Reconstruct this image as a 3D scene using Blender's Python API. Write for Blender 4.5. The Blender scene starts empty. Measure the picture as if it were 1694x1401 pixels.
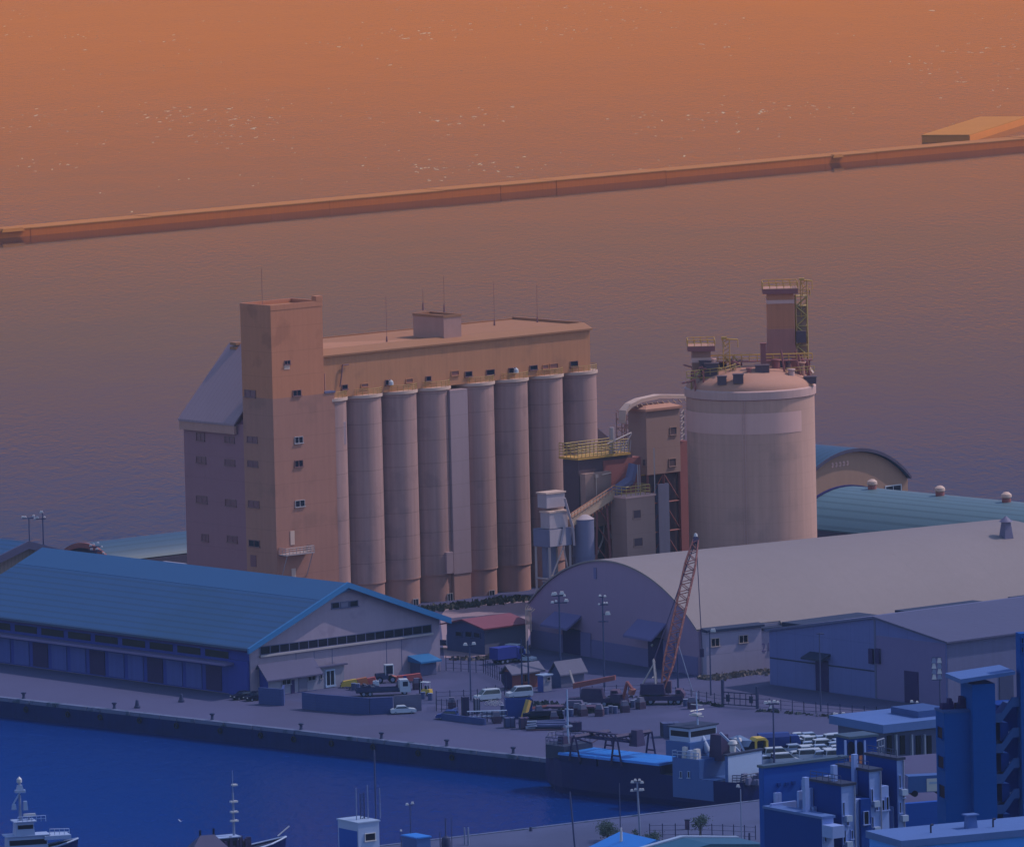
import bpy, bmesh, math, random
from mathutils import Vector, Matrix
random.seed(7)
D = bpy.data
SC = bpy.context.scene
COL = SC.collection
R_ = math.radians

# ------------------------------------------------------------------ survey: the long lens, used to read positions off the ground
W_, H_ = 1694.0, 1401.0
FPX = 14000.0
CAM = Vector((0, 0, 196.0))
PITCH, ROLL = R_(5.8), R_(1.35)
_F = Vector((0, math.cos(PITCH), -math.sin(PITCH)))
_R0 = Vector((1, 0, 0))
_U0 = _R0.cross(_F)
_R = _R0 * math.cos(ROLL) - _U0 * math.sin(ROLL)
_U = _U0 * math.cos(ROLL) + _R0 * math.sin(ROLL)

def ray(px, py):
    return _F + _R * ((px - W_ / 2) / FPX) + _U * ((H_ / 2 - py) / FPX)
def G(px, py, z=0.0):
    d = ray(px, py); t = (z - CAM.z) / d.z
    return CAM + d * t
def at_depth(px, py, Y):
    d = ray(px, py)
    return CAM + d * (Y / d.y)
def proj(P):
    v = Vector(P) - CAM; k = v.dot(_F)
    return W_ / 2 + FPX * v.dot(_R) / k, H_ / 2 - FPX * v.dot(_U) / k
def scale_at(P):
    return FPX / (Vector(P) - CAM).dot(_F)
def t_for_px(A, d, px):
    k = (px - W_ / 2) / FPX; a = Vector(A) - CAM
    return (k * a.dot(_F) - a.dot(_R)) / (d.dot(_R) - k * d.dot(_F))
def t_for_py(A, d, py):
    k = (H_ / 2 - py) / FPX; a = Vector(A) - CAM
    return (k * a.dot(_F) - a.dot(_U)) / (d.dot(_U) - k * d.dot(_F))
TH = 41.0
Z3 = Vector((0, 0, 1))

# ------------------------------------------------------------------ tags
def tag(o, label=None, cat=None, group=None, kind=None):
    if label: o['label'] = label
    if cat: o['category'] = cat
    if group: o['group'] = group
    if kind: o['kind'] = kind
    return o
def empty(name, loc, rz=0.0):
    o = D.objects.new(name, None); COL.objects.link(o)
    o.location = loc; o.rotation_euler = (0, 0, rz); o.empty_display_size = .5
    return o
def copy_tree(o, parent=None):
    c = o.copy(); COL.objects.link(c)
    if parent: c.parent = parent
    for ch in list(o.children): copy_tree(ch, c)
    return c

# ------------------------------------------------------------------ mesh builder
class MB:
    def __init__(s): s.v = []; s.f = []; s.sm = False
    def add(s, vs, fs):
        b = len(s.v); s.v += [tuple(p) for p in vs]; s.f += [tuple(i + b for i in f) for f in fs]; return s
    def box(s, x0, x1, y0, y1, z0, z1):
        return s.add([(x0,y0,z0),(x1,y0,z0),(x1,y1,z0),(x0,y1,z0),(x0,y0,z1),(x1,y0,z1),(x1,y1,z1),(x0,y1,z1)],
                     [(0,3,2,1),(4,5,6,7),(0,1,5,4),(1,2,6,5),(2,3,7,6),(3,0,4,7)])
    def tbox(s, x0, x1, y0, y1, z0, z1, ix0=0, ix1=0, iy0=0, iy1=0):
        return s.add([(x0,y0,z0),(x1,y0,z0),(x1,y1,z0),(x0,y1,z0),(x0+ix0,y0+iy0,z1),(x1-ix1,y0+iy0,z1),(x1-ix1,y1-iy1,z1),(x0+ix0,y1-iy1,z1)],
                     [(0,3,2,1),(4,5,6,7),(0,1,5,4),(1,2,6,5),(2,3,7,6),(3,0,4,7)])
    def prism(s, poly, ax, a, b):
        """poly 2-D; ax='x': (y,z) swept in x; 'y': (x,z) swept in y; 'z': (x,y) swept in z"""
        def m(p, t):
            return (t, p[0], p[1]) if ax == 'x' else (p[0], t, p[1]) if ax == 'y' else (p[0], p[1], t)
        n = len(poly)
        vs = [m(p, a) for p in poly] + [m(p, b) for p in poly]
        fs = [tuple(range(n)), tuple(range(2*n-1, n-1, -1))] + [(i, (i+1) % n, n+(i+1) % n, n+i) for i in range(n)]
        return s.add(vs, fs)
    def tube(s, p0, p1, r0, r1=None, n=8, caps=True):
        r1 = r0 if r1 is None else r1
        p0, p1 = Vector(p0), Vector(p1); d = p1 - p0
        if d.length < 1e-6: return s
        d.normalize(); a = d.orthogonal().normalized(); b = d.cross(a)
        vs = []
        for p, r in ((p0, r0), (p1, r1)):
            for i in range(n):
                t = 2*math.pi*(i+.5)/n; vs.append(p + a*(math.cos(t)*r) + b*(math.sin(t)*r))
        fs = [(i, (i+1) % n, n+(i+1) % n, n+i) for i in range(n)]
        if caps: fs += [tuple(range(n-1, -1, -1)), tuple(range(n, 2*n))]
        if n > 6: s.sm = True
        return s.add(vs, fs)
    def bar(s, p0, p1, w): return s.tube(p0, p1, w*.707, None, 4)
    def path(s, pts, r, n=6):
        for a, b in zip(pts, pts[1:]): s.tube(a, b, r, None, n)
        return s
    def lathe(s, prof, n=32, cx=0, cy=0, a0=0, a1=2*math.pi):
        s.sm = True
        full = abs(a1-a0-2*math.pi) < 1e-6; m = n if full else n+1
        vs = []; 
        for r, z in prof:
            for i in range(m):
                t = a0+(a1-a0)*i/n; vs.append((cx+r*math.cos(t), cy+r*math.sin(t), z))
        fs = []
        for j in range(len(prof)-1):
            for i in range(n):
                i2 = (i+1) % m
                fs.append((j*m+i, j*m+i2, (j+1)*m+i2, (j+1)*m+i))
        if full:
            if prof[0][0] > 1e-4: fs.append(tuple(range(m-1, -1, -1)))
            if prof[-1][0] > 1e-4: fs.append(tuple((len(prof)-1)*m+i for i in range(m)))
        return s.add(vs, fs)
    def quad(s, a, b, c, d): return s.add([a, b, c, d], [(0, 1, 2, 3)])
    def rail(s, pts, h=1.1, step=1.6, w=.07, rails=2):
        for a, b in zip(pts, pts[1:]):
            a, b = Vector(a), Vector(b); L = (b-a).length; n = max(1, round(L/step))
            for i in range(n+1):
                p = a.lerp(b, i/n); s.bar(p, p+Z3*h, w)
            for k in range(rails):
                z = Z3*(h*(k+1)/rails); s.bar(a+z, b+z, w)
        return s
    def build(s, name, mat, parent=None, smooth=None):
        me = D.meshes.new(name); me.from_pydata(s.v, [], s.f)
        bm = bmesh.new(); bm.from_mesh(me)
        bmesh.ops.remove_doubles(bm, verts=bm.verts, dist=1e-4)
        bmesh.ops.recalc_face_normals(bm, faces=bm.faces)
        bm.to_mesh(me); bm.free()
        if mat: me.materials.append(mat)
        if s.sm if smooth is None else smooth:
            me.polygons.foreach_set('use_smooth', [True]*len(me.polygons))
            me.set_sharp_from_angle(angle=R_(40))
        o = D.objects.new(name, me); COL.objects.link(o)
        if parent: o.parent = parent
        return o

# ------------------------------------------------------------------ materials
MATS = {}
def mat(name, col, rough=.7, var=.12, scale=.25, metal=0., lines=None, lines2=None, streak=0., bump=0., spec=.3, patch=None):
    """lines=(axis, period, width share, factor): thin joints; streak: vertical runs of dirt; patch=(colour, scale, threshold)"""
    if name in MATS: return MATS[name]
    if patch: patch = (tuple(p_/c_ for p_, c_ in zip(patch[0], col)), patch[1], patch[2])
    col = ALB.get(name, col)
    if patch: patch = (tuple(min(.8, p_*c_) for p_, c_ in zip(patch[0], col)), patch[1], patch[2])
    m = D.materials.new(name); m.use_nodes = True; nt = m.node_tree; N = nt.nodes; L = nt.links
    bs = N['Principled BSDF']; bs.inputs['Roughness'].default_value = rough; bs.inputs['Metallic'].default_value = metal
    bs.inputs['Specular IOR Level'].default_value = spec
    tc = N.new('ShaderNodeTexCoord'); 
    def noise(sc, det=3, vec=None):
        n = N.new('ShaderNodeTexNoise'); n.inputs['Scale'].default_value = sc; n.inputs['Detail'].default_value = det
        L.new(vec or tc.outputs['Object'], n.inputs['Vector']); return n.outputs['Fac']
    def math_(op, a, b=None, c=None):
        n = N.new('ShaderNodeMath'); n.operation = op
        for i, x in enumerate((a, b, c)):
            if x is None: continue
            if isinstance(x, (int, float)): n.inputs[i].default_value = x
            else: L.new(x, n.inputs[i])
        return n.outputs[0]
    fac = math_('MULTIPLY_ADD', math_('ADD', noise(scale), math_('MULTIPLY', noise(scale*9, 4), .6)), 2*var, 1-1.6*var)
    if streak:
        mp = N.new('ShaderNodeMapping'); mp.inputs['Scale'].default_value = (1.3, 1.3, .05); L.new(tc.outputs['Object'], mp.inputs['Vector'])
        fac = math_('MULTIPLY', fac, math_('MULTIPLY_ADD', noise(1.0, 4, mp.outputs[0]), 2*streak, 1-streak))
    sep = None
    for ln in (lines, lines2):
        if ln:
            if sep is None:
                sep = N.new('ShaderNodeSeparateXYZ'); L.new(tc.outputs['Object'], sep.inputs[0])
            ax, per, wd, f = ln
            fr = math_('FRACT', math_('DIVIDE', sep.outputs['XYZ'.index(ax)], per))
            fac = math_('MULTIPLY', fac, math_('MULTIPLY_ADD', math_('LESS_THAN', fr, wd), f-1, 1))
    mx = N.new('ShaderNodeMix'); mx.data_type = 'RGBA'; mx.blend_type = 'MULTIPLY'; mx.inputs[0].default_value = 1
    mx.inputs[6].default_value = (*col, 1)
    cmb = N.new('ShaderNodeCombineColor')
    for i in range(3): L.new(fac, cmb.inputs[i])
    if patch:
        pc, ps, pt = patch
        p2 = N.new('ShaderNodeMix'); p2.data_type = 'RGBA'; p2.inputs[6].default_value = (*col, 1); p2.inputs[7].default_value = (*pc, 1)
        mr = N.new('ShaderNodeMapRange'); mr.inputs[1].default_value = pt; mr.inputs[2].default_value = pt+.08; L.new(noise(ps, 5), mr.inputs[0])
        L.new(mr.outputs[0], p2.inputs[0]); L.new(p2.outputs[2], mx.inputs[6])
    L.new(cmb.outputs[0], mx.inputs[7]); L.new(mx.outputs[2], bs.inputs['Base Color'])
    if bump:
        b = N.new('ShaderNodeBump'); b.inputs['Strength'].default_value = bump; b.inputs['Distance'].default_value = .3
        L.new(noise(scale*6, 4), b.inputs['Height']); L.new(b.outputs[0], bs.inputs['Normal'])
    MATS[name] = m
    return m

# ------------------------------------------------------------------ a building plot: local x runs right and away, local y left and away
class Site:
    def __init__(s, name, label, cat, P, th=TH, group=None, real=True):
        s.A = Vector(P); s.th = R_(th)
        s.u = Vector((math.cos(s.th), math.sin(s.th), 0)); s.w = Vector((-math.sin(s.th), math.cos(s.th), 0))
        if real:
            s.root = empty(name, s.A, s.th); tag(s.root, label, cat, group)
    def P(s, x, y, z): return s.A + s.u*x + s.w*y + Z3*z
    def loc(s, P):
        d = Vector(P)-s.A; return Vector((d.dot(s.u), d.dot(s.w), d.z))
    def X(s, px, y=0, z=0): return t_for_px(s.P(0, y, z), s.u, px)
    def Y(s, px, x=0, z=0): return t_for_px(s.P(x, 0, z), s.w, px)
    def Z(s, py, x=0, y=0): return t_for_py(s.P(x, y, 0), Z3, py)
    def sc(s): return scale_at(s.A)
    def fu(s, px, py, y=0):
        d = ray(px, py); a = s.P(0, y, 0)-CAM; t = a.dot(s.w)/d.dot(s.w); q = s.loc(CAM+d*t); return q.x, q.z
    def fw(s, px, py, x=0):
        d = ray(px, py); a = s.P(x, 0, 0)-CAM; t = a.dot(s.u)/d.dot(s.u); q = s.loc(CAM+d*t); return q.y, q.z
    def rect(s, face, px0, py0, px1, py1, off=0):
        cx, cy = (px0+px1)/2, (py0+py1)/2; g = s.fu if face == 'u' else s.fw
        a0 = g(px0, cy, off)[0]; a1 = g(px1, cy, off)[0]; z0 = g(cx, py1, off)[1]; z1 = g(cx, py0, off)[1]
        return min(a0, a1), max(a0, a1), z0, z1
    def slab(s, face, a0, a1, z0, z1, off, d0, d1, mb=None):
        """box on a wall face, from d0 to d1 metres proud of it"""
        mb = mb or MB()
        if face == 'u': mb.box(a0, a1, off-d1, off-d0, z0, z1)
        else: mb.box(off-d1, off-d0, a0, a1, z0, z1)
        return mb
    def window(s, face, px0, py0, px1, py1, off=0, fm=None, pm=None, fr=.16, mull=1, name='window', parent=None):
        a0, a1, z0, z1 = s.rect(face, px0, py0, px1, py1, off)
        mb = MB()
        s.slab(face, a0, a1, z1-fr*.7, z1, off, 0, .14, mb); s.slab(face, a0-.1, a1+.1, z0, z0+fr, off, 0, .25, mb)
        s.slab(face, a0, a0+fr*.7, z0+fr, z1-fr*.7, off, 0, .14, mb); s.slab(face, a1-fr*.7, a1, z0+fr, z1-fr*.7, off, 0, .14, mb)
        for k in range(mull):
            c = a0+(a1-a0)*(k+1)/(mull+1); s.slab(face, c-.06, c+.06, z0+fr, z1-fr*.7, off, 0, .1, mb)
        w = mb.build(name, fm or M['white_frame'], parent or s.root)
        s.slab(face, a0+fr*.5, a1-fr*.5, z0+fr*.8, z1-fr*.5, off, 0, .04).build('pane', pm or M['dark_glass'], w)
        return w
    def door(s, face, px0, py0, px1, py1, off=0, m=None, name='door', parent=None, d=.1):
        a0, a1, z0, z1 = s.rect(face, px0, py0, px1, py1, off)
        return s.slab(face, a0, a1, z0, z1, off, 0, d).build(name, m or M['dark_steel'], parent or s.root)
EXPOSURE = 0.3
SUN_STRENGTH = 2.0
SUN_COLOR = (1, .91, .82)
SKY_STRENGTH = .15
BAND_STRENGTH = .35
HAZE = .000045
HAZE_COLOR = (.36, .50, .72)
SEA_BASE = (.01, .012, .02); BAY_BASE = (.01, .012, .02); HARB_BASE = (.0002, .022, .150)
SEA_ROUGH = .04; SEA_WAVE = .08; SEA_CAPS = .89
#FIT
SEA_TINT_BAND = [(0, (1.856, 0.5206, 0.0004)), (0.051, (1.856, 0.5206, 0.0004)), (0.0625, (1.6095, 0.4359, 0.0078)), (0.0725, (1.1824, 0.3973, 0.0932)), (0.0868, (0.6798, 0.3714, 0.2001)), (0.101, (0.5602, 0.2887, 0.3697)), (0.1125, (0.2617, 0.2829, 0.5811)), (0.124, (0.0809, 0.1736, 0.6513)), (0.138, (0.01, 0.13, 0.8)), (0.152, (0.0, 0.11, 0.8)), (0.2, (0, 0.11, 0.9)), (0.42, (0.02, 0.12, 0.6))]
ALB = {"tan_cladding": [0.4748, 0.1683, 0.0911], "mauve_render": [0.3565, 0.1531, 0.1177], "annex_render": [0.276, 0.1188, 0.1496], "annex_roof": [0.2805, 0.168, 0.209], "gallery_cladding": [0.4368, 0.1765, 0.0916], "gallery_roof": [0.3449, 0.1388, 0.0692], "eave_strip": [0.303, 0.1254, 0.0648], "silo_cladding": [0.3609, 0.2001, 0.1925], "plinth_render": [0.4076, 0.203, 0.1755], "tank_concrete": [0.4682, 0.2567, 0.2124], "dome_roof": [0.44, 0.205, 0.15], "plant_wall": [0.3343, 0.1951, 0.1741], "hangar_front": [0.26, 0.168, 0.285], "hangar_roof": [0.2017, 0.1567, 0.1767], "blue_roof": [0.0076, 0.0508, 0.1681], "warehouse_wall": [0.1057, 0.123, 0.3339], "warehouse_roof": [0.056, 0.0561, 0.1373], "annex_wall": [0.3052, 0.2604, 0.386], "red_roof": [0.1732, 0.0399, 0.0749], "teal_roof": [0.0927, 0.1453, 0.1876], "tan_wall": [0.3158, 0.1697, 0.1213], "tower_dark": [0.0037, 0.0638, 0.2987], "breakwater_face": [0.5534, 0.1169, 0.0082], "roof_pale": [0.0585, 0.1195, 0.3466], "ship_blue": [0.0298, 0.085, 0.289], "hatch_blue": [0.0132, 0.154, 0.5625], "apartment_dark": [0.003, 0.0361, 0.2295], "apartment_blue": [0.012, 0.07, 0.36], "apartment_white": [0.1925, 0.275, 0.605], "concrete_ground": [0.0551, 0.0544, 0.144], "asphalt": [0.042, 0.045, 0.13], "quay_face": [0.004, 0.015, 0.1], "ship_black": [0.004, 0.01, 0.09], "truck_blue": [0.006, 0.03, 0.2], "breakwater_top": [0.47, 0.15, 0.025], "dark_edge": [0.012, 0.02, 0.07], "shade_wall": [0.0345, 0.0483, 0.276], "gable_wall": [0.2783, 0.2216, 0.319], "light_road": [0.2656, 0.1777, 0.2277], "shade_panel": [0.05, 0.07, 0.3], "hangar_dark": [0.135, 0.1125, 0.27], "tank_band": [0.6, 0.33, 0.3], "tank_skirt": [0.5, 0.29, 0.27], "silo_panel": [0.34, 0.22, 0.25], "rim_white": [0.55, 0.36, 0.31], "dim_frame": [0.2, 0.09, 0.1], "dark_glass": [0.012, 0.012, 0.03], "shade_glass": [0.16, 0.05, 0.08], "brown_glass": [0.2, 0.075, 0.075], "plant_maroon": [0.27, 0.085, 0.085], "plant_dark": [0.1, 0.055, 0.075], "dark_violet": [0.03, 0.02, 0.1], "dark_steel": [0.02, 0.028, 0.1], "crane_dark": [0.03, 0.02, 0.085], "cargo_brown": [0.07, 0.04, 0.1], "black_paint": [0.003, 0.006, 0.035], "tyre": [0.006, 0.008, 0.03], "pole_steel": [0.04, 0.05, 0.14], "blue_roof_ridge": [0.0104, 0.0651, 0.198], "blue_trim": [0.02, 0.13, 0.34], "slate_roof": [0.03, 0.065, 0.13], "violet_roof": [0.07, 0.065, 0.15], "grey_roof": [0.1, 0.095, 0.17], "hut_wall": [0.05, 0.065, 0.18], "hut_wall_lit": [0.11, 0.105, 0.19], "hut_cream": [0.2, 0.19, 0.28], "brick_red": [0.22, 0.07, 0.085], "warehouse_side": [0.09, 0.095, 0.21], "block_wall": [0.03, 0.05, 0.19], "block_wall_lit": [0.1, 0.1, 0.19], "coping": [0.09, 0.11, 0.22], "grass_green": [0.055, 0.05, 0.045], "grass_straw": [0.15, 0.12, 0.13], "weeds": [0.036, 0.0473, 0.07], "leaf": [0.025, 0.05, 0.06], "white_frame": [0.35, 0.3, 0.34], "white_paint": [0.42, 0.46, 0.58], "cool_white": [0.26, 0.33, 0.52], "lamp_white": [0.4675, 0.442, 0.493], "pole_pale": [0.17, 0.2, 0.34], "car_glass": [0.008, 0.015, 0.05], "yellow_rail": [0.48, 0.25, 0.06], "pale_steel": [0.36, 0.27, 0.28], "hopper_white": [0.37, 0.29, 0.34], "hopper_blue": [0.15, 0.14, 0.24], "conveyor_cream": [0.42, 0.27, 0.2], "conveyor_pipe": [0.12, 0.1, 0.19], "beige_wall": [0.32, 0.24, 0.22], "arch_dark": [0.07, 0.05, 0.09], "stair_slab": [0.02, 0.065, 0.24], "orange_paint": [0.4, 0.13, 0.07], "yellow_paint": [0.5, 0.33, 0.06], "rust_boom": [0.26, 0.09, 0.09], "pier_concrete": [0.05, 0.062, 0.16], "corner_wall": [0.04, 0.22, 0.75], "pier_face": [0.75, 0.2, 0.02], "pier_deck": [0.544, 0.1742, 0.012], "tower_brown": [0.36, 0.135, 0.115]}
M = {}
def _m(k, *a, **kw): M[k] = mat(k, *a, **kw)
# elevator and silo
_m('tan_cladding', (.36,.20,.125), .75, .06, .12, lines=('X',1.1,.07,.94), lines2=('Z',4.6,.025,.86), streak=.10, patch=((.30,.165,.105),.16,.57))
_m('mauve_render', (.33,.20,.165), .8, .07, .12, lines=('Z',4.3,.03,.86), streak=.12, patch=((.28,.175,.145),.14,.56))
_m('annex_render', (.30,.175,.19), .8, .06, .1, lines=('Z',4.3,.03,.9), streak=.05)
_m('gallery_cladding', (.36,.21,.135), .75, .06, .15, lines=('X',.9,.1,.95), streak=.13, patch=((.31,.185,.125),.16,.56))
_m('gallery_roof', (.42,.26,.19), .85, .08, .08)
_m('eave_strip', (.42,.28,.185), .8, .07, .3)
_m('silo_cladding', (.25,.165,.165), .7, .08, .1, lines=('Z',4.4,.035,.76), streak=.30, patch=((.21,.14,.145),.15,.56))
_m('silo_panel', (.27,.20,.21), .7, .06, .15, lines=('Z',4.4,.03,.85), streak=.08)
_m('plinth_render', (.35,.215,.19), .85, .1, .3, streak=.08)
_m('rim_white', (.52,.40,.38), .7, .08, .3)
_m('annex_roof', (.17,.16,.27), .55, .06, .15, lines=('Y',1.2,.12,.9))
_m('tank_concrete', (.37,.255,.25), .85, .06, .1, lines=('Z',3.0,.03,.9), streak=.16, patch=((.32,.225,.225),.12,.57))
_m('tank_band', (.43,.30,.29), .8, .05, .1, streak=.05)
_m('tank_skirt', (.40,.27,.25), .8, .08, .3, streak=.14)
_m('dome_roof', (.40,.26,.225), .85, .1, .2)
_m('yellow_rail', (.50,.26,.07), .6, .1, 1.)
_m('dull_yellow', (.40,.25,.08), .6, .15, 1.)
_m('plant_wall', (.29,.195,.21), .8, .05, .15, lines=('Z',3.4,.03,.9), streak=.05)
_m('plant_dark', (.06,.05,.10), .8, .1, .3)
_m('plant_maroon', (.12,.055,.08), .8, .12, .3)
_m('pale_steel', (.42,.34,.36), .6, .12, .5, streak=.1)
_m('hopper_white', (.46,.38,.43), .65, .1, .4, streak=.1)
_m('hopper_blue', (.22,.22,.34), .7, .1, .4, streak=.1)
_m('conveyor_cream', (.46,.31,.22), .7, .12, .6)
_m('conveyor_pipe', (.15,.14,.22), .6, .1, .5)
# sheds
_m('blue_roof', (.055,.16,.38), .5, .07, .12, lines=('X',1.75,.3,.72), lines2=('Y',9.1,.015,.8), spec=.4, streak=.05, patch=((.048,.15,.34),.05,.54))
_m('blue_roof_ridge', (.06,.175,.41), .5, .05, .1, spec=.4)
_m('blue_trim', (.06,.26,.55), .5, .06, .3)
_m('teal_roof', (.055,.155,.27), .5, .06, .1, lines=('X',1.9,.3,.74), spec=.4)
_m('slate_roof', (.085,.185,.30), .5, .06, .1, lines=('Y',1.9,.3,.78), spec=.4)
_m('gable_wall', (.25,.23,.29), .85, .07, .12, streak=.10, patch=((.21,.19,.25),.18,.56))
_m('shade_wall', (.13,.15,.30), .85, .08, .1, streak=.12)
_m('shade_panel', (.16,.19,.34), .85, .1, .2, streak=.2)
_m('beige_wall', (.40,.31,.26), .8, .06, .2, lines=('X',.9,.25,.85))
_m('tan_wall', (.33,.205,.155), .8, .06, .1, streak=.1)
_m('arch_dark', (.10,.085,.13), .8, .1, .2)
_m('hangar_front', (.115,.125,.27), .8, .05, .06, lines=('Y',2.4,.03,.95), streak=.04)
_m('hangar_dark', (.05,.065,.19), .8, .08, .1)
_m('hangar_roof', (.34,.295,.355), .75, .06, .05, lines=('X',7.5,.012,.93), streak=.05, bump=.15)
_m('annex_wall', (.24,.23,.29), .85, .06, .15, lines=('Z',3.7,.025,.8), streak=.07)
_m('warehouse_wall', (.10,.115,.26), .8, .08, .12, lines=('Y',4.9,.03,.85), lines2=('Z',4.7,.03,.88), streak=.1)
_m('warehouse_side', (.15,.155,.24), .8, .08, .12, streak=.12)
_m('warehouse_roof', (.19,.205,.37), .7, .07, .12, bump=.2)
_m('dark_edge', (.035,.045,.10), .7, .1, .5)
_m('dark_violet', (.05,.035,.11), .8, .15, .5)
_m('red_roof', (.33,.115,.135), .7, .1, .2, streak=.1)
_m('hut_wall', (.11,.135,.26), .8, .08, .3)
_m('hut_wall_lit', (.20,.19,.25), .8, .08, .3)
_m('brick_red', (.25,.105,.11), .85, .12, .6)
_m('grey_roof', (.16,.16,.25), .8, .1, .3)
_m('violet_roof', (.13,.12,.22), .8, .1, .3)
_m('hut_cream', (.30,.29,.36), .8, .08, .4)
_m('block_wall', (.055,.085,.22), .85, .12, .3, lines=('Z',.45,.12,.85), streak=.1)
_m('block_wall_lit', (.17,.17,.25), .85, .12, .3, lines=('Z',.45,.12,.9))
_m('pier_deck', (.7,.22,.03), .9, .1, .05)
_m('pier_face', (.6,.19,.07), .9, .1, .05)
_m('tower_brown', (.3,.15,.12), .8, .12, .3, streak=.15)
# ground
_m('concrete_ground', (.165,.17,.265), .9, .10, .05, patch=((.15,.15,.23),.02,.52), bump=.1)
_m('coping', (.21,.235,.34), .9, .14, .4, patch=((.05,.10,.16),.35,.55))
_m('asphalt', (.125,.125,.205), .9, .10, .05, patch=((.165,.155,.24),.045,.50), bump=.1)
_m('light_road', (.24,.20,.24), .9, .08, .06)
_m('quay_face', (.012,.022,.09), .85, .25, .25, streak=.3)
_m('hill_earth', (.05,.07,.06), .95, .2, .05)
_m('breakwater_face', (.235,.075,.05), .9, .10, .03, streak=.14)
_m('breakwater_top', (.56,.255,.10), .9, .08, .06)
_m('grass_green', (.055,.085,.065), .95, .3, .4)
_m('grass_straw', (.20,.18,.15), .95, .3, .4)
_m('weeds', (.05,.08,.09), .95, .3, .4)
# metal, paint
_m('white_frame', (.48,.42,.45), .6, .05, 1.)
_m('dark_glass', (.03,.02,.035), .25, .1, 1., spec=.4)
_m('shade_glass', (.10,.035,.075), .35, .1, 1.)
_m('brown_glass', (.115,.05,.06), .35, .1, 1.)
_m('dim_frame', (.16,.09,.12), .7, .1, 1.)
_m('dark_steel', (.04,.045,.075), .6, .15, 1.)
_m('black_paint', (.008,.012,.04), .6, .15, .5)
_m('pole_steel', (.07,.08,.15), .6, .1, 1.)
_m('pole_pale', (.30,.34,.50), .6, .1, 1.)
_m('lamp_white', (.75,.75,.80), .4, .03, 1.)
_m('white_paint', (.62,.68,.80), .35, .05, 1., spec=.5)
_m('cool_white', (.40,.50,.72), .5, .06, .6)
_m('tyre', (.012,.012,.03), .9, .1, 2.)
_m('car_glass', (.02,.035,.08), .15, .05, 1., spec=.5)
_m('rust_boom', (.33,.13,.12), .7, .15, .8)
_m('crane_dark', (.045,.03,.075), .7, .15, .8)
_m('cargo_brown', (.10,.06,.11), .8, .2, .6)
_m('yellow_paint', (.55,.40,.10), .5, .1, 1.)
_m('orange_paint', (.42,.16,.09), .5, .12, 1.)
_m('red_paint', (.40,.08,.09), .5, .1, 1.)
_m('truck_blue', (.02,.085,.36), .5, .08, .6)
_m('ship_black', (.008,.014,.06), .5, .2, .3)
_m('hatch_blue', (.035,.20,.62), .5, .08, .3, lines=('X',6.0,.03,.6))
_m('ship_blue', (.085,.165,.43), .5, .06, .3)
_m('ship_white', (.27,.34,.56), .5, .06, .3)
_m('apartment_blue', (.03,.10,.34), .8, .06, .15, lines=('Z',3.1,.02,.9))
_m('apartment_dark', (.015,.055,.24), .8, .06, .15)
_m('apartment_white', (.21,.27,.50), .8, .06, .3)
_m('tower_dark', (.022,.05,.19), .8, .08, .2, lines=('Z',1.2,.05,.93))
_m('stair_slab', (.04,.085,.26), .8, .08, .3)
_m('roof_pale', (.16,.24,.45), .85, .1, .2, bump=.1)
_m('leaf', (.04,.085,.11), .9, .35, 1.5)
_m('bark', (.06,.05,.07), .95, .2, 2.)
_m('foam', (.8,.72,.6), .9, .1, 1.)
_m('pier_concrete', (.09,.115,.27), .9, .1, .05, patch=((.07,.09,.22),.03,.5), bump=.1)
_m('corner_wall', (.03,.15,.5), .7, .06, .2)
_m('teal_dark', (.01,.075,.17), .6, .08, .2)
_m('upstand_blue', (.02,.06,.22), .7, .08, .2)
for k_ in ('ship_black', 'quay_face', 'black_paint', 'apartment_dark', 'apartment_blue', 'tower_dark', 'shade_wall', 'dark_glass', 'dark_violet'):
    M[k_].node_tree.nodes['Principled BSDF'].inputs['Specular IOR Level'].default_value = .08
# ------------------------------------------------------------------ camera, sky, sun, haze, water, land
cam = D.cameras.new('camera'); co = D.objects.new('camera', cam); COL.objects.link(co)
cam.sensor_fit = 'HORIZONTAL'; cam.sensor_width = 36; cam.lens = FPX/W_*36; cam.clip_start = 5; cam.clip_end = 30000
mw = Matrix((( _R.x, _U.x, -_F.x, 0), (_R.y, _U.y, -_F.y, 0), (_R.z, _U.z, -_F.z, 0), (0,0,0,1))); mw.translation = CAM
co.matrix_world = mw
SC.camera = co
SC.view_settings.view_transform = 'Standard'; SC.view_settings.look = 'None'; SC.view_settings.gamma = 1
SC.view_settings.exposure = EXPOSURE
SUN_EL, SUN_AZ = R_(50), R_(20)          # azimuth counted from +x towards +y
sd = Vector((math.cos(SUN_EL)*math.cos(SUN_AZ), math.cos(SUN_EL)*math.sin(SUN_AZ), math.sin(SUN_EL)))
sl = D.lights.new('sun', 'SUN'); sl.energy = SUN_STRENGTH; sl.angle = R_(.5); sl.color = SUN_COLOR
so = D.objects.new('sun', sl); COL.objects.link(so); so.rotation_euler = (-sd).to_track_quat('-Z', 'Y').to_euler(); so.location = (300, 1200, 900)

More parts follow.
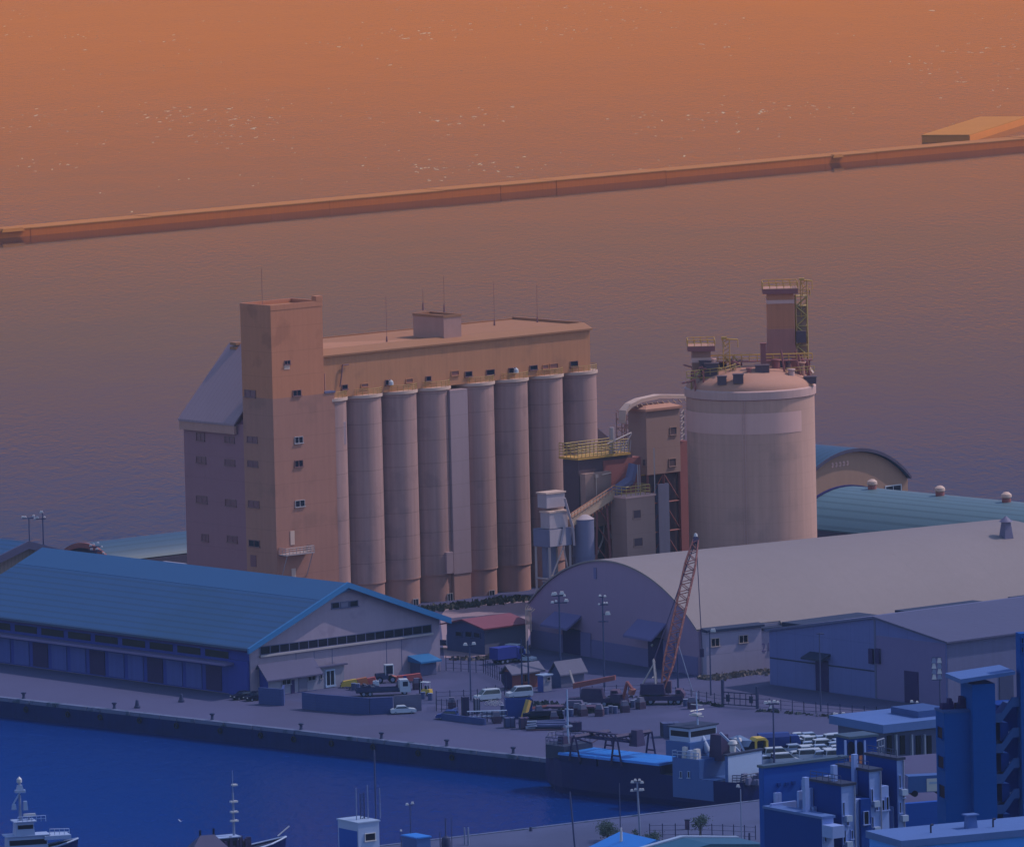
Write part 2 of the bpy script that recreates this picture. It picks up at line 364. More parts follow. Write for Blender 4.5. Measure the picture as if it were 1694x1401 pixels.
wd = D.worlds.new('World'); SC.world = wd; wd.use_nodes = True
nt = wd.node_tree; N = nt.nodes; L = nt.links; N.clear()
out = N.new('ShaderNodeOutputWorld')
sky = N.new('ShaderNodeTexSky'); sky.sky_type = 'NISHITA'; sky.sun_disc = False
sky.sun_elevation = SUN_EL; sky.sun_rotation = math.pi/2-SUN_AZ; sky.altitude = 100; sky.air_density = 1.0; sky.ozone_density = 2.0; sky.dust_density = .6
b1 = N.new('ShaderNodeBackground'); b1.inputs[1].default_value = SKY_STRENGTH; L.new(sky.outputs[0], b1.inputs[0])
tc = N.new('ShaderNodeTexCoord'); sp = N.new('ShaderNodeSeparateXYZ'); L.new(tc.outputs['Generated'], sp.inputs[0])
rp = N.new('ShaderNodeValToRGB'); L.new(sp.outputs['Z'], rp.inputs[0])     # added low band, warm to blue, that tints the sea by reflection
els = rp.color_ramp.elements
for i, (z, c) in enumerate(SEA_TINT_BAND):
    e = els[i] if i < 2 else els.new(z)
    e.position = z; e.color = (*c, 1)
b2 = N.new('ShaderNodeBackground'); b2.inputs[1].default_value = BAND_STRENGTH; L.new(rp.outputs[0], b2.inputs[0])
m1 = N.new('ShaderNodeMapRange'); m1.interpolation_type = 'SMOOTHSTEP'; m1.inputs[1].default_value = .45; m1.inputs[2].default_value = .85; L.new(sp.outputs['Y'], m1.inputs[0])
m2 = N.new('ShaderNodeMapRange'); m2.interpolation_type = 'SMOOTHSTEP'; m2.inputs[1].default_value = .42; m2.inputs[2].default_value = .30; L.new(sp.outputs['Z'], m2.inputs[0])
mu = N.new('ShaderNodeMath'); mu.operation = 'MULTIPLY'; L.new(m1.outputs[0], mu.inputs[0]); L.new(m2.outputs[0], mu.inputs[1])
mixs = N.new('ShaderNodeMixShader'); L.new(mu.outputs[0], mixs.inputs[0]); L.new(b1.outputs[0], mixs.inputs[1]); L.new(b2.outputs[0], mixs.inputs[2])
L.new(mixs.outputs[0], out.inputs[0])

if HAZE:
    hz = MB().box(-1150, 1150, -25, 5200, -12, 204).build('haze', None); tag(hz, kind='stuff')
    m = D.materials.new('haze_air'); m.use_nodes = True; n = m.node_tree.nodes; n.remove(n['Principled BSDF'])
    pv = n.new('ShaderNodeVolumePrincipled'); pv.inputs['Color'].default_value = (*HAZE_COLOR, 1); pv.inputs['Density'].default_value = HAZE; pv.inputs['Anisotropy'].default_value = .0
    m.node_tree.links.new(pv.outputs[0], n['Material Output'].inputs['Volume']); hz.data.materials.append(m)

SEA_Z = -3.3
def water_mat(name, base, caps, rough, wave, spec=.5):
    m = D.materials.new(name); m.use_nodes = True; nt = m.node_tree; N = nt.nodes; L = nt.links
    bs = N['Principled BSDF']; bs.inputs['IOR'].default_value = 1.33; bs.inputs['Roughness'].default_value = rough
    bs.inputs['Base Color'].default_value = (*base, 1); bs.inputs['Specular IOR Level'].default_value = spec
    tc = N.new('ShaderNodeTexCoord')
    def noise(sx, sy, det, rot=0., dist=0.):
        mp = N.new('ShaderNodeMapping'); mp.inputs['Scale'].default_value = (sx, sy, 1); mp.inputs['Rotation'].default_value = (0, 0, rot)
        L.new(tc.outputs['Object'], mp.inputs[0])
        n = N.new('ShaderNodeTexNoise'); n.inputs['Scale'].default_value = 1; n.inputs['Detail'].default_value = det; n.inputs['Distortion'].default_value = dist
        L.new(mp.outputs[0], n.inputs['Vector']); return n.outputs['Fac']
    a = noise(.55, .17, 6, R_(12), .5); b = noise(.05, .02, 3, R_(-8))
    wl = noise(.004, .0018, 3, R_(20), .8); wr = N.new('ShaderNodeMapRange'); wr.inputs[1].default_value = .35; wr.inputs[2].default_value = .65; wr.inputs[3].default_value = .45; wr.inputs[4].default_value = 1.35; L.new(wl, wr.inputs[0])
    am = N.new('ShaderNodeMath'); am.operation = 'MULTIPLY'; L.new(a, am.inputs[0]); L.new(wr.outputs[0], am.inputs[1]); a = am.outputs[0]
    ad = N.new('ShaderNodeMath'); ad.operation = 'MULTIPLY_ADD'; L.new(b, ad.inputs[0]); ad.inputs[1].default_value = .8; L.new(a, ad.inputs[2])
    bp = N.new('ShaderNodeBump'); bp.inputs['Strength'].default_value = 1.; bp.inputs['Distance'].default_value = wave; L.new(ad.outputs[0], bp.inputs['Height'])
    L.new(bp.outputs[0], bs.inputs['Normal'])
    if caps:
        c1 = noise(.015, .006, 3, R_(6)); c2 = noise(.42, .10, 2, R_(4), .3)
        s = N.new('ShaderNodeMath'); s.operation = 'MULTIPLY_ADD'; L.new(c1, s.inputs[0]); s.inputs[1].default_value = .38; L.new(c2, s.inputs[2])
        mr = N.new('ShaderNodeMapRange'); mr.inputs[1].default_value = caps; mr.inputs[2].default_value = caps+.12; L.new(s.outputs[0], mr.inputs[0])
        df = N.new('ShaderNodeBsdfDiffuse'); df.inputs[0].default_value = (.52, .36, .22, 1)
        ms = N.new('ShaderNodeMixShader'); L.new(mr.outputs[0], ms.inputs[0]); L.new(bs.outputs[0], ms.inputs[1]); L.new(df.outputs[0], ms.inputs[2])
        L.new(ms.outputs[0], N['Material Output'].inputs['Surface'])
    return m
# breakwater line on the water
BW0, BW1 = G(0, 395, SEA_Z), G(1694, 242, SEA_Z)
bd = (BW1-BW0).normalized(); bn = Vector((-bd.y, bd.x, 0))
BWa, BWb = BW0-bd*420, BW1+bd*420
def sheet(name, pts, z, m, kind='structure', parent=None):
    mb = MB(); mb.add([(p[0], p[1], z) for p in pts], [tuple(range(len(pts)))])
    o = mb.build(name, m, parent)
    if o.data.polygons[0].normal.z < 0: o.data.flip_normals()
    if kind: tag(o, kind=kind)
    return o
mid = bn*5
sheet('sea', [BWa+mid, BWb+mid, (1140, 5150), (-1140, 5150)], SEA_Z, water_mat('open_sea', SEA_BASE, SEA_CAPS, SEA_ROUGH, SEA_WAVE))
Q0 = G(0, 1154)
wq = (Q0-G(900, 1255)).normalized(); uq = Vector((wq.y, -wq.x, 0)); THQ = math.degrees(math.atan2(uq.y, uq.x))
C1 = Q0 + (-wq)*t_for_px(Q0, -wq, 1378)
QL = Q0 + wq*260
QLL = Q0 + wq*200
back = [QLL+Vector((-4, 32, 0)), G(-300, 936), G(320, 924), G(700, 903), G(1340, 850), G(2300, 842)]
sheet('bay_water', [BWb+mid, BWa+mid, (-1140, 1380), (1140, 1380)], SEA_Z-.006, water_mat('bay', BAY_BASE, None, SEA_ROUGH, SEA_WAVE*.8))
N1, N2, N3 = C1 + Vector((0,0,0)), G(860, 1372), G(560, 1407)
nd = (N3-N2).normalized(); N4 = N3+nd*700
sheet('harbour_water', [QL+wq*100, C1, N2, N3, N4, (-1140, N4.y-50), (-1140, 1700)], SEA_Z, water_mat('harbour', HARB_BASE, None, .2, SEA_WAVE*2.5, .05))
land = [QLL, C1, C1+Vector((700, -30, 0)), (1000, 1700, 0), back[5], back[4], back[3], back[2], back[1], back[0]]
mb = MB(); mb.prism([(p[0], p[1]) for p in land], 'z', -6, 0); o = mb.build('quay_ground', M['concrete_ground']); tag(o, kind='structure')
near = [C1+Vector((700, -30.0, 0)), C1, N2, N3, N4, (N4.x, 1040, 0), (900, 1040, 0)]
near = [(p[0], p[1]) for p in near]
mb = MB(); mb.prism(near, 'z', -6, -.006); o = mb.build('pier_ground', M['pier_concrete']); tag(o, kind='structure')
# quay faces and coping
mb = MB(); a = QLL; b = C1
for k in range(60):
    p = a.lerp(b, k/60); q = a.lerp(b, (k+1)/60); 
    i = uq*-.22; j = uq*-.02
    mb.add([p+j+Z3*-4, q+j+Z3*-4, q+i+Z3*-4, p+i+Z3*-4, p+j+Z3*-.5, q+j+Z3*-.5, q+i+Z3*-.5, p+i+Z3*-.5], [(0,1,2,3),(4,5,6,7),(0,1,5,4),(1,2,6,5),(2,3,7,6),(3,0,4,7)])
tag(mb.build('quay_wall', M['quay_face']), 'dark stained quay wall along the harbour basin under the pale apron', 'quay wall')
mb = MB(); rr = random.Random(4)
L_ = (b-a).length; d = (b-a).normalized(); t = 0.
while t < L_-6:
    ln = rr.uniform(5, 11); o_ = rr.uniform(.25, .42)
    p = a+d*t; q = a+d*min(L_-.5, t+ln-.25)
    mb.add([p+uq*.9+Z3*-.5, q+uq*.9+Z3*-.5, q-uq*o_+Z3*-.5, p-uq*o_+Z3*-.5, p+uq*.9+Z3*.16, q+uq*.9+Z3*.16, q-uq*o_+Z3*.16, p-uq*o_+Z3*.16], [(3,2,1,0),(4,5,6,7),(0,1,5,4),(1,2,6,5),(2,3,7,6),(3,0,4,7)])
    t += ln
tag(mb.build('quay_coping', M['coping']), kind='structure')
mb = MB()
for p, q in ((C1, N2), (N2, N3), (N3, N4)):
    n_ = (q-p).normalized(); n_ = Vector((-n_.y, n_.x, 0)); n_ = n_ if n_.y > 0 else -n_
    p = p.copy(); q = q.copy()
    mb.add([p+Z3*-4-n_*.5, q+Z3*-4-n_*.5, q+n_*.2+Z3*-4, p+n_*.2+Z3*-4, p+Z3*.14-n_*.5, q+Z3*.14-n_*.5, q+n_*.2+Z3*.14, p+n_*.2+Z3*.14], [(3,2,1,0),(4,5,6,7),(0,1,5,4),(1,2,6,5),(2,3,7,6),(3,0,4,7)])
tag(mb.build('pier_edge', M['coping']), kind='structure')
fd = None
for k in range(16):
    p = Q0+wq*30-wq*(9.5*k+rr.uniform(-1, 1)); q = p-uq*.52+Z3*rr.uniform(-1.5, -1.1)
    if fd is None:
        fd = empty('tyre_fender', q, math.atan2(uq.y, uq.x)); tag(fd, 'black tyre fender hanging on the dark quay wall', 'fender', 'tyre fenders along the quay wall')
        o = MB(); n_ = 14
        for j in range(n_):
            a_, b_ = 2*math.pi*j/n_, 2*math.pi*(j+1)/n_; o.tube((0, .42*math.cos(a_), .42*math.sin(a_)), (0, .42*math.cos(b_), .42*math.sin(b_)), .15, None, 7)
        o.build('tyre', M['tyre'], fd); MB().bar((0, 0, .4), (.25, 0, 1.3), .06).build('chain', M['dark_steel'], fd)
    else: c_ = copy_tree(fd); c_.location = q
# surfaces laid on the ground
yard = [G(560,1135), G(420,1150), G(650,1182), G(850,1215), G(900,1222), G(1260,1262), G(1420,1262), G(1700,1270), G(1700,1195), G(1550,1190), G(1200,1165), G(1100,1130), G(870,1085), G(735,1085)]
sheet('yard', yard, .004, M['asphalt'])
road = [G(728,1020), G(738,1006), G(868,992), G(900,1000), G(872,1060), G(800,1085), G(735,1088)]
sheet('road', road, .008, M['light_road'])
# hillside the photographer looks down from
hv = []; hf = []
for j in range(12):
    Y = 1195-j*108
    z = -.2 if j == 0 else min(178, (196-(Y)*math.tan(R_(8.67+1.0+.35*(j > 3))))-5)
    for i in range(9):
        x = -700+i*200
        hv.append((x, Y, z + (random.uniform(-1.5, .5) if j else 0)))
for j in range(11):
    for i in range(8): hf.append((j*9+i, j*9+i+1, (j+1)*9+i+1, (j+1)*9+i))
o = MB().add(hv, hf).build('hillside', M['hill_earth'], None, True); tag(o, kind='structure')
# breakwater
bw = Site('breakwater', 'long low breakwater wall crossing the open water from edge to edge', 'breakwater', BWa, math.degrees(math.atan2(bd.y, bd.x)))
LB = (BWb-BWa).length
mb = MB(); top = MB(); rr = random.Random(3); t = 0.
hB = 2.3
while t < LB:
    ln = 24 if rr.random() < .8 else 48
    h = hB + rr.choice((0, 0, .05, -.08, .12)); dpt = rr.uniform(-.15, .15)
    mb.box(t, min(LB, t+ln)-.02, dpt, 10, -3, h)
    top.box(t, min(LB, t+ln)-.1, dpt-.12, 10, h, h+.3)
    t += ln
mb.build('wall', M['breakwater_face'], bw.root); top.build('crest', M['breakwater_top'], bw.root)
for (px, wd) in ((20, 9), (1385, 5)):
    x = bw.X(px, 0, hB); MB().tbox(x-wd/2, x+wd/2, -.7, 1.5, hB-.5, hB+.55, .8, .8, .3, .3).build('crest_block', M['breakwater_top'], bw.root)
pr = Site('harbour_pier', 'broad flat pier head in the sea behind the right end of the breakwater', 'pier', G(1603, 236, SEA_Z), 74)
xl = pr.Y(1525); zt = pr.Z(225); xr = pr.X(1622, xl, zt)
mb = MB(); mb.box(0, xr, 0, xl, -3, zt); mb.build('wall', M['pier_face'], pr.root)
mb = MB(); mb.box(-.15, xr, -.15, xl+.1, zt, zt+.35)
mb.build('deck', M['pier_deck'], pr.root)
mb = MB(); mb.box(.2, xr, -.25, -.02, -2, zt); mb.build('sunlit_side', M['pier_face'], pr.root)
# ================================================================== grain elevator
E = Site('grain_elevator', 'long grain elevator with a tall square tower and a row of round silos', 'grain elevator', G(461, 1030))
H = E.Z(505.5); X1 = E.X(532.5, 0, H); Y1 = E.Y(397, 0, H)
X2 = E.X(553, 0, E.Z(655)); H2 = E.fu(500, 655)[1]
MB().box(0, X2, 0, Y1, 0, H2).build('tower_base', M['mauve_render'], E.root)
mb = MB().box(0, X1, 0, Y1, H2, H-1.0)
ts = mb.build('tower_shaft', M['tan_cladding'], E.root)
mb = MB(); p = .35
mb.box(-.06, X1+.06, -.06, p, H-1.0, H).box(-.06, X1+.06, Y1-p, Y1+.06, H-1.0, H).box(-.06, p, p, Y1-p, H-1.0, H).box(X1-p, X1+.06, p, Y1-p, H-1.0, H)
mb.box(X1-1.5, X1+.1, -.1, 1.2, H, H+.9)
mb.build('parapet', M['tan_cladding'], E.root)
MB().box(p, X1-p, p, Y1-p, H-1.0, H-.75).build('tower_roof', M['gallery_roof'], E.root)
MB().bar((2.2, 5, H-.8), (2.2, 5, H+6.5), .07).build('lightning_rod', M['dim_frame'], E.root)
MB().box(X1+.02, X2+.15, -.15, 2.2, H2, H2+.35).build('ledge', M['conveyor_pipe'], E.root)
for (a, b, c, d, mt) in ((470, 596, 480, 604, 0), (484, 645, 498, 656, 0), (487, 722, 501, 734, 1), (487, 761, 501, 773, 0), (488, 827, 504, 839, 1)):
    E.window('u', a, b, c, d, 0, M['dim_frame'] if not mt else M['white_frame'], M['dark_glass'])
E.door('u', 470, 604, 479, 611, 0, M['rim_white'], 'panel', d=.08)
E.door('u', 480, 878, 487, 901, 0, M['rim_white'], 'door'); E.door('u', 482, 940, 489, 958, 0, M['rim_white'], 'door')
a0, a1, z0, z1 = E.rect('u', 461, 902, 508, 914, 0)
mb = MB(); mb.box(a0, a1, -2.2, -.02, z0-.2, z0); mb.rail([(a0, -.1, z0), (a0, -2.1, z0), (a1, -2.1, z0), (a1, -.1, z0)], 1.15, .9, .1, 3)
for x in (a0+.4, a1-.3): mb.bar((x, -2.0, z0-.2), (x, -.06, z0-4.6), .16)
mb.build('balcony', M['pale_steel'], E.root)
for i, (a, b, c, d) in enumerate(((405, 645, 423, 658), (409, 722, 426, 733), (410, 762, 427, 773), (411, 828, 429, 840), (412, 893, 430, 905))):
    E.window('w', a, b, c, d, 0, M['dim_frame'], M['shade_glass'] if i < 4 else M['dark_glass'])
E.door('w', 415, 918, 424, 937, 0, M['shade_glass'])
# annex with the steep lean-to roof
ya0 = Y1+.02; zE = E.fw(345, 697, 0)[1]; Ya = E.Y(305.5, 0, zE*.7); XA = 12.0
zR = E.Z(570, XA, E.Y(378, XA, zE+12))
mb = MB().box(.05, XA, ya0, Ya, 0, zE)
mb.prism([(.05, zE), (XA, zR-.4), (XA, zE)], 'y', Y1+2.2, Ya-.05)
mb.build('annex', M['annex_render'], E.root)
mb = MB(); mb.prism([(-.9, zE-.3), (-.9, zE+.1), (XA+.1, zR+.3), (XA+.1, zR-.1)], 'y', Y1+1.6, Ya+.5); mb.build('roof', M['annex_roof'], E.root)
mb = MB(); mb.box(-.75, -.2, Y1+1.8, Ya+.3, zE-1.9, zE-.35); mb.build('gutter', M['rim_white'] if 0 else M['plinth_render'], E.root)
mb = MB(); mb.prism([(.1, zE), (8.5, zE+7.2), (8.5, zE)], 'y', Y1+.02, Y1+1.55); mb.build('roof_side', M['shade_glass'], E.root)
mb = MB(); yv = E.Y(392, XA, zR)
for k in range(3): mb.box(XA-1.0, XA+.6, yv-.9, yv+.9, zR-1.6+k*.85, zR-1.1+k*.85)
mb.build('roof_vent', M['eave_strip'], E.root)
for row in ((325, 716, 339, 730), (372, 722, 388, 733), (325, 755, 341, 767), (372, 760, 389, 771), (325, 820, 343, 833), (373, 826, 391, 838), (334, 883, 345, 896), (376, 886, 393, 898)):
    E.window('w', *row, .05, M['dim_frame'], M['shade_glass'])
mb = MB(); mb.tbox(-2.6, .04, Ya-5, Ya+1.2, 0, 3.5, .8, 0, 0, .6); mb.build('porch', M['dark_violet'], E.root)
mb = MB(); mb.box(-.5, .03, Y1+1, Ya-3, 0, 3.2); mb.build('base_plinth', M['plant_dark'], E.root)
# silos
yg = 1.5
sc = E.sc()
Zr = E.fu(976, 613, yg)[1]
edges = [576, 634, 692, 747, 820, 876, 934, 990]
xa = E.X(634, 4, 30); xb = E.X(692, 4, 30); RS = (xb-xa)/2
yc = RS+.05
rpx = RS*scale_at(E.P(xa, yc, 30))
zP = E.fu(725, 953, .05)[1]
cx = [E.X(e-rpx, yc, 25) for e in edges]
for i, x in enumerate(cx):
    c = MB().lathe([(RS, zP), (RS, Zr-.7)], 40, x, yc).build('silo_cylinder', M['silo_cladding'], E.root)
    MB().lathe([(RS+.02, Zr-.72), (RS+.3, Zr-.5), (RS+.3, Zr), (RS*.5, Zr+.03)], 40, x, yc).build('rim', M['rim_white'], c)
    MB().lathe([(RS-.2, 0), (RS-.2, zP), (RS+.03, zP+.01), (RS+.03, zP+.2)], 40, x, yc).build('plinth', M['plinth_render'], c)
# second row behind, seen past the end
MB().box(cx[0]-RS, cx[-1]+RS*.6, yc+1, yc+19, 0, Zr-.2).build('rear_block', M['silo_cladding'], E.root)
# shaft clad in paler sheet between the silos
xs0, xs1 = E.X(747, -.1, 25), E.X(776, -.1, 25)
mb = MB().box(xs0, xs1, -.15, 3, zP, Zr-.75); mb.build('shaft_panel', M['silo_panel'], E.root)
MB().box(xs0+.1, xs1-.1, .0, 3, 0, zP-.02).build('shaft_plinth', M['plinth_render'], E.root)
a0, a1, z0, z1 = E.rect('u', 737, 913, 748, 948, -.1); MB().box(a0, a1, -.5, .6, z0, z1).build('panel', M['silo_panel'], E.root)
a0, a1, z0, z1 = E.rect('u', 559, 698, 571, 735, .6); MB().box(a0, a1, .3, 2.6, z0, z1).build('panel', M['silo_panel'], E.root)
for (a, b, c, d) in ((683, 990, 692, 1004), (740, 981, 749, 995), (809, 976, 818, 991)): E.window('u', a, b, c, d, .2, M['white_frame'], M['dark_glass'], name='plinth_window')
# gallery
x0, x1 = X1+.02, E.X(976, yg, Zr+5); Zg = E.fu(976, 546, yg)[1]
DG = t_for_px(E.P(x1, yg, Zg), E.w, 850)
MB().box(x0, x1, yg, yg+DG, Zr+.02, Zg).build('gallery', M['gallery_cladding'], E.root)
zt = E.Z(534, x1, yg+2.0)
mb = MB(); mb.prism([(yg-.5, Zg+.02), (yg-.5, Zg+.35), (yg+2.0, zt), (yg+2.6, zt), (yg+2.6, Zg+.02)], 'x', x0-.1, x1+.35); mb.build('eave', M['eave_strip'], E.root)
mb = MB(); mb.box(x0, x1, yg+2.6, yg+DG, Zg+.02, zt-.35); mb.build('roof', M['gallery_roof'], E.root)
mb = MB(); mb.box(x1-.35, x1+.3, yg+2.6, yg+DG, zt-.35, zt+.15); mb.box(x0, x1-.4, yg+DG-.3, yg+DG+.1, zt-.35, zt-.1); mb.build('roof_edge', M['eave_strip'], E.root)
xm = E.X(612, yg+8, zt); mb = MB(); mb.prism([(x0+.1, yg+2.7), (xm+12, yg+2.7), (x0+.1, yg+DG-1)], 'z', zt-.34, zt-.2); mb.build('roof_patch', M['gallery_cladding'], E.root)
# penthouse on the roof
pz0 = zt-.3; px0 = E.X(734, yg+1.4, zt+2); px1 = E.X(763, yg+1.4, zt+2); pz1 = E.Z(522, px0, yg+1.4); pd = t_for_px(E.P(px0, yg+1.4, pz1), E.w, 683)
ph = MB().box(px0, px1, yg+1.4, yg+1.4+pd, Zg+.4, pz1-.5).build('penthouse', M['plinth_render'], E.root)
mb = MB(); y0_, y1_ = yg+1.4, yg+1.4+pd
mb.box(px0-.08, px1+.08, y0_-.08, y0_+.3, pz1-.5, pz1).box(px0-.08, px1+.08, y1_-.3, y1_+.08, pz1-.5, pz1).box(px0-.08, px0+.3, y0_+.3, y1_-.3, pz1-.5, pz1).box(px1-.3, px1+.08, y0_+.3, y1_-.3, pz1-.5, pz1)
mb.build('parapet', M['eave_strip'], ph); MB().box(px0+.3, px1-.3, y0_+.3, y1_-.3, pz1-.5, pz1-.42).build('roof', M['gallery_roof'], ph)
for (a, b, c, d, k) in ((565, 636, 575, 645, 0), (597, 634, 609, 641, 1), (637, 628, 646, 638, 0), (671, 626, 683, 634, 1), (704, 622, 713, 631, 0), (746, 613, 759, 622, 1), (769, 614, 781, 624, 0), (804, 611, 818, 621, 0), (841, 608, 854, 618, 0), (876, 604, 889, 613, 0), (897, 603, 907, 611, 1), (909, 601, 923, 610, 1), (943, 597, 956, 608, 0)):
    E.window('u', a, b, c, d, yg, M['gallery_cladding'] if k else M['dim_frame'], M['brown_glass'] if k else M['dark_glass'], mull=0)
for (a, b) in ((645, 632), (852, 612)):
    x, z = E.fu(a, b, yg-.6); MB().tube((x, yg, z+.3), (x, yg-.8, z+.2), .06).lathe([(.02, z+.5), (.45, z+.1), (.5, z-.5), (.1, z-.6)], 10, x, yg-.9).build('wall_lamp', M['lamp_white'], E.root)
# roof-edge railing following the silo rims
for i, x in enumerate(cx):
    pts = []
    for k in range(9):
        t = -math.pi/2 + (k/8-.5)*math.radians(116); pts.append((x+math.cos(t)*(RS+.1), yc+math.sin(t)*(RS+.1), Zr+.03))
    if i == 7: pts += [(x+RS, yc+2, Zr+.03), (x+RS, yc+9, Zr+.03)]
    MB().rail(pts, 1.15, 1.1, .07, 3).build('railing', M['dull_yellow'], E.root)
# pipes by the gallery end, lightning rods on the roof
mb = MB(); x, z = E.fu(566, 604, yg-.3); x2, z2 = E.fu(562, 640, yg-.3); mb.path([(x+1.6, yg-.3, z), (x, yg-.4, z), (x-.3, yg-.4, z-2), (x2, yg-.4, z2)], .13); mb.build('downpipe', M['dim_frame'], E.root)
mb = MB(); mb.path([(X1+.5, yg-.4, Zg-1), (X1+.5, yg-.4, H2+.4)], .18); mb.path([(X1+1.1, yg-.4, Zg-3), (X1+1.1, yg-.4, H2+.4)], .12); mb.build('downpipe', M['plinth_render'], E.root)
for (px, pt, pb, dy) in ((640, 490, 562, 5), (700, 480, 520, 16), (735, 457, 519, 9), (818, 467, 531, 15), (889, 470, 535, 13)):
    zb = pz1 if px in (735, 700) else zt-.35
    x = E.X(px, yg+dy, zb); y = yg+dy; zz = E.Z(pt, x, y)
    mb = MB(); mb.tube((x, y, zb-.3), (x, y, zb+1.2), .22, .12, 6); mb.bar((x, y, zb+1), (x, y, zz), .06); mb.build('lightning_rod', M['dim_frame'], E.root)
# chute at the far end
mb = MB(); xr = cx[-1]+RS; za = E.Z(700, xr, yc+2); zb = E.Z(727, xr+3, yc+2)
mb.prism([(xr-.6, za), (xr+4.2, zb), (xr+4.2, zb-3), (xr-.6, zb-3)], 'y', yc-1, yc+4); mb.build('end_chute', M['plant_dark'], E.root)

# ================================================================== cement silo
T = Site('cement_silo', 'huge round concrete silo with a domed roof and equipment towers on top', 'silo', G(1248, 985), 0)
RT = 107.5/T.sc(); zA = T.Z(639); zB = T.Z(651.5)
TB = MB().lathe([(RT*.985, -1), (RT*.985, T.Z(716)), (RT*.985, zB)], 72).build('silo_wall', M['tank_concrete'], T.root)
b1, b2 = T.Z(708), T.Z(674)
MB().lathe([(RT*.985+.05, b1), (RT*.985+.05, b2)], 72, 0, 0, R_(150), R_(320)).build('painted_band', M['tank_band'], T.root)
MB().lathe([(RT*.985, zB-.2), (RT*1.012, zB), (RT*1.012, zA), (RT*.98, zA+.25)], 72).build('skirt', M['tank_skirt'], T.root)
zD = T.Z(607)
prof = [(RT*.985*math.cos(a), zA+.1+(zD-zA)*math.sin(a)) for a in [k*math.pi/2/10 for k in range(11)]]
def dome_z(x, y):
    r = min(1, math.hypot(x, y)/(RT*.985)); return zA+.1+(zD-zA)*math.sqrt(max(0, 1-r*r))
MB().lathe(prof, 72).build('dome', M['dome_roof'], T.root)
def tx(px, y=0, z=38): return T.X(px, y, z)
# hatches, boxes and vents on the dome
for (px, py, y, w, h) in ((1195, 641, -9.5, 1.7, 1.5), (1222, 641, -10.2, 1.9, 1.6), (1196, 612, 3.0, 1.6, 1.4), (1224, 611, 4, 1.1, 1.3), (1262, 627, -5, 2.6, 1.3), (1341, 632, -3.5, 2.2, 1.2), (1264, 610, -3, 1.0, 5.0), (1178, 628, -4, 2.6, 2.4), (1168, 626, -3, 2.2, 3.0)):
    x = tx(px, y); zb = dome_z(x, y)-.3
    mb = MB().box(x-w/2, x+w/2, y-w/2, y+w/2, zb, zb+h); mb.box(x-w/2-.12, x+w/2+.12, y-w/2-.12, y+w/2+.12, zb+h, zb+h+.15); mb.build('hatch', M['plant_dark'] if w > 1.2 else M['plant_maroon'], T.root)
# equipment towers
def eq_tower(pxl, pxr, pyt, pyb, y, d, slab, legs, mt, name):
    xl, xr = tx(pxl, y, 45), tx(pxr, y, 45); xc = (xl+xr)/2; zt = T.Z(pyt, xc, y); zb = T.Z(pyb, xc, y)
    o = MB().box(xl, xr, y, y+d, zb, zt-.1).build(name, mt, T.root)
    MB().box(xl-slab, xr+slab, y-slab, y+d+slab, zt-.9, zt).build('top_slab', M['plant_maroon'], o)
    MB().box(xl-slab-.05, xr+slab+.05, y-slab-.05, y+d+slab+.05, zt, zt+.12).build('top_deck', M['dome_roof'], o)
    mb = MB(); mb.rail([(xl-slab, y-slab, zt+.1), (xr+slab, y-slab, zt+.1), (xr+slab, y+d+slab, zt+.1), (xl-slab, y+d+slab, zt+.1), (xl-slab, y-slab, zt+.1)], 1.15, 1.4, .1, 2)
    mb.build('railing', M['yellow_rail'], o)
    mb = MB()
    for x in (xl+.2, xr-.2):
        for yy in (y+.2, y+d-.2): mb.bar((x, yy, zb), (x-(.0 if legs == 0 else legs*(1 if x < xc else -1)), yy, dome_z(x, yy)-.3), .32)
    mb.build('support_leg', M['plant_maroon'], o)
    return o, xl, xr, zt, zb
o1, xl, xr, zt1, zb1 = eq_tower(1145, 1176, 573, 612, -2.5, 4.5, .8, 0, M['mauve_render'], 'equipment_tower')
MB().box(xl-.1, xr+.1, -2.62, 2.1, zb1+1.4, zb1+2.3).build('band', M['tank_band'], o1)
def davit(px, pyt, y, zb, arm, par):
    x = tx(px, y, 45); zt = T.Z(pyt, x, y); mb = MB()
    for dx in (-.6, .6): mb.bar((x+dx, y, zb), (x+dx, y, zt), .14)
    n = 7
    for k in range(n):
        za = zb+(zt-zb)*k/n; zc = zb+(zt-zb)*(k+1)/n; mb.bar((x-.6, y, za), (x+.6, y, zc), .09)
    mb.bar((x-arm*.4, y, zt), (x+arm, y, zt-.25), .2); mb.bar((x-arm*.4, y, zt), (x, y, zt-1.6), .12); mb.bar((x+arm, y, zt-.2), (x+arm, y, zt-1.8), .1)
    mb.box(x-.9, x+.1, y-.4, y+.4, zt-.1, zt+.35)
    return mb.build('hoist', M['yellow_rail'], par)
davit(1202, 560, -1.5, T.Z(608), 2.2, T.root)
o2, xl, xr, zt2, zb2 = eq_tower(1271, 1315, 478, 592, 4.0, 5.0, .8, -2.0, M['tan_cladding'], 'equipment_tower')
MB().box(xl-.12, xr+.12, 3.88, 9.1, T.Z(503, xl, 4), T.Z(497, xl, 4)).build('band', M['tank_band'], o2)
MB().box(xl-.06, xr+.06, 3.94, 9.06, zb2, T.Z(545, xl, 4)).build('lower_cladding', M['tower_brown'], o2)
mb = MB(); mb.tbox(xl-1.5, xr+1.2, 3.6, 9.4, zb2-2.5, zb2+2.5, 1.4, 1.1, .3, .3); mb.build('hopper_base', M['tower_brown'], o2)
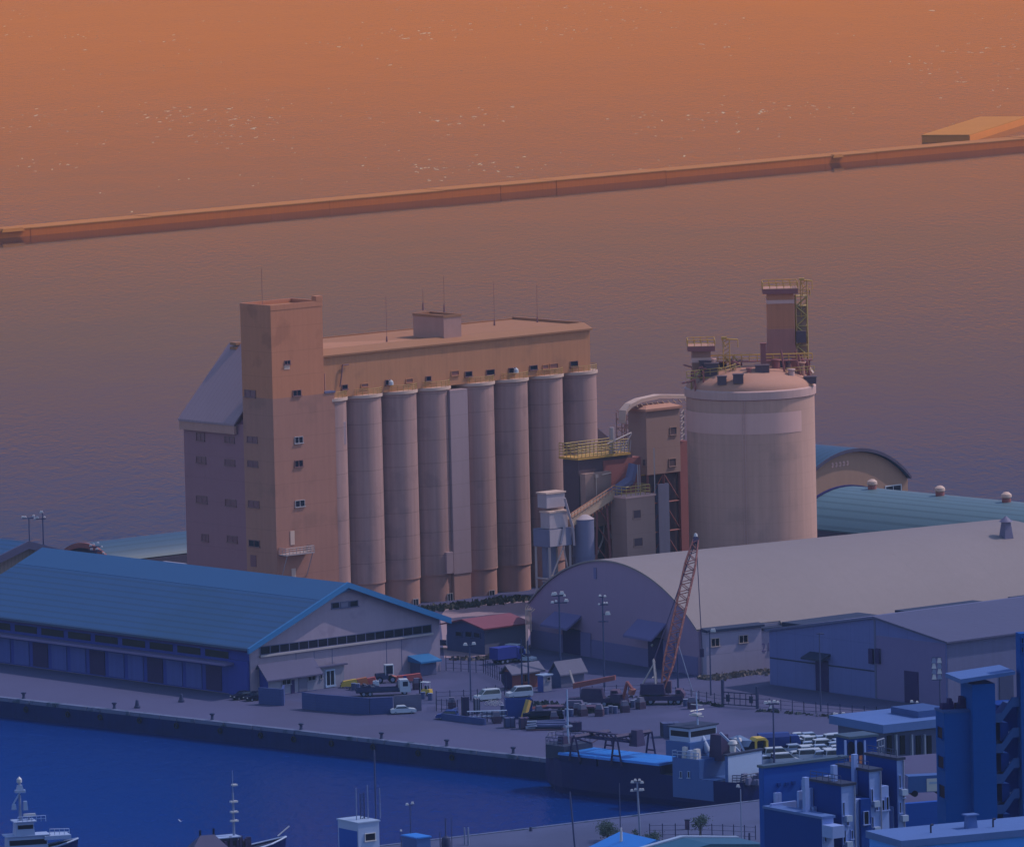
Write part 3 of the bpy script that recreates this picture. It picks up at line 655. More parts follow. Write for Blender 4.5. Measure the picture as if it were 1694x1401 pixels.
# stair column beside it
sx0, sx1 = tx(1317, 5, 50), tx(1336, 5, 50); zs0 = T.Z(588, sx1, 5); zs1 = T.Z(490, sx1, 5)
mb = MB(); mb.box(sx0+.3, sx1-.2, 5.2, 7.6, zs0, zs1-2); mb.build('stair_column', M['tan_wall'], o2)
mb = MB()
for x in (sx0, sx1):
    for y in (4.8, 8): mb.bar((x, y, zs0-5), (x, y, zs1), .2)
n = 6
for k in range(n+1):
    z = zs0+(zs1-zs0)*k/n; mb.box(sx0, sx1, 4.8, 8, z-.06, z+.06)
    if k < n: mb.bar((sx0 if k % 2 else sx1, 4.8, z), (sx1 if k % 2 else sx0, 4.8, z+(zs1-zs0)/n), .22)
mb.build('stair_frame', M['dull_yellow'], o2)
for k in (6,):
    z = zs1; MB().rail([(sx0-1.4, 4.6, z), (sx1+.6, 4.6, z), (sx1+.6, 8.2, z)], 1.2, 1.2, .09, 2).build('railing', M['yellow_rail'], o2)
davit(1332, 463, 5, zs1-4, 1.6, T.root)
for (px, y, w, h, mt) in ((1180, -1, 1.2, 2.6, 'tank_band'), (1212, 1, .9, 1.8, 'pale_steel'), (1240, -6, 1.0, .9, 'plant_maroon'), (1285, -1, 1.6, 1.8, 'plant_maroon'), (1310, -5, 1.3, 1.2, 'tank_skirt'), (1326, -2, 1.5, 2.4, 'mauve_render'), (1155, -5, 1.1, 1.6, 'plant_wall'), (1300, 3, 2.2, 2.0, 'plant_dark')):
    x = tx(px, y); zz = dome_z(x, y)-.3
    MB().tube((x, y, zz), (x, y, zz+h), w/2, w/2*.9, 10).tube((x, y, zz+h), (x, y, zz+h+.2), w/2*1.25, w/2*1.1, 10).build('dome_vent', M[mt], T.root)
MB().box(tx(1318, 4, 45), tx(1334, 4, 45), 3.6, 4.6, T.Z(572), T.Z(553)).build('control_box', M['plant_dark'], o2)
# platforms and catwalks between the towers
mb = MB(); zc = T.Z(596); xa_, xb_ = tx(1176, 0), tx(1345, 0)
mb.box(xa_, xb_, -.7, .7, zc-.3, zc-.1)
for px in (1190, 1223, 1262, 1300, 1340):
    x = tx(px, 0); mb.bar((x, 0, zc-.2), (x, 0, dome_z(x, 0)-.3), .22)
mb.build('catwalk', M['plant_maroon'], T.root)
mb = MB(); mb.rail([(xa_, -.7, zc-.1), (xb_, -.7, zc-.1)], 1.15, 1.5, .1, 2); mb.rail([(xa_, .7, zc-.1), (xb_, .7, zc-.1)], 1.15, 1.5, .09, 1); mb.build('railing', M['yellow_rail'], T.root)
mb = MB(); zq = T.Z(617); mb.box(tx(1136), tx(1225), -5.5, -4.3, zq-.25, zq-.05)
mb.rail([(tx(1136), -5.5, zq), (tx(1200), -5.5, zq+.6), (tx(1225), -3, zq+1.2)], 1.1, 1.5, .1, 2); mb.rail([(tx(1300), -4, zq), (tx(1347), -4, zq+.3)], 1.1, 1.5, .1, 2)
for px in (1143, 1160, 1178, 1200, 1222): 
    x = tx(px); mb.bar((x, -5, zq), (x, -5, dome_z(x, -5)-.3), .16)
mb.build('catwalk', M['dull_yellow'], T.root)
rr = random.Random(11)
for k in range(24):
    x = tx(rr.uniform(1142, 1215)); y = rr.uniform(-7, 1); z = dome_z(x, y)-.2; MB().path([(x, y, z), (x, y, z+rr.uniform(1, 2.6)), (x+rr.uniform(-2, 2), y+rr.uniform(-2, 2), z+rr.uniform(1, 2.6))], .16).build('pipe', M['plant_maroon'] if k % 3 else M['dull_yellow'], T.root)
for k in range(12):
    x = tx(rr.uniform(1296, 1345)); y = rr.uniform(-4, 3); z = dome_z(x, y)-.2; MB().path([(x, y, z), (x-.6, y, z+rr.uniform(2, 4.5))], .2).build('pipe', M['plant_maroon'], T.root)
mb = MB(); x = tx(1331, 3); mb.bar((x, 3, T.Z(600)), (x+1.6, 2, T.Z(622)), .45); mb.bar((x-.7, 3, T.Z(602)), (x+1.3, 2, T.Z(624)), .3); mb.build('chute', M['rim_white'], T.root)
a = R_(262); xx, yy = RT*.99*math.cos(a), RT*.99*math.sin(a)
mb = MB(); mb.bar((xx-.25, yy-.2, 3), (xx-.25, yy-.2, zB), .07); mb.bar((xx+.25, yy-.2, 3), (xx+.25, yy-.2, zB), .07)
for z in range(4, int(zB), 1): mb.bar((xx-.25, yy-.2, z), (xx+.25, yy-.2, z), .05)
mb.build('ladder', M['tank_skirt'], T.root)

# ================================================================== process plant between elevator and silo
PP = Site('process_tower', 'grey windowed process tower standing against the round concrete silo', 'plant tower', G(1075, 978))
zT = PP.Z(681); xr = PP.X(1124, 0, zT); yl = PP.Y(1039, 0, zT)
zM = PP.Z(786)
MB().box(0, xr, 0, yl, zM, zT).build('tower_wall', M['plant_wall'], PP.root)
MB().box(-.4, xr+.4, -.4, yl+.4, zT, zT+.45).tbox(-.3, xr+.3, -.3, yl+.3, zT+.45, zT+1.0, 1.5, 1.5, 1.5, 1.5).build('roof', M['dome_roof'], PP.root)
MB().box(.6, xr-.3, .8, yl-.3, 0, zM).build('lower_wall', M['plant_dark'], PP.root)
mb = MB()
for x in (.2, xr*.5, xr-.2):
    mb.bar((x, .2, 0), (x, .2, zM), .4)
for k in range(4):
    z = zM*k/4; mb.bar((.2, .2, z+zM/4), (xr-.2, .2, z+zM/4), .25); mb.bar((.2, .2, z), (xr*.5, .2, z+zM/4), .16); mb.bar((xr*.5, .2, z+zM/4), (xr-.2, .2, z), .16)
mb.build('steel_frame', M['plant_maroon'], PP.root)
MB().box(xr*.3, xr*.62, -.15, .7, 0, zM-2).build('panel', M['hopper_blue'], PP.root)
for (a, b, c, d, k) in ((1108, 706, 1119, 720, 0), (1106, 758, 1118, 772, 0)): PP.window('u', a, b, c, d, 0, M['plant_wall'], M['plant_dark'], mull=0)
for (a, b, c, d) in ((1048, 759, 1058, 772), (1063, 759, 1069, 771)): PP.window('w', a, b, c, d, 0, M['plant_wall'], M['plant_dark'], mull=0)
mb = MB(); y0 = PP.Y(1067, 0, zM); y1 = PP.Y(1052, 0, zM); z = PP.fw(1060, 786)[1]
mb.box(-1.8, -.02, y0, y1, z, z+.2); mb.rail([(-1.7, y0, z+.2), (-1.7, y1, z+.2)], 2.0, .8, .14, 4); mb.build('platform', M['yellow_rail'], PP.root)
# ladder frame on its right side, and behind
mb = MB(); x = xr+1.3
for yy in (.3, 2.0):
    mb.bar((x, yy, PP.Z(735)), (x, yy, zT-.6), .22)
zz = PP.Z(735)
while zz < zT-1:
    mb.bar((x, .3, zz), (x, 2.0, zz+1.1), .15); mb.bar((xr, .3, zz), (x, .3, zz+.3), .15); mb.bar((x-.9, 0.1, zz+.5), (x, .2, zz+1.2), .25); zz += 1.15
mb.build('stair_frame', M['pale_steel'], PP.root)
mb = MB().box(xr+.05, xr+2.4, .5, 5, 0, PP.Z(737)); mb.build('rear_wall', M['plant_maroon'], PP.root)
mb = MB(); yb = PP.Y(1020, 1, zT-3)
for yy in (yl+.6, yl+1.8, yl+3.0, yb):
    mb.bar((1, yy, PP.Z(742)), (1, yy, zT-.8), .24); mb.bar((3, yy, PP.Z(742)), (3, yy, zT-.8), .2)
zz = PP.Z(742)
while zz < zT-1.5:
    mb.bar((1, yl+.4, zz), (1, yb, zz+1.6), .2); mb.bar((1, yb, zz), (1, yl+.4, zz), .14); mb.bar((3, yl+.4, zz+1.6), (3, yb, zz), .16); zz += 1.7
mb.build('stair_frame', M['plinth_render'], PP.root)
# covered top conveyor from the elevator side to the silo
CV = Site('top_conveyor', 'pale covered conveyor bridge running over the process tower roof to the silo', 'conveyor', PP.P(0, yl*.5, 0), TH)
zc = CV.Z(664); xs = CV.X(1138, 0, zc); xb = CV.X(1036, 0, zc)
mb = MB()
arc = [(xb-1.2, zc-3.2), (xb-1.0, zc-1.4), (xb+.6, zc-.2), (xb+3, zc+.5), ((xb+xs)/2, zc+.9), (xs, zc+.2)]
for (a, b) in zip(arc, arc[1:]): mb.prism([(a[0], a[1]), (b[0], b[1]), (b[0], b[1]-.7), (a[0], a[1]-.7)], 'y', -1.0, 1.0)
mb.build('cover', M['rim_white'], CV.root)
mb = MB()
x = xb
while x < xs: mb.bar((x, -.9, zc-.4), (x+.8, -.9, zT+.8-CV.A.z), .14); x += 1.4
mb.build('truss', M['conveyor_cream'], CV.root)
# lower block in front with roof railing
LB_ = Site('pump_house', 'low grey block with two dark windows in front of the process tower', 'plant building', G(1040, 1004))
z1 = LB_.Z(825); xr = LB_.X(1083, 0, z1); yl = LB_.Y(1010, 0, z1)
MB().box(0, xr, 0, yl, 0, z1).build('wall', M['plant_wall'], LB_.root)
MB().box(-.2, xr+.2, -.2, yl+.2, z1, z1+.35).build('roof', M['tank_band'], LB_.root)
MB().rail([(.2, yl-.3, z1+.35), (.2, .2, z1+.35), (xr-1, .2, z1+.35), (xr-1, yl-.3, z1+.35)], 1.8, 1.3, .12, 3).build('railing', M['dull_yellow'], LB_.root)
for (a, b, c, d) in ((1047, 843, 1060, 858), (1048, 889, 1063, 904)): LB_.window('u', a, b, c, d, 0, M['plant_wall'], M['plant_dark'], mull=0)
mb = MB(); mb.bar((xr*.55, 1, z1+.3), (xr*.55, 1, z1+6), .2); mb.bar((xr*.62, 1, z1+.3), (xr*.62, 1, z1+6), .15); mb.bar((xr-.1, -.2, z1+.3), (xr-.1, -.2, z1+9), .2); mb.build('downpipe', M['pale_steel'], LB_.root)
# receiving house with the yellow deck
RH = Site('receiving_house', 'dark receiving house with yellow railed deck right of the silos', 'plant building', G(962, 1000))
z1 = RH.Z(760); xr = RH.X(1046, 0, z1); yl = RH.Y(931, 0, z1)
MB().box(0, xr, 0, yl, 0, z1-.1).build('wall', M['plant_dark'], RH.root)
MB().box(xr*.45, xr+2, -.12, yl-1, 0, z1-.8).build('maroon_bay', M['plant_maroon'], RH.root)
MB().box(-.6, xr*.93, -.6, yl+.5, z1-.1, z1+.3).build('deck', M['yellow_rail'], RH.root)
MB().rail([(-.5, yl+.4, z1+.3), (-.5, -.5, z1+.3), (xr*.9, -.5, z1+.3)], 2.6, 1.0, .12, 5).build('railing', M['dull_yellow'], RH.root)
MB().rail([(.5, yl+.4, z1+.3), (xr*.9, yl+.4, z1+.3)], 2.4, 1.0, .1, 4).build('railing', M['dull_yellow'], RH.root)
a0, a1, za, zb = RH.rect('u', 961, 781, 1004, 835, -.3)
MB().box(a0, a1, -1.6, -.14, za-4, zb).build('panel', M['plant_wall'], RH.root)
mb = MB(); x = (a0*.62+a1*.38); mb.bar((x, -1.9, za-2), (x, -1.9, zb-.4), .16); mb.box(x-.2, x+.5, -2.0, -1.7, zb-.9, zb-.3); mb.bar((x+1.6, -1.75, zb-.5), (a1-.2, -1.75, zb-.3), .2); mb.build('downpipe', M['rim_white'], RH.root)
mb = MB(); xq = RH.X(1042, 0, z1+2); mb.bar((RH.X(1005, -.5, z1), -.5, z1+2.4), (xq, -.5, z1+4.0), .22); mb.bar((RH.X(1028, -.5, z1), -.5, z1+.6), (xq, -.5, z1+3.8), .2)
for k in range(5): mb.bar((RH.X(1022+k*5, -.5, z1), -.5, z1+.5), (RH.X(1028+k*4, -.5, z1), -.5, z1+2.6), .18)
mb.tube((RH.X(1013, 1, z1), 1, z1), (RH.X(1013, 1, z1), 1, z1+5.2), .7, .5, 8)
mb.build('stair', M['pale_steel'], RH.root)
# slanting conveyor and hopper tower
HT = Site('loading_hopper', 'white boxed loading hopper on legs between the silos and the arched hangar', 'hopper', G(915, 1016))
xr = HT.X(948, 0, 12); yl = HT.Y(882, 0, 12)
def hbox(pl, pm, pr, pt, pb, nm, m1, y=0):
    zt = HT.Z(pt, 0, y); zb = HT.Z(pb, 0, y); xa = HT.X(pm, y, zt); x1 = HT.X(pr, y, zt); q = t_for_px(HT.P(xa, y, zt), HT.w, pl)
    o = MB().box(xa, x1, y, y+q, zb, zt).build(nm, m1, HT.root); return o, xa, x1, y+q, zb, zt
o, xa, x1, y1, zb, zt = hbox(889, 904, 934, 818, 841, 'upper_box', M['hopper_white'], 1.2)
MB().box(xa-.2, x1+.2, 1.0, y1+.2, zt, zt+.3).build('roof', M['rim_white'], o)
o, xa, x1, y1, zb, zt = hbox(894, 909, 939, 849, 875, 'middle_box', M['hopper_white'], .2)
MB().box(xa-.15, x1+.15, .05, y1+.15, zt, zt+.3).build('roof', M['rim_white'], o)
o, xa, x1, y1, zb, zt = hbox(882, 908, 946, 876, 905, 'lower_bin', M['hopper_blue'], 0)
MB().box(xa+(x1-xa)*.02, xa+(x1-xa)*.72, -.12, -.01, zb+.1, zt-.1).build('panel', M['hopper_white'], o)
mb = MB()
for x in (xa+.3, x1-.3):
    for y in (.3, y1-.3):
        mb.bar((x, y, 0), (x, y, zb), .42)
for z in (zb*.04+.4, zb*.52): mb.bar((xa+.3, .3, z), (x1-.3, .3, z), .28); mb.bar((xa+.3, .3, z), (xa+.3, y1-.3, z), .28)
mb.bar((xa+.3, .3, zb*.5), (x1-1.8, .3, zb), .25); mb.bar((x1-2, .3, zb), (x1-.3, .3, zb*.4), .25)
mb.build('leg_frame', M['pale_steel'], HT.root)
MB().box(xa+1.2, x1-2.2, 2.2, y1-1, .2, zb-.2).build('control_cabin', M['hopper_blue'], HT.root)
mb = MB(); z = zb*.5
mb.box(xa+.6, x1+1, .1, 3, z-.4, z-.15).rail([(xa+.6, .1, z-.15), (x1+1, .1, z-.15)], 1.1, .9, .1, 2)
for k in range(6): mb.box(x1-1+k*.1, x1+.6, -.2, .1, z*.35+k*.7, z*.35+k*.7+.12)
mb.build('walkway', M['pale_steel'], HT.root)
mb = MB(); p0 = HT.fu(934, 824, -.4); p1 = HT.fu(948, 874, -.4); p2 = HT.fu(950, 902, -.4)
mb.bar((p0[0], -.4, p0[1]), (p1[0], -.4, p1[1]), .42); mb.bar((p1[0], -.4, p1[1]), (p2[0], -.4, p2[1]), .35); q = HT.fu(928, 900, -.3); r = HT.fu(934, 870, -.3); mb.bar((q[0], -.3, q[1]), (r[0], -.3, r[1]), .4); mb.build('chute', M['hopper_white'], HT.root)
CG = Site('slanting_conveyor', 'cream inclined conveyor gallery climbing from the white hopper to the process tower', 'conveyor', HT.P(0, 1.5, 0))
p0 = CG.fu(938, 862); p1 = CG.fu(1010, 815)
mb = MB(); mb.prism([(p0[0], p0[1]-1.1), (p1[0], p1[1]-1.0), (p1[0], p1[1]+.5), (p0[0], p0[1]+.4)], 'y', -1.2, 1.2); mb.build('gallery', M['conveyor_cream'], CG.root)
mb = MB()
for k in range(15):
    t = k/14; x = p0[0]+(p1[0]-p0[0])*t; z = p0[1]+(p1[1]-p0[1])*t
    mb.bar((x, -1.3, z+.4), (x, -1.3, z+1.6), .1); mb.bar((x, -1.1, z-1.1), (x, -1.1, z-1.6), .2)
for dz in (1.0, 1.6): mb.bar((p0[0], -1.3, p0[1]+dz), (p1[0], -1.3, p1[1]+dz), .14)
mb.build('railing', M['orange_paint'], CG.root)
p2 = CG.fu(1042, 795); p3 = CG.fu(1048, 768)
MB().path([(p1[0]-.2, 0, p1[1]-.4), (p2[0], 0, p2[1]), (p3[0], 0, p3[1])], 1.0, 8).build('pipe', M['conveyor_pipe'], CG.root)
x = p0[0]+(p1[0]-p0[0])*.8; z = p0[1]+(p1[1]-p0[1])*.8-1
mb = MB(); mb.bar((x-1.2, 0, z), (x-2.2, 0, 0), .4); mb.bar((x+1.2, 0, z), (x+2.4, 0, 0), .4); 
for k in range(5): mb.bar((x-1.3-k*.18, 0, z-k*z/5), (x+1.3+(k+1)*.2, 0, z-(k+1)*z/5), .2)
mb.build('trestle', M['plant_maroon'], CG.root)
ST = Site('storage_tank', 'small dark upright steel tank beneath the slanting conveyor', 'tank', G(968, 1008))
r = 18/ST.sc(); zt = ST.Z(858)
MB().lathe([(r, 0), (r, zt)], 28).lathe([(r+.12, zt*.58), (r+.12, zt*.6)], 28).build('tank_wall', M['hopper_blue'], ST.root)
MB().lathe([(r+.1, zt), (r*.4, zt+.8), (.01, zt+.9)], 28).build('roof', M['hopper_white'], ST.root)
PL = Site('slanting_pipe', 'thin pale pipe slanting down beside the small dark tank', 'pipe', G(975, 1000))
a = PL.fu(997, 893); b = PL.fu(975, 930); c = PL.fu(1000, 865); d = PL.fu(1005, 870)
tag(PL.root, 'thin pale pipe slanting down beside the small dark tank', 'pipe')
MB().bar((a[0], 0, a[1]), (b[0], 0, b[1]-2), .3).bar((a[0], 0, a[1]), (c[0], 0, c[1]), .28).bar((d[0], 0, d[1]), (d[0]+1, 0, d[1]-2.5), .3).build('pipe_run', M['pale_steel'], PL.root)
# ================================================================== big arched hangar
HG = Site('arched_hangar', 'huge arched hangar with pale curved roof and dark blue shaded front', 'hangar', G(1157, 1118), 33)
Ly = HG.Y(877, 0, 3); zw = HG.Z(1041); zap = HG.Z(927, 0, Ly*.5)
def arch(L, z0, z1, n=28):
    c = L/2; s = z1-z0; R = (c*c+s*s)/(2*s); a = math.asin(min(1, c/R)); return [(c-R*math.sin(a-2*a*k/n), z1-R+R*math.cos(a-2*a*k/n)) for k in range(n+1)]
prof = arch(Ly, zw, zap)
LX = t_for_px(HG.P(0, Ly*.5, zap), HG.u, 1672)
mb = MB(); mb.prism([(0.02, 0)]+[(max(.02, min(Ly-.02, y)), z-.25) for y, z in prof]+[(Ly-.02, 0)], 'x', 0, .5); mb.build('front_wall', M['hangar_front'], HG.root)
mb = MB()
for x0, x1 in ((-.35, LX+.3),):
    n = len(prof)
    vs = []; 
    nx = 14
    for k in range(nx+1):
        x = x0+(x1-x0)*k/nx
        vs += [(x, y, z) for y, z in prof]
    fs = [(k*n+i, k*n+i+1, (k+1)*n+i+1, (k+1)*n+i) for k in range(nx) for i in range(n-1)]
    mb.add(vs, fs)
    vs2 = [(v[0], v[1], v[2]-.3) for v in vs]; mb.add(vs2, fs)
    for k in (0, nx): mb.add([vs[k*n+i] for i in range(n)]+[vs2[k*n+i] for i in range(n)], [(i, i+1, n+i+1, n+i) for i in range(n-1)])
    mb.sm = True
mb.build('roof', M['hangar_roof'], HG.root)
xk = HG.X(1290, 0, zw); mb = MB(); mb.prism([(.05, zw+.12), (-1.6, zw-1.25), (-1.6, zw-1.55), (.05, zw-.25)], 'x', xk, LX+.3); mb.build('eave_skirt', M['hangar_roof'], HG.root)
MB().box(.5, LX, .05, .5, 0, zw-.1).box(.5, LX, Ly-.5, Ly-.05, 0, zw-.1).build('side_wall', M['annex_wall'], HG.root)
mb = MB(); mb.prism([(0.02, 0)]+[(max(.02, min(Ly-.02, y)), z-.25) for y, z in prof]+[(Ly-.02, 0)], 'x', LX-.5, LX); mb.build('rear_wall', M['hangar_front'], HG.root)
for (cl, cr, ct, cb, dl, dr, dt, db) in ((918, 962, 1018, 1034, 932, 961, 1040, 1088), (1055, 1102, 1031, 1052, 1073, 1098, 1054, 1098)):
    ya, yb, z0, z1 = HG.rect('w', cl, ct, cr, cb, 0)
    mb = MB(); mb.prism([(0, z1), (-3.2, z0-.3), (-3.2, z0+.1), (0, z1+.4)], 'y', ya, yb); mb.build('door_canopy', M['hangar_dark'], HG.root)
    ya, yb, z0, z1 = HG.rect('w', dl, dt, dr, db, 0)
    MB().box(-.12, -.01, ya, yb, .05, z1).build('sliding_door', M['dark_violet'], HG.root)
    MB().box(-.25, -.13, ya-3.5, ya-.2, .05, z1-.2).build('door_leaf', M['hangar_dark'], HG.root)
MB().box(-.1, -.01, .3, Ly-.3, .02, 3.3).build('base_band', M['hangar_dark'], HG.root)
x, z = HG.fw(985, 948)[0], HG.fw(985, 948)[1]; MB().box(-.15, -.01, x-.4, x+.4, z-1, z+1).build('gable_vent', M['hangar_dark'], HG.root)
y, z = HG.fw(1082, 1067); MB().lathe([(.02, z+.3), (.3, z), (.02, z-.3)], 8, -.4, y).build('wall_lamp', M['lamp_white'], HG.root)
xv = t_for_px(HG.P(0, Ly*.36, zap-1), HG.u, 1676)-4
mb = MB(); mb.tbox(xv-1, xv+1, Ly*.30-1, Ly*.30+1, zap-2, zap+1.4, .4, .4, .4, .4).lathe([(1.3, zap+1.4), (.1, zap+2.4)], 10, xv, Ly*.30); mb.build('roof_ventilator', M['conveyor_pipe'], HG.root)
# pale side annex with the painted number
AN = Site('side_annex', 'low pale annex with two windows between the arched hangar and dark warehouse', 'annex', HG.P(.6, -.3, 0), 33)
x1 = AN.X(1253, 0, 8); z1 = AN.fu(1205, 1036.5)[1]
xe = AN.X(1276, 0, 8)+6
MB().box(0, x1, -1.2, .2, 0, z1-.4).build('wall', M['annex_wall'], AN.root)
MB().box(x1, xe, -.4, .2, 0, z1-1.2).build('recess_wall', M['annex_wall'], AN.root)
mb = MB(); mb.prism([(-1.7, z1-.4), (-1.7, z1), (.25, z1+.25), (.25, z1-.4)], 'x', -.2, x1+.4); mb.prism([(-.9, z1-1.2), (-.9, z1-.8), (.25, z1-.6), (.25, z1-1.2)], 'x', x1+.42, xe); mb.build('roof', M['dark_edge'], AN.root)
for (a, b, c, d) in ((1176, 1055, 1190, 1070), (1222, 1050, 1237, 1064)): AN.window('u', a, b, c, d, -1.2, M['pale_steel'], M['dark_glass'])
xa, za = AN.fu(1259, 1078, -.42)
def text(name, s, size, mt, parent, loc, rot, ext=.03):
    c = D.curves.new(name, 'FONT'); c.body = s; c.size = size; c.extrude = ext; c.materials.append(mt)
    o = D.objects.new(name, c); COL.objects.link(o); 
    me = D.meshes.new_from_object(o.evaluated_get(bpy.context.evaluated_depsgraph_get())); D.objects.remove(o); o = D.objects.new(name, me); COL.objects.link(o); o.parent = parent; o.location = loc; o.rotation_euler = rot; return o
text('painted_number', '21', 2.2, M['hangar_dark'], AN.root, (xa, -.44, za), (math.pi/2, 0, 0))

# ================================================================== dark gabled warehouse with roof monitors
DW = Site('dark_warehouse', 'dark blue gabled warehouse with raised roof monitors at the right', 'warehouse', G(1567, 1171), 39)
yR = DW.Y(1448, 0, 8); yL = DW.Y(1273, 0, 6); zA_ = DW.Z(1023, 0, yR); zE0 = DW.Z(1062); zE1 = DW.Z(1043, 0, yL)
LXD = 130
MB().prism([(0, 0), (0, zE0), (yR, zA_), (yL, zE1), (yL, 0)], 'x', 0, LXD).build('wall', M['warehouse_wall'], DW.root)
mb = MB(); mb.prism([(-.8, zE0-.15), (-.8, zE0+.15), (yR, zA_+.45), (yR, zA_+.05)], 'x', -.5, LXD); mb.build('roof', M['warehouse_roof'], DW.root)
mb = MB(); mb.prism([(yR+.02, zA_+.05), (yR+.02, zA_+.45), (yL+.7, zE1+.25), (yL+.7, zE1-.15)], 'x', -.5, LXD); mb.build('far_roof', M['warehouse_side'], DW.root)
MB().box(-.06, .01, yR-.25, yR+.25, .1, zA_-.2).build('corner_post', M['warehouse_side'], DW.root)
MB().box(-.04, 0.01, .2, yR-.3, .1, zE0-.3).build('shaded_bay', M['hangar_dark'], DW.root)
for (cl, cr, ct, cb, dl, dr, dt, db) in ((1340, 1374, 1083, 1090, 1350, 1371, 1092, 1146),):
    ya, yb, z0, z1 = DW.rect('w', cl, ct, cr, cb, 0)
    mb = MB(); mb.prism([(0, z1), (-2.2, z0), (-2.2, z0+.3), (0, z1+.4)], 'y', ya, yb); mb.build('door_canopy', M['dark_edge'], DW.root)
    ya, yb, z0, z1 = DW.rect('w', dl, dt, dr, db, 0); MB().box(-.12, -.01, ya, yb, .05, z1).build('door', M['dark_violet'], DW.root)
ya, yb, z0, z1 = DW.rect('w', 1497, 1110, 1520, 1156, 0); MB().box(-.14, -.05, ya, yb, .05, z1).build('door', M['dark_violet'], DW.root)
for px in (1443, 1454):
    y, z = DW.fw(px, 1082); MB().box(-.5, -.07, y-.5, y+.5, z-1.6, z+1.0).build('wall_box', M['dark_violet'], DW.root)
MB().box(-.05, .0, yR+.3, yL-.1, 4.6, 4.85).build('wall_joint', M['dark_edge'], DW.root)
MB().box(.2, LXD, -.06, -.005, .1, zE0-.3).build('side_panel', M['warehouse_side'], DW.root)
for k in range(7): 
    x = 12+k*13; MB().box(x, x+3.2, -.2, -.07, .1, 5).build('side_door', M['dark_steel'], DW.root)
ym = yL-2.4
for (pl, pr_, pb) in ((1312, 1441, 1013), (1499, 1631, 993), (1686, 1800, 985)):
    zz = zE1+1.3
    xa = DW.X(pl, ym, zz); xb = DW.X(pr_, ym, zz); zt = DW.fu((pl+pr_)/2 if pr_ < 1700 else 1700, (pb+10) if pr_ < 1700 else 988, ym)[1]
    o = MB().box(xa+1.2, xb-1.2, ym-1.8, ym+1.8, zE1-.2, zt-.9).build('roof_monitor', M['violet_roof'], DW.root)
    MB().tbox(xa, xb, ym-2.9, ym+2.9, zt-.9, zt+.1, -.4, .8, .3, .3).build('monitor_roof', M['dark_edge'], o)
y, z = 0, 0

# ================================================================== sheds behind on the far quay
TS = Site('teal_shed', 'long curved teal roofed shed with three white ventilators beyond the hangar', 'shed', G(1392, 890), TH)
yk = -8.
Pk = G(1440, 808.5, 13.0); TS.A = Pk - Z3*13.0 - TS.u*11; TS.root.location = TS.A
prof = [(x, z) for x, z in arch(30, 6.5, 13.0, 18)]
dx = 11-15
Lm = -t_for_px(TS.P(11, 0, 13), TS.w, 1800)
y0 = t_for_px(TS.P(11, 0, 13), TS.w, 1398)
mb = MB(); n = len(prof); vs = []; fs = []
for k in range(13):
    y = y0-(y0+Lm)*k/12
    vs += [(x+dx, y, z) for x, z in prof]
fs = [(k*n+i, k*n+i+1, (k+1)*n+i+1, (k+1)*n+i) for k in range(12) for i in range(n-1)]
mb.add(vs, fs); mb.add([(v[0], v[1], v[2]-.25) for v in vs], fs); mb.sm = True; mb.build('roof', M['teal_roof'], TS.root)
mb = MB(); pts = [(x+dx, z) for x, z in prof]
mb.prism([(dx+.1, 0)]+[(max(dx+.1, min(dx+29.9, x)), z-.3) for x, z in pts]+[(dx+29.9, 0)], 'y', -Lm+.3, y0-.5); mb.build('wall', M['arch_dark'], TS.root)
mb = MB()
for (a, b) in zip(pts, pts[1:]): mb.prism([(a[0], a[1]-.5), (a[0], a[1]+.25), (b[0], b[1]+.25), (b[0], b[1]-.5)], 'y', y0-.4, y0+.3)
mb.build('verge', M['dark_violet'], TS.root)
for px in (1443, 1555, 1665):
    y = t_for_px(TS.P(11, 0, 13), TS.w, px); v = MB().lathe([(.9, 12.7), (.9, 13.7), (.5, 13.8)], 12, 11, y).build('roof_ventilator', M['plant_maroon'], TS.root)
    MB().lathe([(.8, 13.75), (1.05, 14.0), (1.0, 14.5), (.5, 14.9), (.01, 15.0)], 14, 11, y).build('cowl', M['rim_white'], v)
TA = Site('tan_shed', 'tan barrel roofed shed with white lettered gable behind the round silo', 'shed', G(1503, 856), TH)
zr = TA.Z(791); zt_ = 0
Lx = 200/ (TA.sc()*math.cos(R_(TH)))
xc_, zc_ = TA.fu(1408, 746); Lx = -2*xc_
prof = [(x-Lx, z) for x, z in arch(Lx, zr, zc_)]
MB().prism([(-Lx+.02, 0)]+[(max(-Lx+.02, min(-.02, x)), z-.2) for x, z in prof]+[(-.02, 0)], 'y', 0, 40).build('gable_wall', M['tan_wall'], TA.root)
mb = MB()
for a, b in zip(prof, prof[1:]): mb.prism([(a[0], a[1]), (a[0], a[1]+.5), (b[0], b[1]+.5), (b[0], b[1])], 'y', -.9, 40.5)
mb.build('roof', M['slate_roof'], TA.root)
mb = MB()
for a, b in zip(prof, prof[1:]): mb.prism([(a[0], a[1]-.1), (a[0], a[1]+.58), (b[0], b[1]+.58), (b[0], b[1]-.1)], 'y', -1.1, -.92)
mb.build('verge', M['arch_dark'], TA.root)
TA.window('u', 1464, 802, 1491, 816, 0, M['lamp_white'], M['dark_glass'], mull=1, fr=.3)
mb = MB(); rr = random.Random(5)
for k in range(5):
    x, z = TA.fu(1377+k*6.2, 770-k*.9)
    mb.box(x-.25, x+.25, -.08, -.01, z+.25, z+.5).box(x-.3, x+.3, -.08, -.01, z-.35, z-.15).box(x-.08, x+.08, -.085, -.01, z-.5, z+.6)
    mb.box(x+.2, x+.32, -.08, -.01, z-.3, z+.3)
mb.build('lettering', M['tank_band'], TA.root)

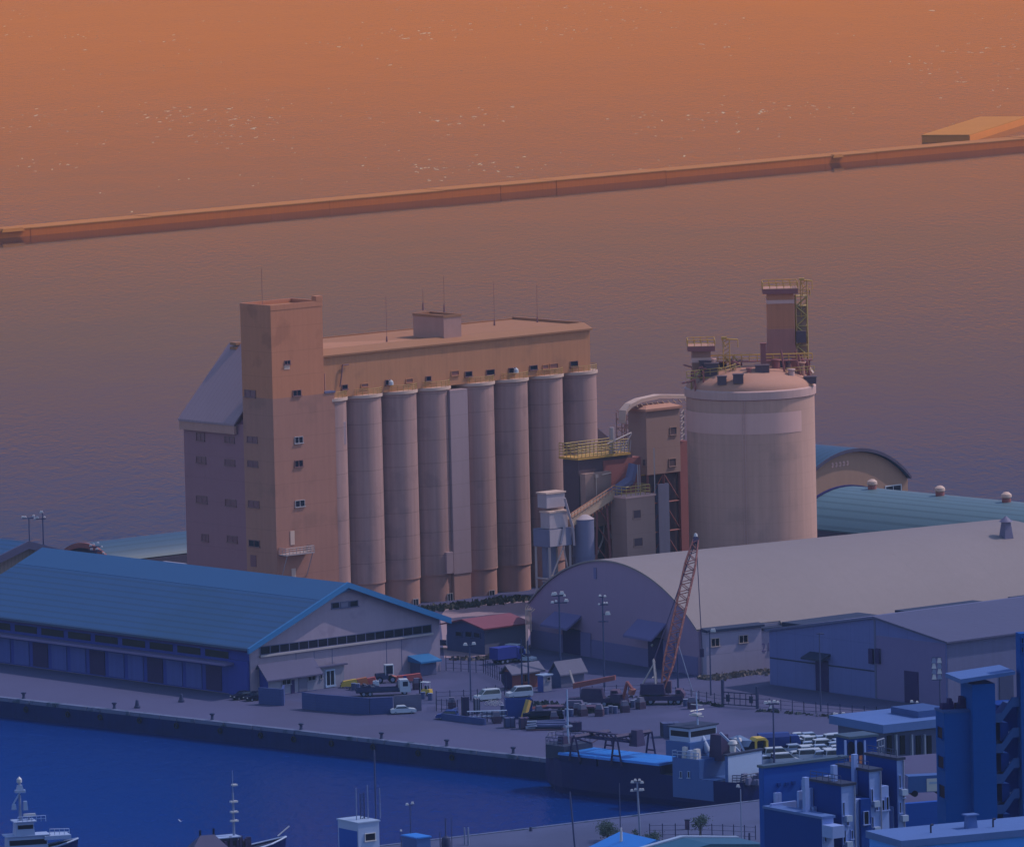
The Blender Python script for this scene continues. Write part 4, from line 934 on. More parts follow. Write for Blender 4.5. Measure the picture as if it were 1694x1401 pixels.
# ================================================================== left: large blue gabled warehouse
BWH = Site('blue_warehouse', 'long warehouse with a blue ribbed gable roof along the quay', 'warehouse', G(416, 1152), TH)
xR = BWH.X(728, 0, 4); xA = BWH.X(568, 0, 10)
zE = BWH.Z(1066); zA_ = BWH.fu(568, 966)[1]; zE2 = BWH.Z(1020, xR)
LB2 = t_for_px(BWH.P(xA, 0, zA_), BWH.w, 70)
MB().prism([(0, 0), (0, zE), (xA, zA_-.35), (xR, zE2), (xR, 0)], 'y', 0, LB2-.3).build('wall', M['gable_wall'], BWH.root)
ov = 1.7; sl = (zA_-zE)/xA; sr = (zA_-zE2)/(xR-xA)
ridge = 6.0
mb = MB(); mb.prism([(-ov, zE-ov*sl-.2), (-ov, zE-ov*sl+.2), (xA-ridge, zA_-ridge*sl+.25), (xA-ridge, zA_-ridge*sl-.1)], 'y', -1.2, LB2); mb.build('roof', M['blue_roof'], BWH.root)
mb = MB(); mb.prism([(xA-ridge+.01, zA_-ridge*sl-.08), (xA-ridge+.01, zA_-ridge*sl+.3), (xA, zA_+.35), (xA+ridge*.3, zA_+.35-ridge*.3*sr), (xA+ridge*.3, zA_-.1-ridge*.3*sr)], 'y', -1.25, LB2); mb.build('ridge_roof', M['blue_roof_ridge'], BWH.root)
mb = MB(); mb.prism([(xA+ridge*.3+.01, zA_+.3-ridge*.3*sr), (xR+ov*.8, zE2-ov*.8*sr+.2), (xR+ov*.8, zE2-ov*.8*sr-.2), (xA+ridge*.3+.01, zA_-.12-ridge*.3*sr)], 'y', -1.2, LB2); mb.build('rear_roof', M['blue_roof'], BWH.root)
mb = MB()
mb.prism([(-ov, zE-ov*sl-.7), (-ov, zE-ov*sl+.28), (xA, zA_+.5), (xA, zA_-.5)], 'y', -1.75, -1.27)
mb.prism([(xA+.01, zA_-.5), (xA+.01, zA_+.5), (xR+ov*.8, zE2-ov*.8*sr+.3), (xR+ov*.8, zE2-ov*.8*sr-.75)], 'y', -1.75, -1.27)
mb.build('verge', M['blue_trim'], BWH.root)
# gable strip window of eighteen panes, made with its frame
xa, za = BWH.fu(430, 1073.5); xb, zb = BWH.fu(713, 1042); z0, z1 = (za+zb)/2-.75, (za+zb)/2+.75
sw = MB().box(xa, xb, -.1, -.02, z0, z1).build('strip_window', M['dark_glass'], BWH.root)
mb = MB(); mb.box(xa-.2, xb+.2, -.5, -.02, z0-.35, z0-.02); mb.build('sill', M['white_frame'], sw)
mb = MB(); mb.box(xa-.07, xb+.07, -.17, -.09, z0-.02, z0+.1).box(xa-.07, xb+.07, -.17, -.09, z1-.1, z1+.02)
for k in range(19):
    x = xa+(xb-xa)*k/18; mb.box(x-.07, x+.07, -.16, -.1, z0, z1)
mb.build('mullion_frame', M['warehouse_side'], sw)
for i, (a, b) in enumerate(((548, 561), (563, 577), (578, 592))):
    cy = 1001.5-(a-548)*.1
    BWH.window('u', a, cy-5.5, b, cy+5.5, 0, M['warehouse_side'], M['dark_glass'] if i != 1 else M['hopper_blue'], mull=0)
mb = MB()
for px in (490, 520, 550, 640, 665): 
    x, z = BWH.fu(px, 1100); mb.box(x-.06, x+.06, -.03, -.003, 1, z0-.5)
mb.build('wall_stain', M['warehouse_side'], BWH.root)
x0, x1, zc0, zc1 = BWH.rect('u', 676, 1085, 707, 1093, 0)
mb = MB(); mb.prism([(-3.6, zc0), (-3.6, zc0+.3), (0, zc1+.3), (0, zc0+.1)], 'x', x0-.2, x1+.3); mb.build('door_canopy', M['blue_trim'], BWH.root)
MB().box(x0+.3, x1-.3, -2.8, -.02, .05, zc0).build('entrance_porch', M['warehouse_side'], BWH.root)
# quay side in shade: canopy ledge, doors and pale panels
yLend = LB2
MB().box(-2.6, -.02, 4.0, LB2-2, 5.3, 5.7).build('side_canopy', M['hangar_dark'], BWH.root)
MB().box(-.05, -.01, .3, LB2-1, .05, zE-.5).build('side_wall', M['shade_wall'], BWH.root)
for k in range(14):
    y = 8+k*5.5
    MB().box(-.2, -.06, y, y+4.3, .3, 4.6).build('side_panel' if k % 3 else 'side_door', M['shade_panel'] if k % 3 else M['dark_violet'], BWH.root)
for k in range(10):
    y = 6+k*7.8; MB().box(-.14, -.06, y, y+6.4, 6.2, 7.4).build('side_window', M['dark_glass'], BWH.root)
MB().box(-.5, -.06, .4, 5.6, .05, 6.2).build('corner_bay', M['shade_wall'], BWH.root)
mb = MB(); mb.box(-ov+.1, -.1, -.9, LB2-.5, zE-ov*sl-.5, zE-ov*sl-.25); mb.build('eave_soffit', M['dark_violet'], BWH.root)
# second, farther blue-roofed shed with beige gable
YS = Site('beige_shed', 'beige ribbed gable shed with blue roof at the left edge behind the long warehouse', 'shed', G(-60, 1000), TH)
xA, zA_ = YS.fu(38, 898); 
wv = 22.; zE = zA_-6.6
x0, x1 = xA-wv, xA+wv
MB().prism([(x0, 0), (x0, zE), (xA, zA_-.3), (x1, zE), (x1, 0)], 'y', 0, 60).build('wall', M['beige_wall'], YS.root)
mb = MB(); mb.prism([(x0-1.5, zE-.5), (x0-1.5, zE-.1), (xA, zA_+.35), (xA, zA_)], 'y', -1.5, 60.5); mb.build('roof', M['blue_roof'], YS.root)
mb = MB(); mb.prism([(xA+.01, zA_), (xA+.01, zA_+.35), (x1+1.5, zE-.1), (x1+1.5, zE-.5)], 'y', -1.5, 60.5); mb.build('rear_roof', M['violet_roof'], YS.root)
mb = MB(); mb.prism([(x0-1.5, zE-1.3), (x0-1.5, zE), (xA, zA_+.5), (x1+1.5, zE), (x1+1.5, zE-1.3), (xA, zA_-1.0)], 'y', -1.9, -1.52); mb.build('verge', M['violet_roof'], YS.root)
# arched shed left of the elevator
AS = Site('small_arched_shed', 'small arched shed with slate blue ribbed roof left of the elevator', 'shed', G(190, 962), TH)
Ly = AS.Y(103, 0, 4); zt = AS.Z(898, 0, Ly/2); zw = AS.Z(929)
prof = arch(Ly, zw, zt, 20)
LX = AS.X(330, Ly/2, zt)
MB().prism([(0.05, 0)]+[(max(.05, min(Ly-.05, y)), z-.3) for y, z in prof]+[(Ly-.05, 0)], 'x', 0, LX).build('wall', M['arch_dark'], AS.root)
mb = MB(); n = len(prof); vs = []
for k in range(9): vs += [(-.5+(LX+.5)*k/8, y, z) for y, z in prof]
fs = [(k*n+i, k*n+i+1, (k+1)*n+i+1, (k+1)*n+i) for k in range(8) for i in range(n-1)]
mb.add(vs, fs); mb.sm = True; mb.build('roof', M['slate_roof'], AS.root)
mb = MB()
for a, b in zip(prof, prof[1:]): mb.prism([(a[0], a[1]-.9), (a[0], a[1]+.12), (b[0], b[1]+.12), (b[0], b[1]-.9)], 'x', -1.0, -.5)
mb.build('verge', M['plant_maroon'], AS.root)
LS = Site('lean_to', 'low white edged lean-to tucked between the small arched shed and elevator', 'lean-to', G(238, 968), TH)
xr = LS.X(306, 0, 3); MB().box(0, xr, 0, 6, 0, 3.0).build('wall', M['warehouse_side'], LS.root); MB().box(-.4, xr+.3, -.5, 6.4, 3.0, 3.3).build('roof', M['hut_cream'], LS.root)

# ================================================================== small huts in the yard
def hut(name, label, pA, pl, pr_, pt, wall, roof, cat='hut', kind='gable', rise=1.2, axis='u', lit=None, over=.5, th=TH):
    s = Site(name, label, cat, G(*pA), th); h = s.Z(pt); yl = s.Y(pl, 0, h); xr = s.X(pr_, 0, h)
    if kind == 'flat':
        MB().box(0, xr, 0, yl, 0, h).build('wall', wall, s.root)
        MB().tbox(-over, xr+over, -over, yl+over, h, h+rise, 0, 0, 0, 0).build('roof', roof, s.root)
    elif axis == 'u':      # ridge along u
        MB().prism([(0, 0), (0, h), (yl/2, h+rise), (yl, h), (yl, 0)], 'x', 0, xr).build('wall', wall, s.root)
        k = rise/(yl/2)
        MB().prism([(-over, h-over*k), (yl/2, h+rise), (yl+over, h-over*k), (yl+over, h-over*k+.25), (yl/2, h+rise+.25), (-over, h-over*k+.25)], 'x', -over, xr+over).build('roof', roof, s.root)
    else:
        MB().prism([(0, 0), (0, h), (xr/2, h+rise), (xr, h), (xr, 0)], 'y', 0, yl).build('wall', wall, s.root)
        k = rise/(xr/2)
        MB().prism([(-over, h-over*k), (xr/2, h+rise), (xr+over, h-over*k), (xr+over, h-over*k+.25), (xr/2, h+rise+.25), (-over, h-over*k+.25)], 'y', -over, yl+over).build('roof', roof, s.root)
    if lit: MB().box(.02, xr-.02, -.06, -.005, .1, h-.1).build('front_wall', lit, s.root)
    s.h, s.xr, s.yl = h, xr, yl
    return s
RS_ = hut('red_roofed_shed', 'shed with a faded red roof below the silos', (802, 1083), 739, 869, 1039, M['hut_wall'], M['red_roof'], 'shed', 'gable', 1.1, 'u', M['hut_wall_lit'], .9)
for (a, b, c, d) in ((754, 1044, 765, 1053), (770, 1044, 781, 1054), (784, 1046, 795, 1055)): RS_.window('w', a, b, c, d, 0, M['hut_wall'], M['dark_glass'], mull=0)
BH = hut('brick_hut', 'brick red hut with grey roof behind the white van', (848, 1141), 834, 893, 1111, M['brick_red'], M['grey_roof'], 'hut', 'gable', .9, 'u', None, .7)
BH.window('u', 866, 1114, 876, 1128, 0, M['dim_frame'], M['dark_glass'])
MB().box(-.06, -.005, .05, BH.yl-.05, .1, BH.h-.1).build('side_wall', M['dark_violet'], BH.root)
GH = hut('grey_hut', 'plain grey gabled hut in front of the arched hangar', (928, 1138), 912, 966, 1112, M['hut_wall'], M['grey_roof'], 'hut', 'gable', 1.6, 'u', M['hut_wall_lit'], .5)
WC = hut('white_cabinet', 'small pale cabinet with a dark opening right of the brick hut', (899, 1145), 889, 912, 1118, M['shade_panel'], M['cool_white'], 'cabinet', 'flat', .2, 'u', M['hut_cream'], .25)
WC.window('u', 904, 1119, 910, 1126, -.06, M['hut_cream'], M['dark_glass'], mull=0, fr=.1)
OF = hut('site_office', 'long low office hut with violet gable roof before the blue warehouse', (444, 1152), 422, 524, 1119, M['shade_wall'], M['violet_roof'], 'office', 'gable', 1.8, 'u', M['hut_cream'], .8)
for (a, b, c, d) in ((466, 1122, 481, 1133), (509, 1113, 522, 1126)): OF.window('u', a, b, c, d, -.06, M['hut_cream'], M['dark_glass'])
OF.door('u', 481, 1124, 487, 1148, -.06, M['dark_violet']); OF.door('u', 494, 1119, 508, 1143, -.06, M['hut_wall_lit'], 'panel')
FX = hut('office_extension', 'flat roofed cream extension with tall doorway beside the violet roofed office', (525, 1140), 523, 569, 1105, M['hut_cream'], M['violet_roof'], 'office', 'flat', .25, 'u', None, .5)
FX.window('u', 538, 1107, 554, 1136, 0, M['cool_white'], M['dark_glass'], mull=1, fr=.35, name='glazed_door')
FX.window('u', 529, 1115, 533, 1123, 0, M['hut_cream'], M['dark_glass'], mull=0, fr=.1)
# block walls of the compound
def wall_run(name, label, pts, h, mt, capm=None):
    P = [G(*p) for p in pts]; s = Site(name, label, 'wall', P[0], 0)
    for a, b in zip(P, P[1:]):
        a, b = s.loc(a), s.loc(b); d = (b-a).normalized(); n = Vector((-d.y, d.x, 0))*.18
        MB().add([a-n, b-n, b+n, a+n, a-n+Z3*h, b-n+Z3*h, b+n+Z3*h, a+n+Z3*h], [(0,3,2,1),(4,5,6,7),(0,1,5,4),(1,2,6,5),(2,3,7,6),(3,0,4,7)]).build('wall_panel', mt, s.root)
    return s
wall_run('compound_wall', 'short dark block wall corner beside the two parked dark cars', [(429, 1164), (468, 1167), (470, 1160)], 2.9, M['block_wall'])
wall_run('compound_wall', 'long dark block wall in front of the flatbed truck', [(501, 1172), (524, 1175), (612, 1182), (650, 1180)], 2.9, M['block_wall'])
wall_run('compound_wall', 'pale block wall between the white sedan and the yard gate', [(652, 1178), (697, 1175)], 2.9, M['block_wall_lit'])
wall_run('compound_wall', 'low blue edged retaining wall around the quay clutter', [(757, 1180), (732, 1190), (803, 1199)], 1.1, M['block_wall'])
# ================================================================== vehicles
def gang(px, py, ang): 
    """ground point and heading; ang in degrees from +x (right) towards +y (away)"""
    return G(px, py), R_(ang)
def wheels(root, xs, w, r, mt=None):
    for x in xs:
        for s in (-1, 1):
            o = MB().tube((x, s*(w/2-.02), r), (x, s*(w/2-.26), r), r, None, 14).build('wheel', M['tyre'], root)
            MB().tube((x, s*(w/2+.0), r), (x, s*(w/2-.1), r), r*.55, None, 10).build('rim', mt or M['pole_pale'], o)
def make_car(name, label, body='white_paint', kind='sedan', L=4.4, Wd=1.7, group=None, cat='car'):
    r = empty(name, (0, 0, 0)); tag(r, label, cat, group); h = L/2
    if kind == 'sedan':
        low = [(-h, .35), (-h, .8), (-h+.25, .95), (h-1.35, .98), (h-.15, .8), (h, .6), (h, .3), (-h+.1, .25)]
        cab = [(-h+.55, .95), (-h+1.25, 1.42), (-h+2.45, 1.45), (h-1.2, .97)]
    elif kind == 'hatch':
        low = [(-h, .4), (-h+.05, .95), (h-1.2, 1.0), (h-.15, .82), (h, .6), (h, .3), (-h+.1, .25)]
        cab = [(-h+.06, .95), (-h+.35, 1.55), (-h+2.1, 1.58), (h-1.05, 1.0)]
    else:  # van
        low = [(-h, .4), (-h, 1.12), (h-.95, 1.12), (h-.12, .9), (h, .6), (h, .3), (-h+.1, .25)]
        cab = [(-h+.02, 1.1), (-h+.18, 1.95), (h-1.75, 1.97), (h-.85, 1.12)]
    b = MB().prism(low, 'y', -Wd/2, Wd/2).build('body', M[body], r)
    c = cab; n = len(c); k = .86
    vs = [(p[0], -Wd/2*(k if p[1] > 1.2 else .98), p[1]) for p in c]+[(p[0], Wd/2*(k if p[1] > 1.2 else .98), p[1]) for p in c]
    MB().add(vs, [tuple(range(n)), tuple(range(2*n-1, n-1, -1))]+[(i, (i+1) % n, n+(i+1) % n, n+i) for i in range(n)]).build('cabin', M[body], r)
    # side glass, windscreen, rear glass set proud
    zb, zt = c[0][1]+.06, c[1][1]-.12
    def xi(p, q, z): t = (z-p[1])/(q[1]-p[1]); return p[0]+(q[0]-p[0])*t
    for s in (-1, 1):
        yb = s*(Wd/2*.98+.012); yt = s*(Wd/2*k+.03)
        xa0, xa1 = xi(c[0], c[1], zb)+.12, xi(c[0], c[1], zt)+.12; xb0, xb1 = xi(c[3], c[2], zb)-.12, xi(c[3], c[2], zt)-.1
        MB().quad((xa0, yb, zb), (xb0, yb, zb), (xb1, yt, zt), (xa1, yt, zt)).build('side_window', M['car_glass'], r)
    for p, q, nm, dx in ((c[3], c[2], 'windscreen', .03), (c[0], c[1], 'rear_window', -.03)):
        x0, x1 = xi(p, q, zb)+dx, xi(p, q, zt)+dx; w0, w1 = Wd/2*.9, Wd/2*.78
        MB().quad((x0, -w0, zb), (x0, w0, zb), (x1, w1, zt), (x1, -w1, zt)).build(nm, M['car_glass'], r)
    for s in (-1, 1):
        MB().box(h-.08, h+.02, s*Wd*.36-.16, s*Wd*.36+.16, .55, .72).build('headlight', M['lamp_white'], r)
    wheels(r, (-h+.8, h-.85), Wd, .31)
    return r
def put(o, px, py, ang, z=0.0):
    o.location = G(px, py, z); o.rotation_euler = (0, 0, R_(ang)); return o
put(make_car('parked_car', 'white sedan parked on the quay beside the pale block wall', 'white_paint', 'sedan'), 667, 1180, 8)
put(make_car('parked_car', 'near black car parked in the shade left of the office, front one', 'black_paint', 'sedan'), 402, 1156, 215)
put(make_car('parked_car', 'dark car with white bonnet touching the dark block wall corner', 'black_paint', 'hatch', 4.0), 422, 1158, 215)
put(make_car('parked_van', 'white minivan with dark windows beside the lamp post fence', 'white_paint', 'van', 4.6, 1.75, cat='van'), 806, 1158, 205)
put(make_car('parked_van', 'white van behind the blue skip below the brick hut', 'white_paint', 'van', 4.6, 1.75, cat='van'), 859, 1153, 202)
put(make_car('parked_car', 'white estate car by the arched hangar, beside the blue lorry', 'white_paint', 'hatch', 4.7, 1.75), 866, 1094, -30)
put(make_car('parked_van', 'white van half hidden behind the blue lorry near the hangar', 'white_paint', 'van', 4.4, 1.7, cat='van'), 855, 1083, -35)
put(make_car('parked_car', 'small blue car at the quay edge beside the gate', 'truck_blue', 'hatch', 3.8), 740, 1189, 170)

def make_truck(name, label, cab='white_paint', bed='truck_blue', L=7.5, box=False, cat='truck'):
    r = empty(name, (0, 0, 0)); tag(r, label, cat); h = L/2; W2 = 1.15
    MB().box(-h, h-.2, -.45, .45, .6, .85).build('chassis', M['dark_steel'], r)
    c = MB().prism([(h-1.9, .6), (h-1.9, 2.75), (h-.45, 2.75), (h, 1.6), (h, .55)], 'y', -W2, W2).build('cab', M[cab], r)
    MB().quad((h+.02, -W2*.88, 1.62), (h+.02, W2*.88, 1.62), (h-.38, W2*.85, 2.6), (h-.38, -W2*.85, 2.6)).build('windscreen', M['car_glass'], c)
    for s in (-1, 1): 
        MB().box(h-1.4, h-.5, s*(W2+.005), s*(W2+.03), 1.6, 2.45).build('side_window', M['car_glass'], c)
        MB().box(h-.03, h+.03, s*.8-.15, s*.8+.15, .8, 1.0).build('headlight', M['lamp_white'], c)
    if box: MB().box(-h, h-2.1, -W2-.05, W2+.05, .9, 3.0).build('cargo_box', M[bed], r)
    else:
        mb = MB().box(-h, h-2.1, -W2, W2, .86, 1.0); mb.box(-h, h-2.1, -W2-.05, -W2, .86, 1.4).box(-h, h-2.1, W2, W2+.05, .86, 1.4).box(-h-.05, -h, -W2, W2, .86, 1.4); mb.build('flatbed', M[bed], r)
    wheels(r, (-h+1.2, -h+2.3, h-1.1), 2.25, .48)
    return r
put(make_truck('flatbed_truck', 'flatbed truck with white cab behind the long block wall', 'white_paint', 'dark_steel', 9.5), 634, 1150, 8)
put(make_truck('cab_truck', 'white lorry cab peeping out behind the right corner of the blue warehouse', 'white_paint', 'dark_steel', 7.5), 728, 1072, -25)
put(make_truck('box_lorry', 'dark blue box lorry parked tail on beside the arched hangar', 'shade_wall', 'shade_wall', 6.5, True), 840, 1096, 40)

def forklift(px, py, ang):
    r = empty('forklift', G(px, py), R_(ang)); tag(r, 'yellow forklift with black mast near the flatbed truck', 'forklift')
    MB().tbox(-1.2, .8, -.55, .55, .3, 1.15, .1, .3, .05, .05).build('body', M['yellow_paint'], r)
    mb = MB()
    for x in (-.7, .7):
        for y in (-.5, .5): mb.bar((x, y, 1.1), (x*.85, y, 2.3), .1)
    mb.box(-.75, .75, -.6, .6, 2.3, 2.4); mb.build('overhead_guard', M['white_paint'], r)
    mb = MB()
    for y in (-.35, .35): mb.box(.9, 1.05, y-.07, y+.07, .1, 2.9); mb.box(1.05, 2.1, y-.06, y+.06, .1, .18)
    mb.box(.92, 1.02, -.4, .4, 1.5, 1.65); mb.box(.92, 1.02, -.4, .4, 2.75, 2.9); mb.build('mast', M['black_paint'], r)
    MB().box(-.5, 0, -.3, .3, 1.15, 1.7).build('seat', M['black_paint'], r)
    wheels(r, (-.8, .6), 1.2, .32)
forklift(704, 1150, 150)
def tractor(px, py, ang):
    r = empty('wheel_loader', G(px, py), R_(ang)); tag(r, 'dark wheel loader with white framed cab by the warehouse gable', 'loader')
    MB().tbox(-2.2, 0.2, -.8, .8, .7, 1.7, .2, 0, .1, .1).build('body', M['dark_steel'], r)
    mb = MB()
    for x in (-.3, 1.1):
        for y in (-.65, .65): mb.bar((x, y, 1.4), (x, y, 3.1), .14)
    mb.box(-.4, 1.2, -.75, .75, 3.1, 3.25); mb.build('cab', M['white_paint'], r); MB().box(-.25, 1.05, -.6, .6, 1.6, 3.05).build('cab_glass', M['car_glass'], r)
    mb = MB(); mb.bar((1.0, -.5, 1.2), (2.9, -.5, .6), .2).bar((1.0, .5, 1.2), (2.9, .5, .6), .2); mb.build('lift_arm', M['red_paint'], r)
    MB().prism([(2.7, .15), (3.7, .15), (3.3, 1.2), (2.8, 1.2)], 'y', -1.1, 1.1).build('bucket', M['truck_blue'], r)
    wheels(r, (-1.4, .9), 2.0, .62)
tractor(640, 1129, 10)
def implement(px, py, ang, label, m1, L=3.2, cat='farm implement'):
    r = empty('plough_attachment', G(px, py), R_(ang)); tag(r, label, cat)
    MB().prism([(-L/2, .25), (L/2, .25), (L/2-.4, 1.5), (-L/2+.5, 1.2)], 'y', -.5, .5).build('blade', M[m1], r)
    MB().bar((-L/2, .3, .3), (L/2, .8, .9), .25).bar((L/2-.3, -.5, .2), (L/2-.3, 1.4, .7), .22).bar((-L/2+.4, -.4, .2), (-L/2+.4, 1.4, .7), .2).build('frame', M['dark_steel'], r)
implement(578, 1137, 10, 'yellow snow plough blade leftmost beside the glazed door', 'yellow_paint')
implement(597, 1134, 10, 'orange yellow snow plough blade, second from the glazed door', 'orange_paint', 2.8)
implement(613, 1133, 0, 'red plough attachment between yellow blades and the white tank', 'red_paint', 2.4)
implement(676, 1128, 12, 'long red lifting blade lying behind the white truck cab', 'red_paint', 5.0)
r = empty('water_tank', G(622, 1137), 0); tag(r, 'small white plastic tank beside the red plough attachment', 'tank')
MB().tbox(-.6, .6, -.5, .5, .05, 1.2, .08, .08, .08, .08).build('tank_body', M['white_paint'], r); MB().lathe([(.2, 1.2), (.2, 1.32), (.01, 1.35)], 10).build('lid', M['cool_white'], r)
r = empty('scrap_pile', G(598, 1139), 0); tag(r, 'dark heap of steel parts under the yellow plough blades', 'scrap'); rr = random.Random(9)
mb = MB()
for k in range(16): x = rr.uniform(-3.5, 3.5); y = rr.uniform(-.8, .8); mb.bar((x, y, rr.uniform(.1, .5)), (x+rr.uniform(-1.2, 1.2), y+rr.uniform(-.5, .5), rr.uniform(.2, 1.0)), .25)
mb.build('steel_parts', M['dark_steel'], r)

# ================================================================== mobile lattice crane
r = empty('mobile_crane', G(1096, 1164), R_(-8)); tag(r, 'dark mobile crane with a tall rust red lattice boom', 'crane')
MB().tbox(-3.8, 3.9, -1.4, 1.4, .75, 1.5, 0, .5, 0, 0).build('carrier', M['crane_dark'], r)
wheels(r, (-3.0, -1.9, 1.6, 2.9), 2.7, .58)
c = MB().prism([(2.4, 1.5), (2.4, 2.6), (3.3, 2.6), (3.9, 1.9), (3.9, 1.3)], 'y', -1.2, 1.2).build('driver_cab', M['cargo_brown'], r); MB().box(2.6, 3.2, -1.23, -1.2, 1.9, 2.5).build('cab_window', M['car_glass'], c)
MB().lathe([(1.2, 1.5), (1.2, 1.8)], 16, -1.2).build('turntable', M['dark_steel'], r)
up = MB().tbox(-3.8, .6, -1.4, 1.4, 1.8, 3.6, .3, .2, .1, .1).build('upper_house', M['crane_dark'], r)
MB().box(.2, 1.5, .2, 1.35, 1.8, 3.9).build('operator_cab', M['cargo_brown'], r)
mb = MB(); A1 = at_depth(1081, 1091, G(1096, 1164).y); 
inv = Matrix.Rotation(-R_(-8), 3, 'Z')
def cl(P): return inv @ (Vector(P)-r.location)
at = cl(A1)
for y in (-.9, .9): mb.bar((-1.0, y, 3.5), (at.x, y*.6, at.z), .22); mb.bar((-3.4, y, 3.4), (at.x+.2, y*.6, at.z-.4), .16)
mb.bar((at.x, -.6, at.z), (at.x, .6, at.z), .25); mb.bar((-1.6, -.8, 4.6), (-1.6, .8, 4.6), .2)
mb.build('gantry', M['white_frame'], r)
tipP = at_depth(1151, 893, G(1096, 1164).y+9); tip = cl(tipP); foot = Vector((.1, 0, 2.6))
d = (tip-foot); LN = d.length; d.normalize(); sd_ = Vector((0, 1, 0)); sd_ = (sd_-d*sd_.dot(d)).normalized(); up_ = d.cross(sd_)
def boom_pt(t, a, b):
    w = .28+.62*min(1, t/5)*min(1, (LN-t)/6+.25); return foot+d*t+sd_*(a*w)+up_*(b*w)
mb = MB(); n = 30
for k in range(n):
    t0, t1 = LN*k/n, LN*(k+1)/n
    for a in (-1, 1):
        for b in (-1, 1): mb.bar(boom_pt(t0, a, b), boom_pt(t1, a, b), .17)
    s = 1 if k % 2 else -1
    for b in (-1, 1): mb.bar(boom_pt(t0, s, b), boom_pt(t1, -s, b), .11)
    for a in (-1, 1): mb.bar(boom_pt(t0, a, s), boom_pt(t1, a, -s), .11)
bo = mb.build('lattice_boom', M['rust_boom'], r)
MB().tube(tip-sd_*.5, tip+sd_*.5, .55, None, 12).build('boom_head', M['cargo_brown'], bo); MB().lathe([(.01, tip.z+.3), (.35, tip.z+.6), (.25, tip.z+1.1), (.01, tip.z+1.2)], 10, tip.x, tip.y).build('warning_light', M['lamp_white'], bo)
mb = MB()
for k in range(3): mb.bar(tip+sd_*(k-1)*.3, (at.x+.1, (k-1)*.4, at.z), .09)
for y in (-.25, .25): mb.bar(tip+d*.3+sd_*y, (tip.x+.9-.2, tip.y+y, tip.z-19), .08)
mb.build('cable', M['crane_dark'], r)
MB().box(tip.x+.35, tip.x+1.0, tip.y-.3, tip.y+.3, tip.z-20.4, tip.z-19).build('hook_block', M['crane_dark'], r)

# truck mounted crane with low boom
r = empty('crane_carrier', G(985, 1168), R_(-12)); tag(r, 'dark lorry crane with a low pinkish boom left of the lattice crane', 'crane')
MB().box(-4.5, 4.6, -1.3, 1.3, .8, 1.5).build('carrier', M['crane_dark'], r); wheels(r, (-3.4, -2.2, 1.8, 3.4), 2.6, .58)
c = MB().prism([(2.9, 1.5), (2.9, 2.9), (4.1, 2.9), (4.6, 2.0), (4.6, 1.2)], 'y', -1.2, 1.2).build('cab', M['cargo_brown'], r); MB().box(3.1, 4.0, -1.23, -1.2, 2.0, 2.75).build('cab_window', M['car_glass'], c)
MB().tbox(-2.4, 1.6, -1.2, 1.2, 1.5, 3.1, .2, .4, .1, .1).build('upper_house', M['crane_dark'], r)
MB().prism([(-3.8, 3.1), (3.6, 4.6), (3.6, 5.4), (-3.8, 4.0)], 'y', -.45, .45).build('boom', M['brick_red'], r)
MB().bar((-3.6, .3, 3.6), (-4.4, .3, 6.2), .18).bar((-3.6, -.3, 3.6), (-4.4, -.3, 6.2), .18).build('gantry', M['white_frame'], r)
r = empty('excavator', G(1026, 1170), R_(-50)); tag(r, 'rusty red excavator arm standing between the two dark cranes', 'excavator')
MB().tbox(-1.4, 1.2, -1.1, 1.1, .9, 2.4, .1, .3, .1, .1).build('body', M['crane_dark'], r); MB().box(-1.6, 1.6, -1.3, -.8, 0, .8).box(-1.6, 1.6, .8, 1.3, 0, .8).build('track', M['tyre'], r)
MB().path([(.8, 0, 1.6), (2.0, 0, 4.6), (3.4, 0, 3.4)], .3, 6).build('boom', M['brick_red'], r); MB().prism([(3.2, 2.4), (3.8, 3.4), (3.2, 3.6), (2.7, 2.9)], 'y', -.5, .5).build('bucket', M['rust_boom'], r)
r = empty('trailer', G(915, 1178), R_(-12)); tag(r, 'low loader trailer with sloping brown ramps beside the blue skip', 'trailer')
MB().box(-1, 7.5, -1.25, 1.25, .9, 1.2).build('deck', M['cargo_brown'], r); MB().prism([(-7, .05), (-1, 1.0), (-1, 1.2), (-7, .3)], 'y', -1.2, -.5).prism([(-7, .05), (-1, 1.0), (-1, 1.2), (-7, .3)], 'y', .5, 1.2).build('ramp', M['brick_red'], r); wheels(r, (2.5, 3.8, 5.1), 2.5, .45)
MB().tbox(2.0, 5.5, -.8, .8, 1.2, 2.1, .4, .5, .1, .1).build('cargo_cover', M['violet_roof'], r)
# blue skip with a leaning plank
r = empty('blue_skip', G(859, 1188), R_(6)); tag(r, 'tall dark blue skip with a tan plank leaning on it', 'skip')
mb = MB().box(-2.3, 2.3, 0, 2.2, 0, .3); mb.box(-2.3, 2.3, 0, .15, .3, 3.3).box(-2.3, 2.3, 2.05, 2.2, .3, 3.3).box(-2.3, -2.15, .15, 2.05, .3, 3.3).box(2.15, 2.3, .15, 2.05, .3, 3.3); mb.build('shell', M['truck_blue'], r)
MB().bar((.6, -.9, 0), (1.7, -.08, 3.1), .75).build('leaning_plank', M['dull_yellow'], r)
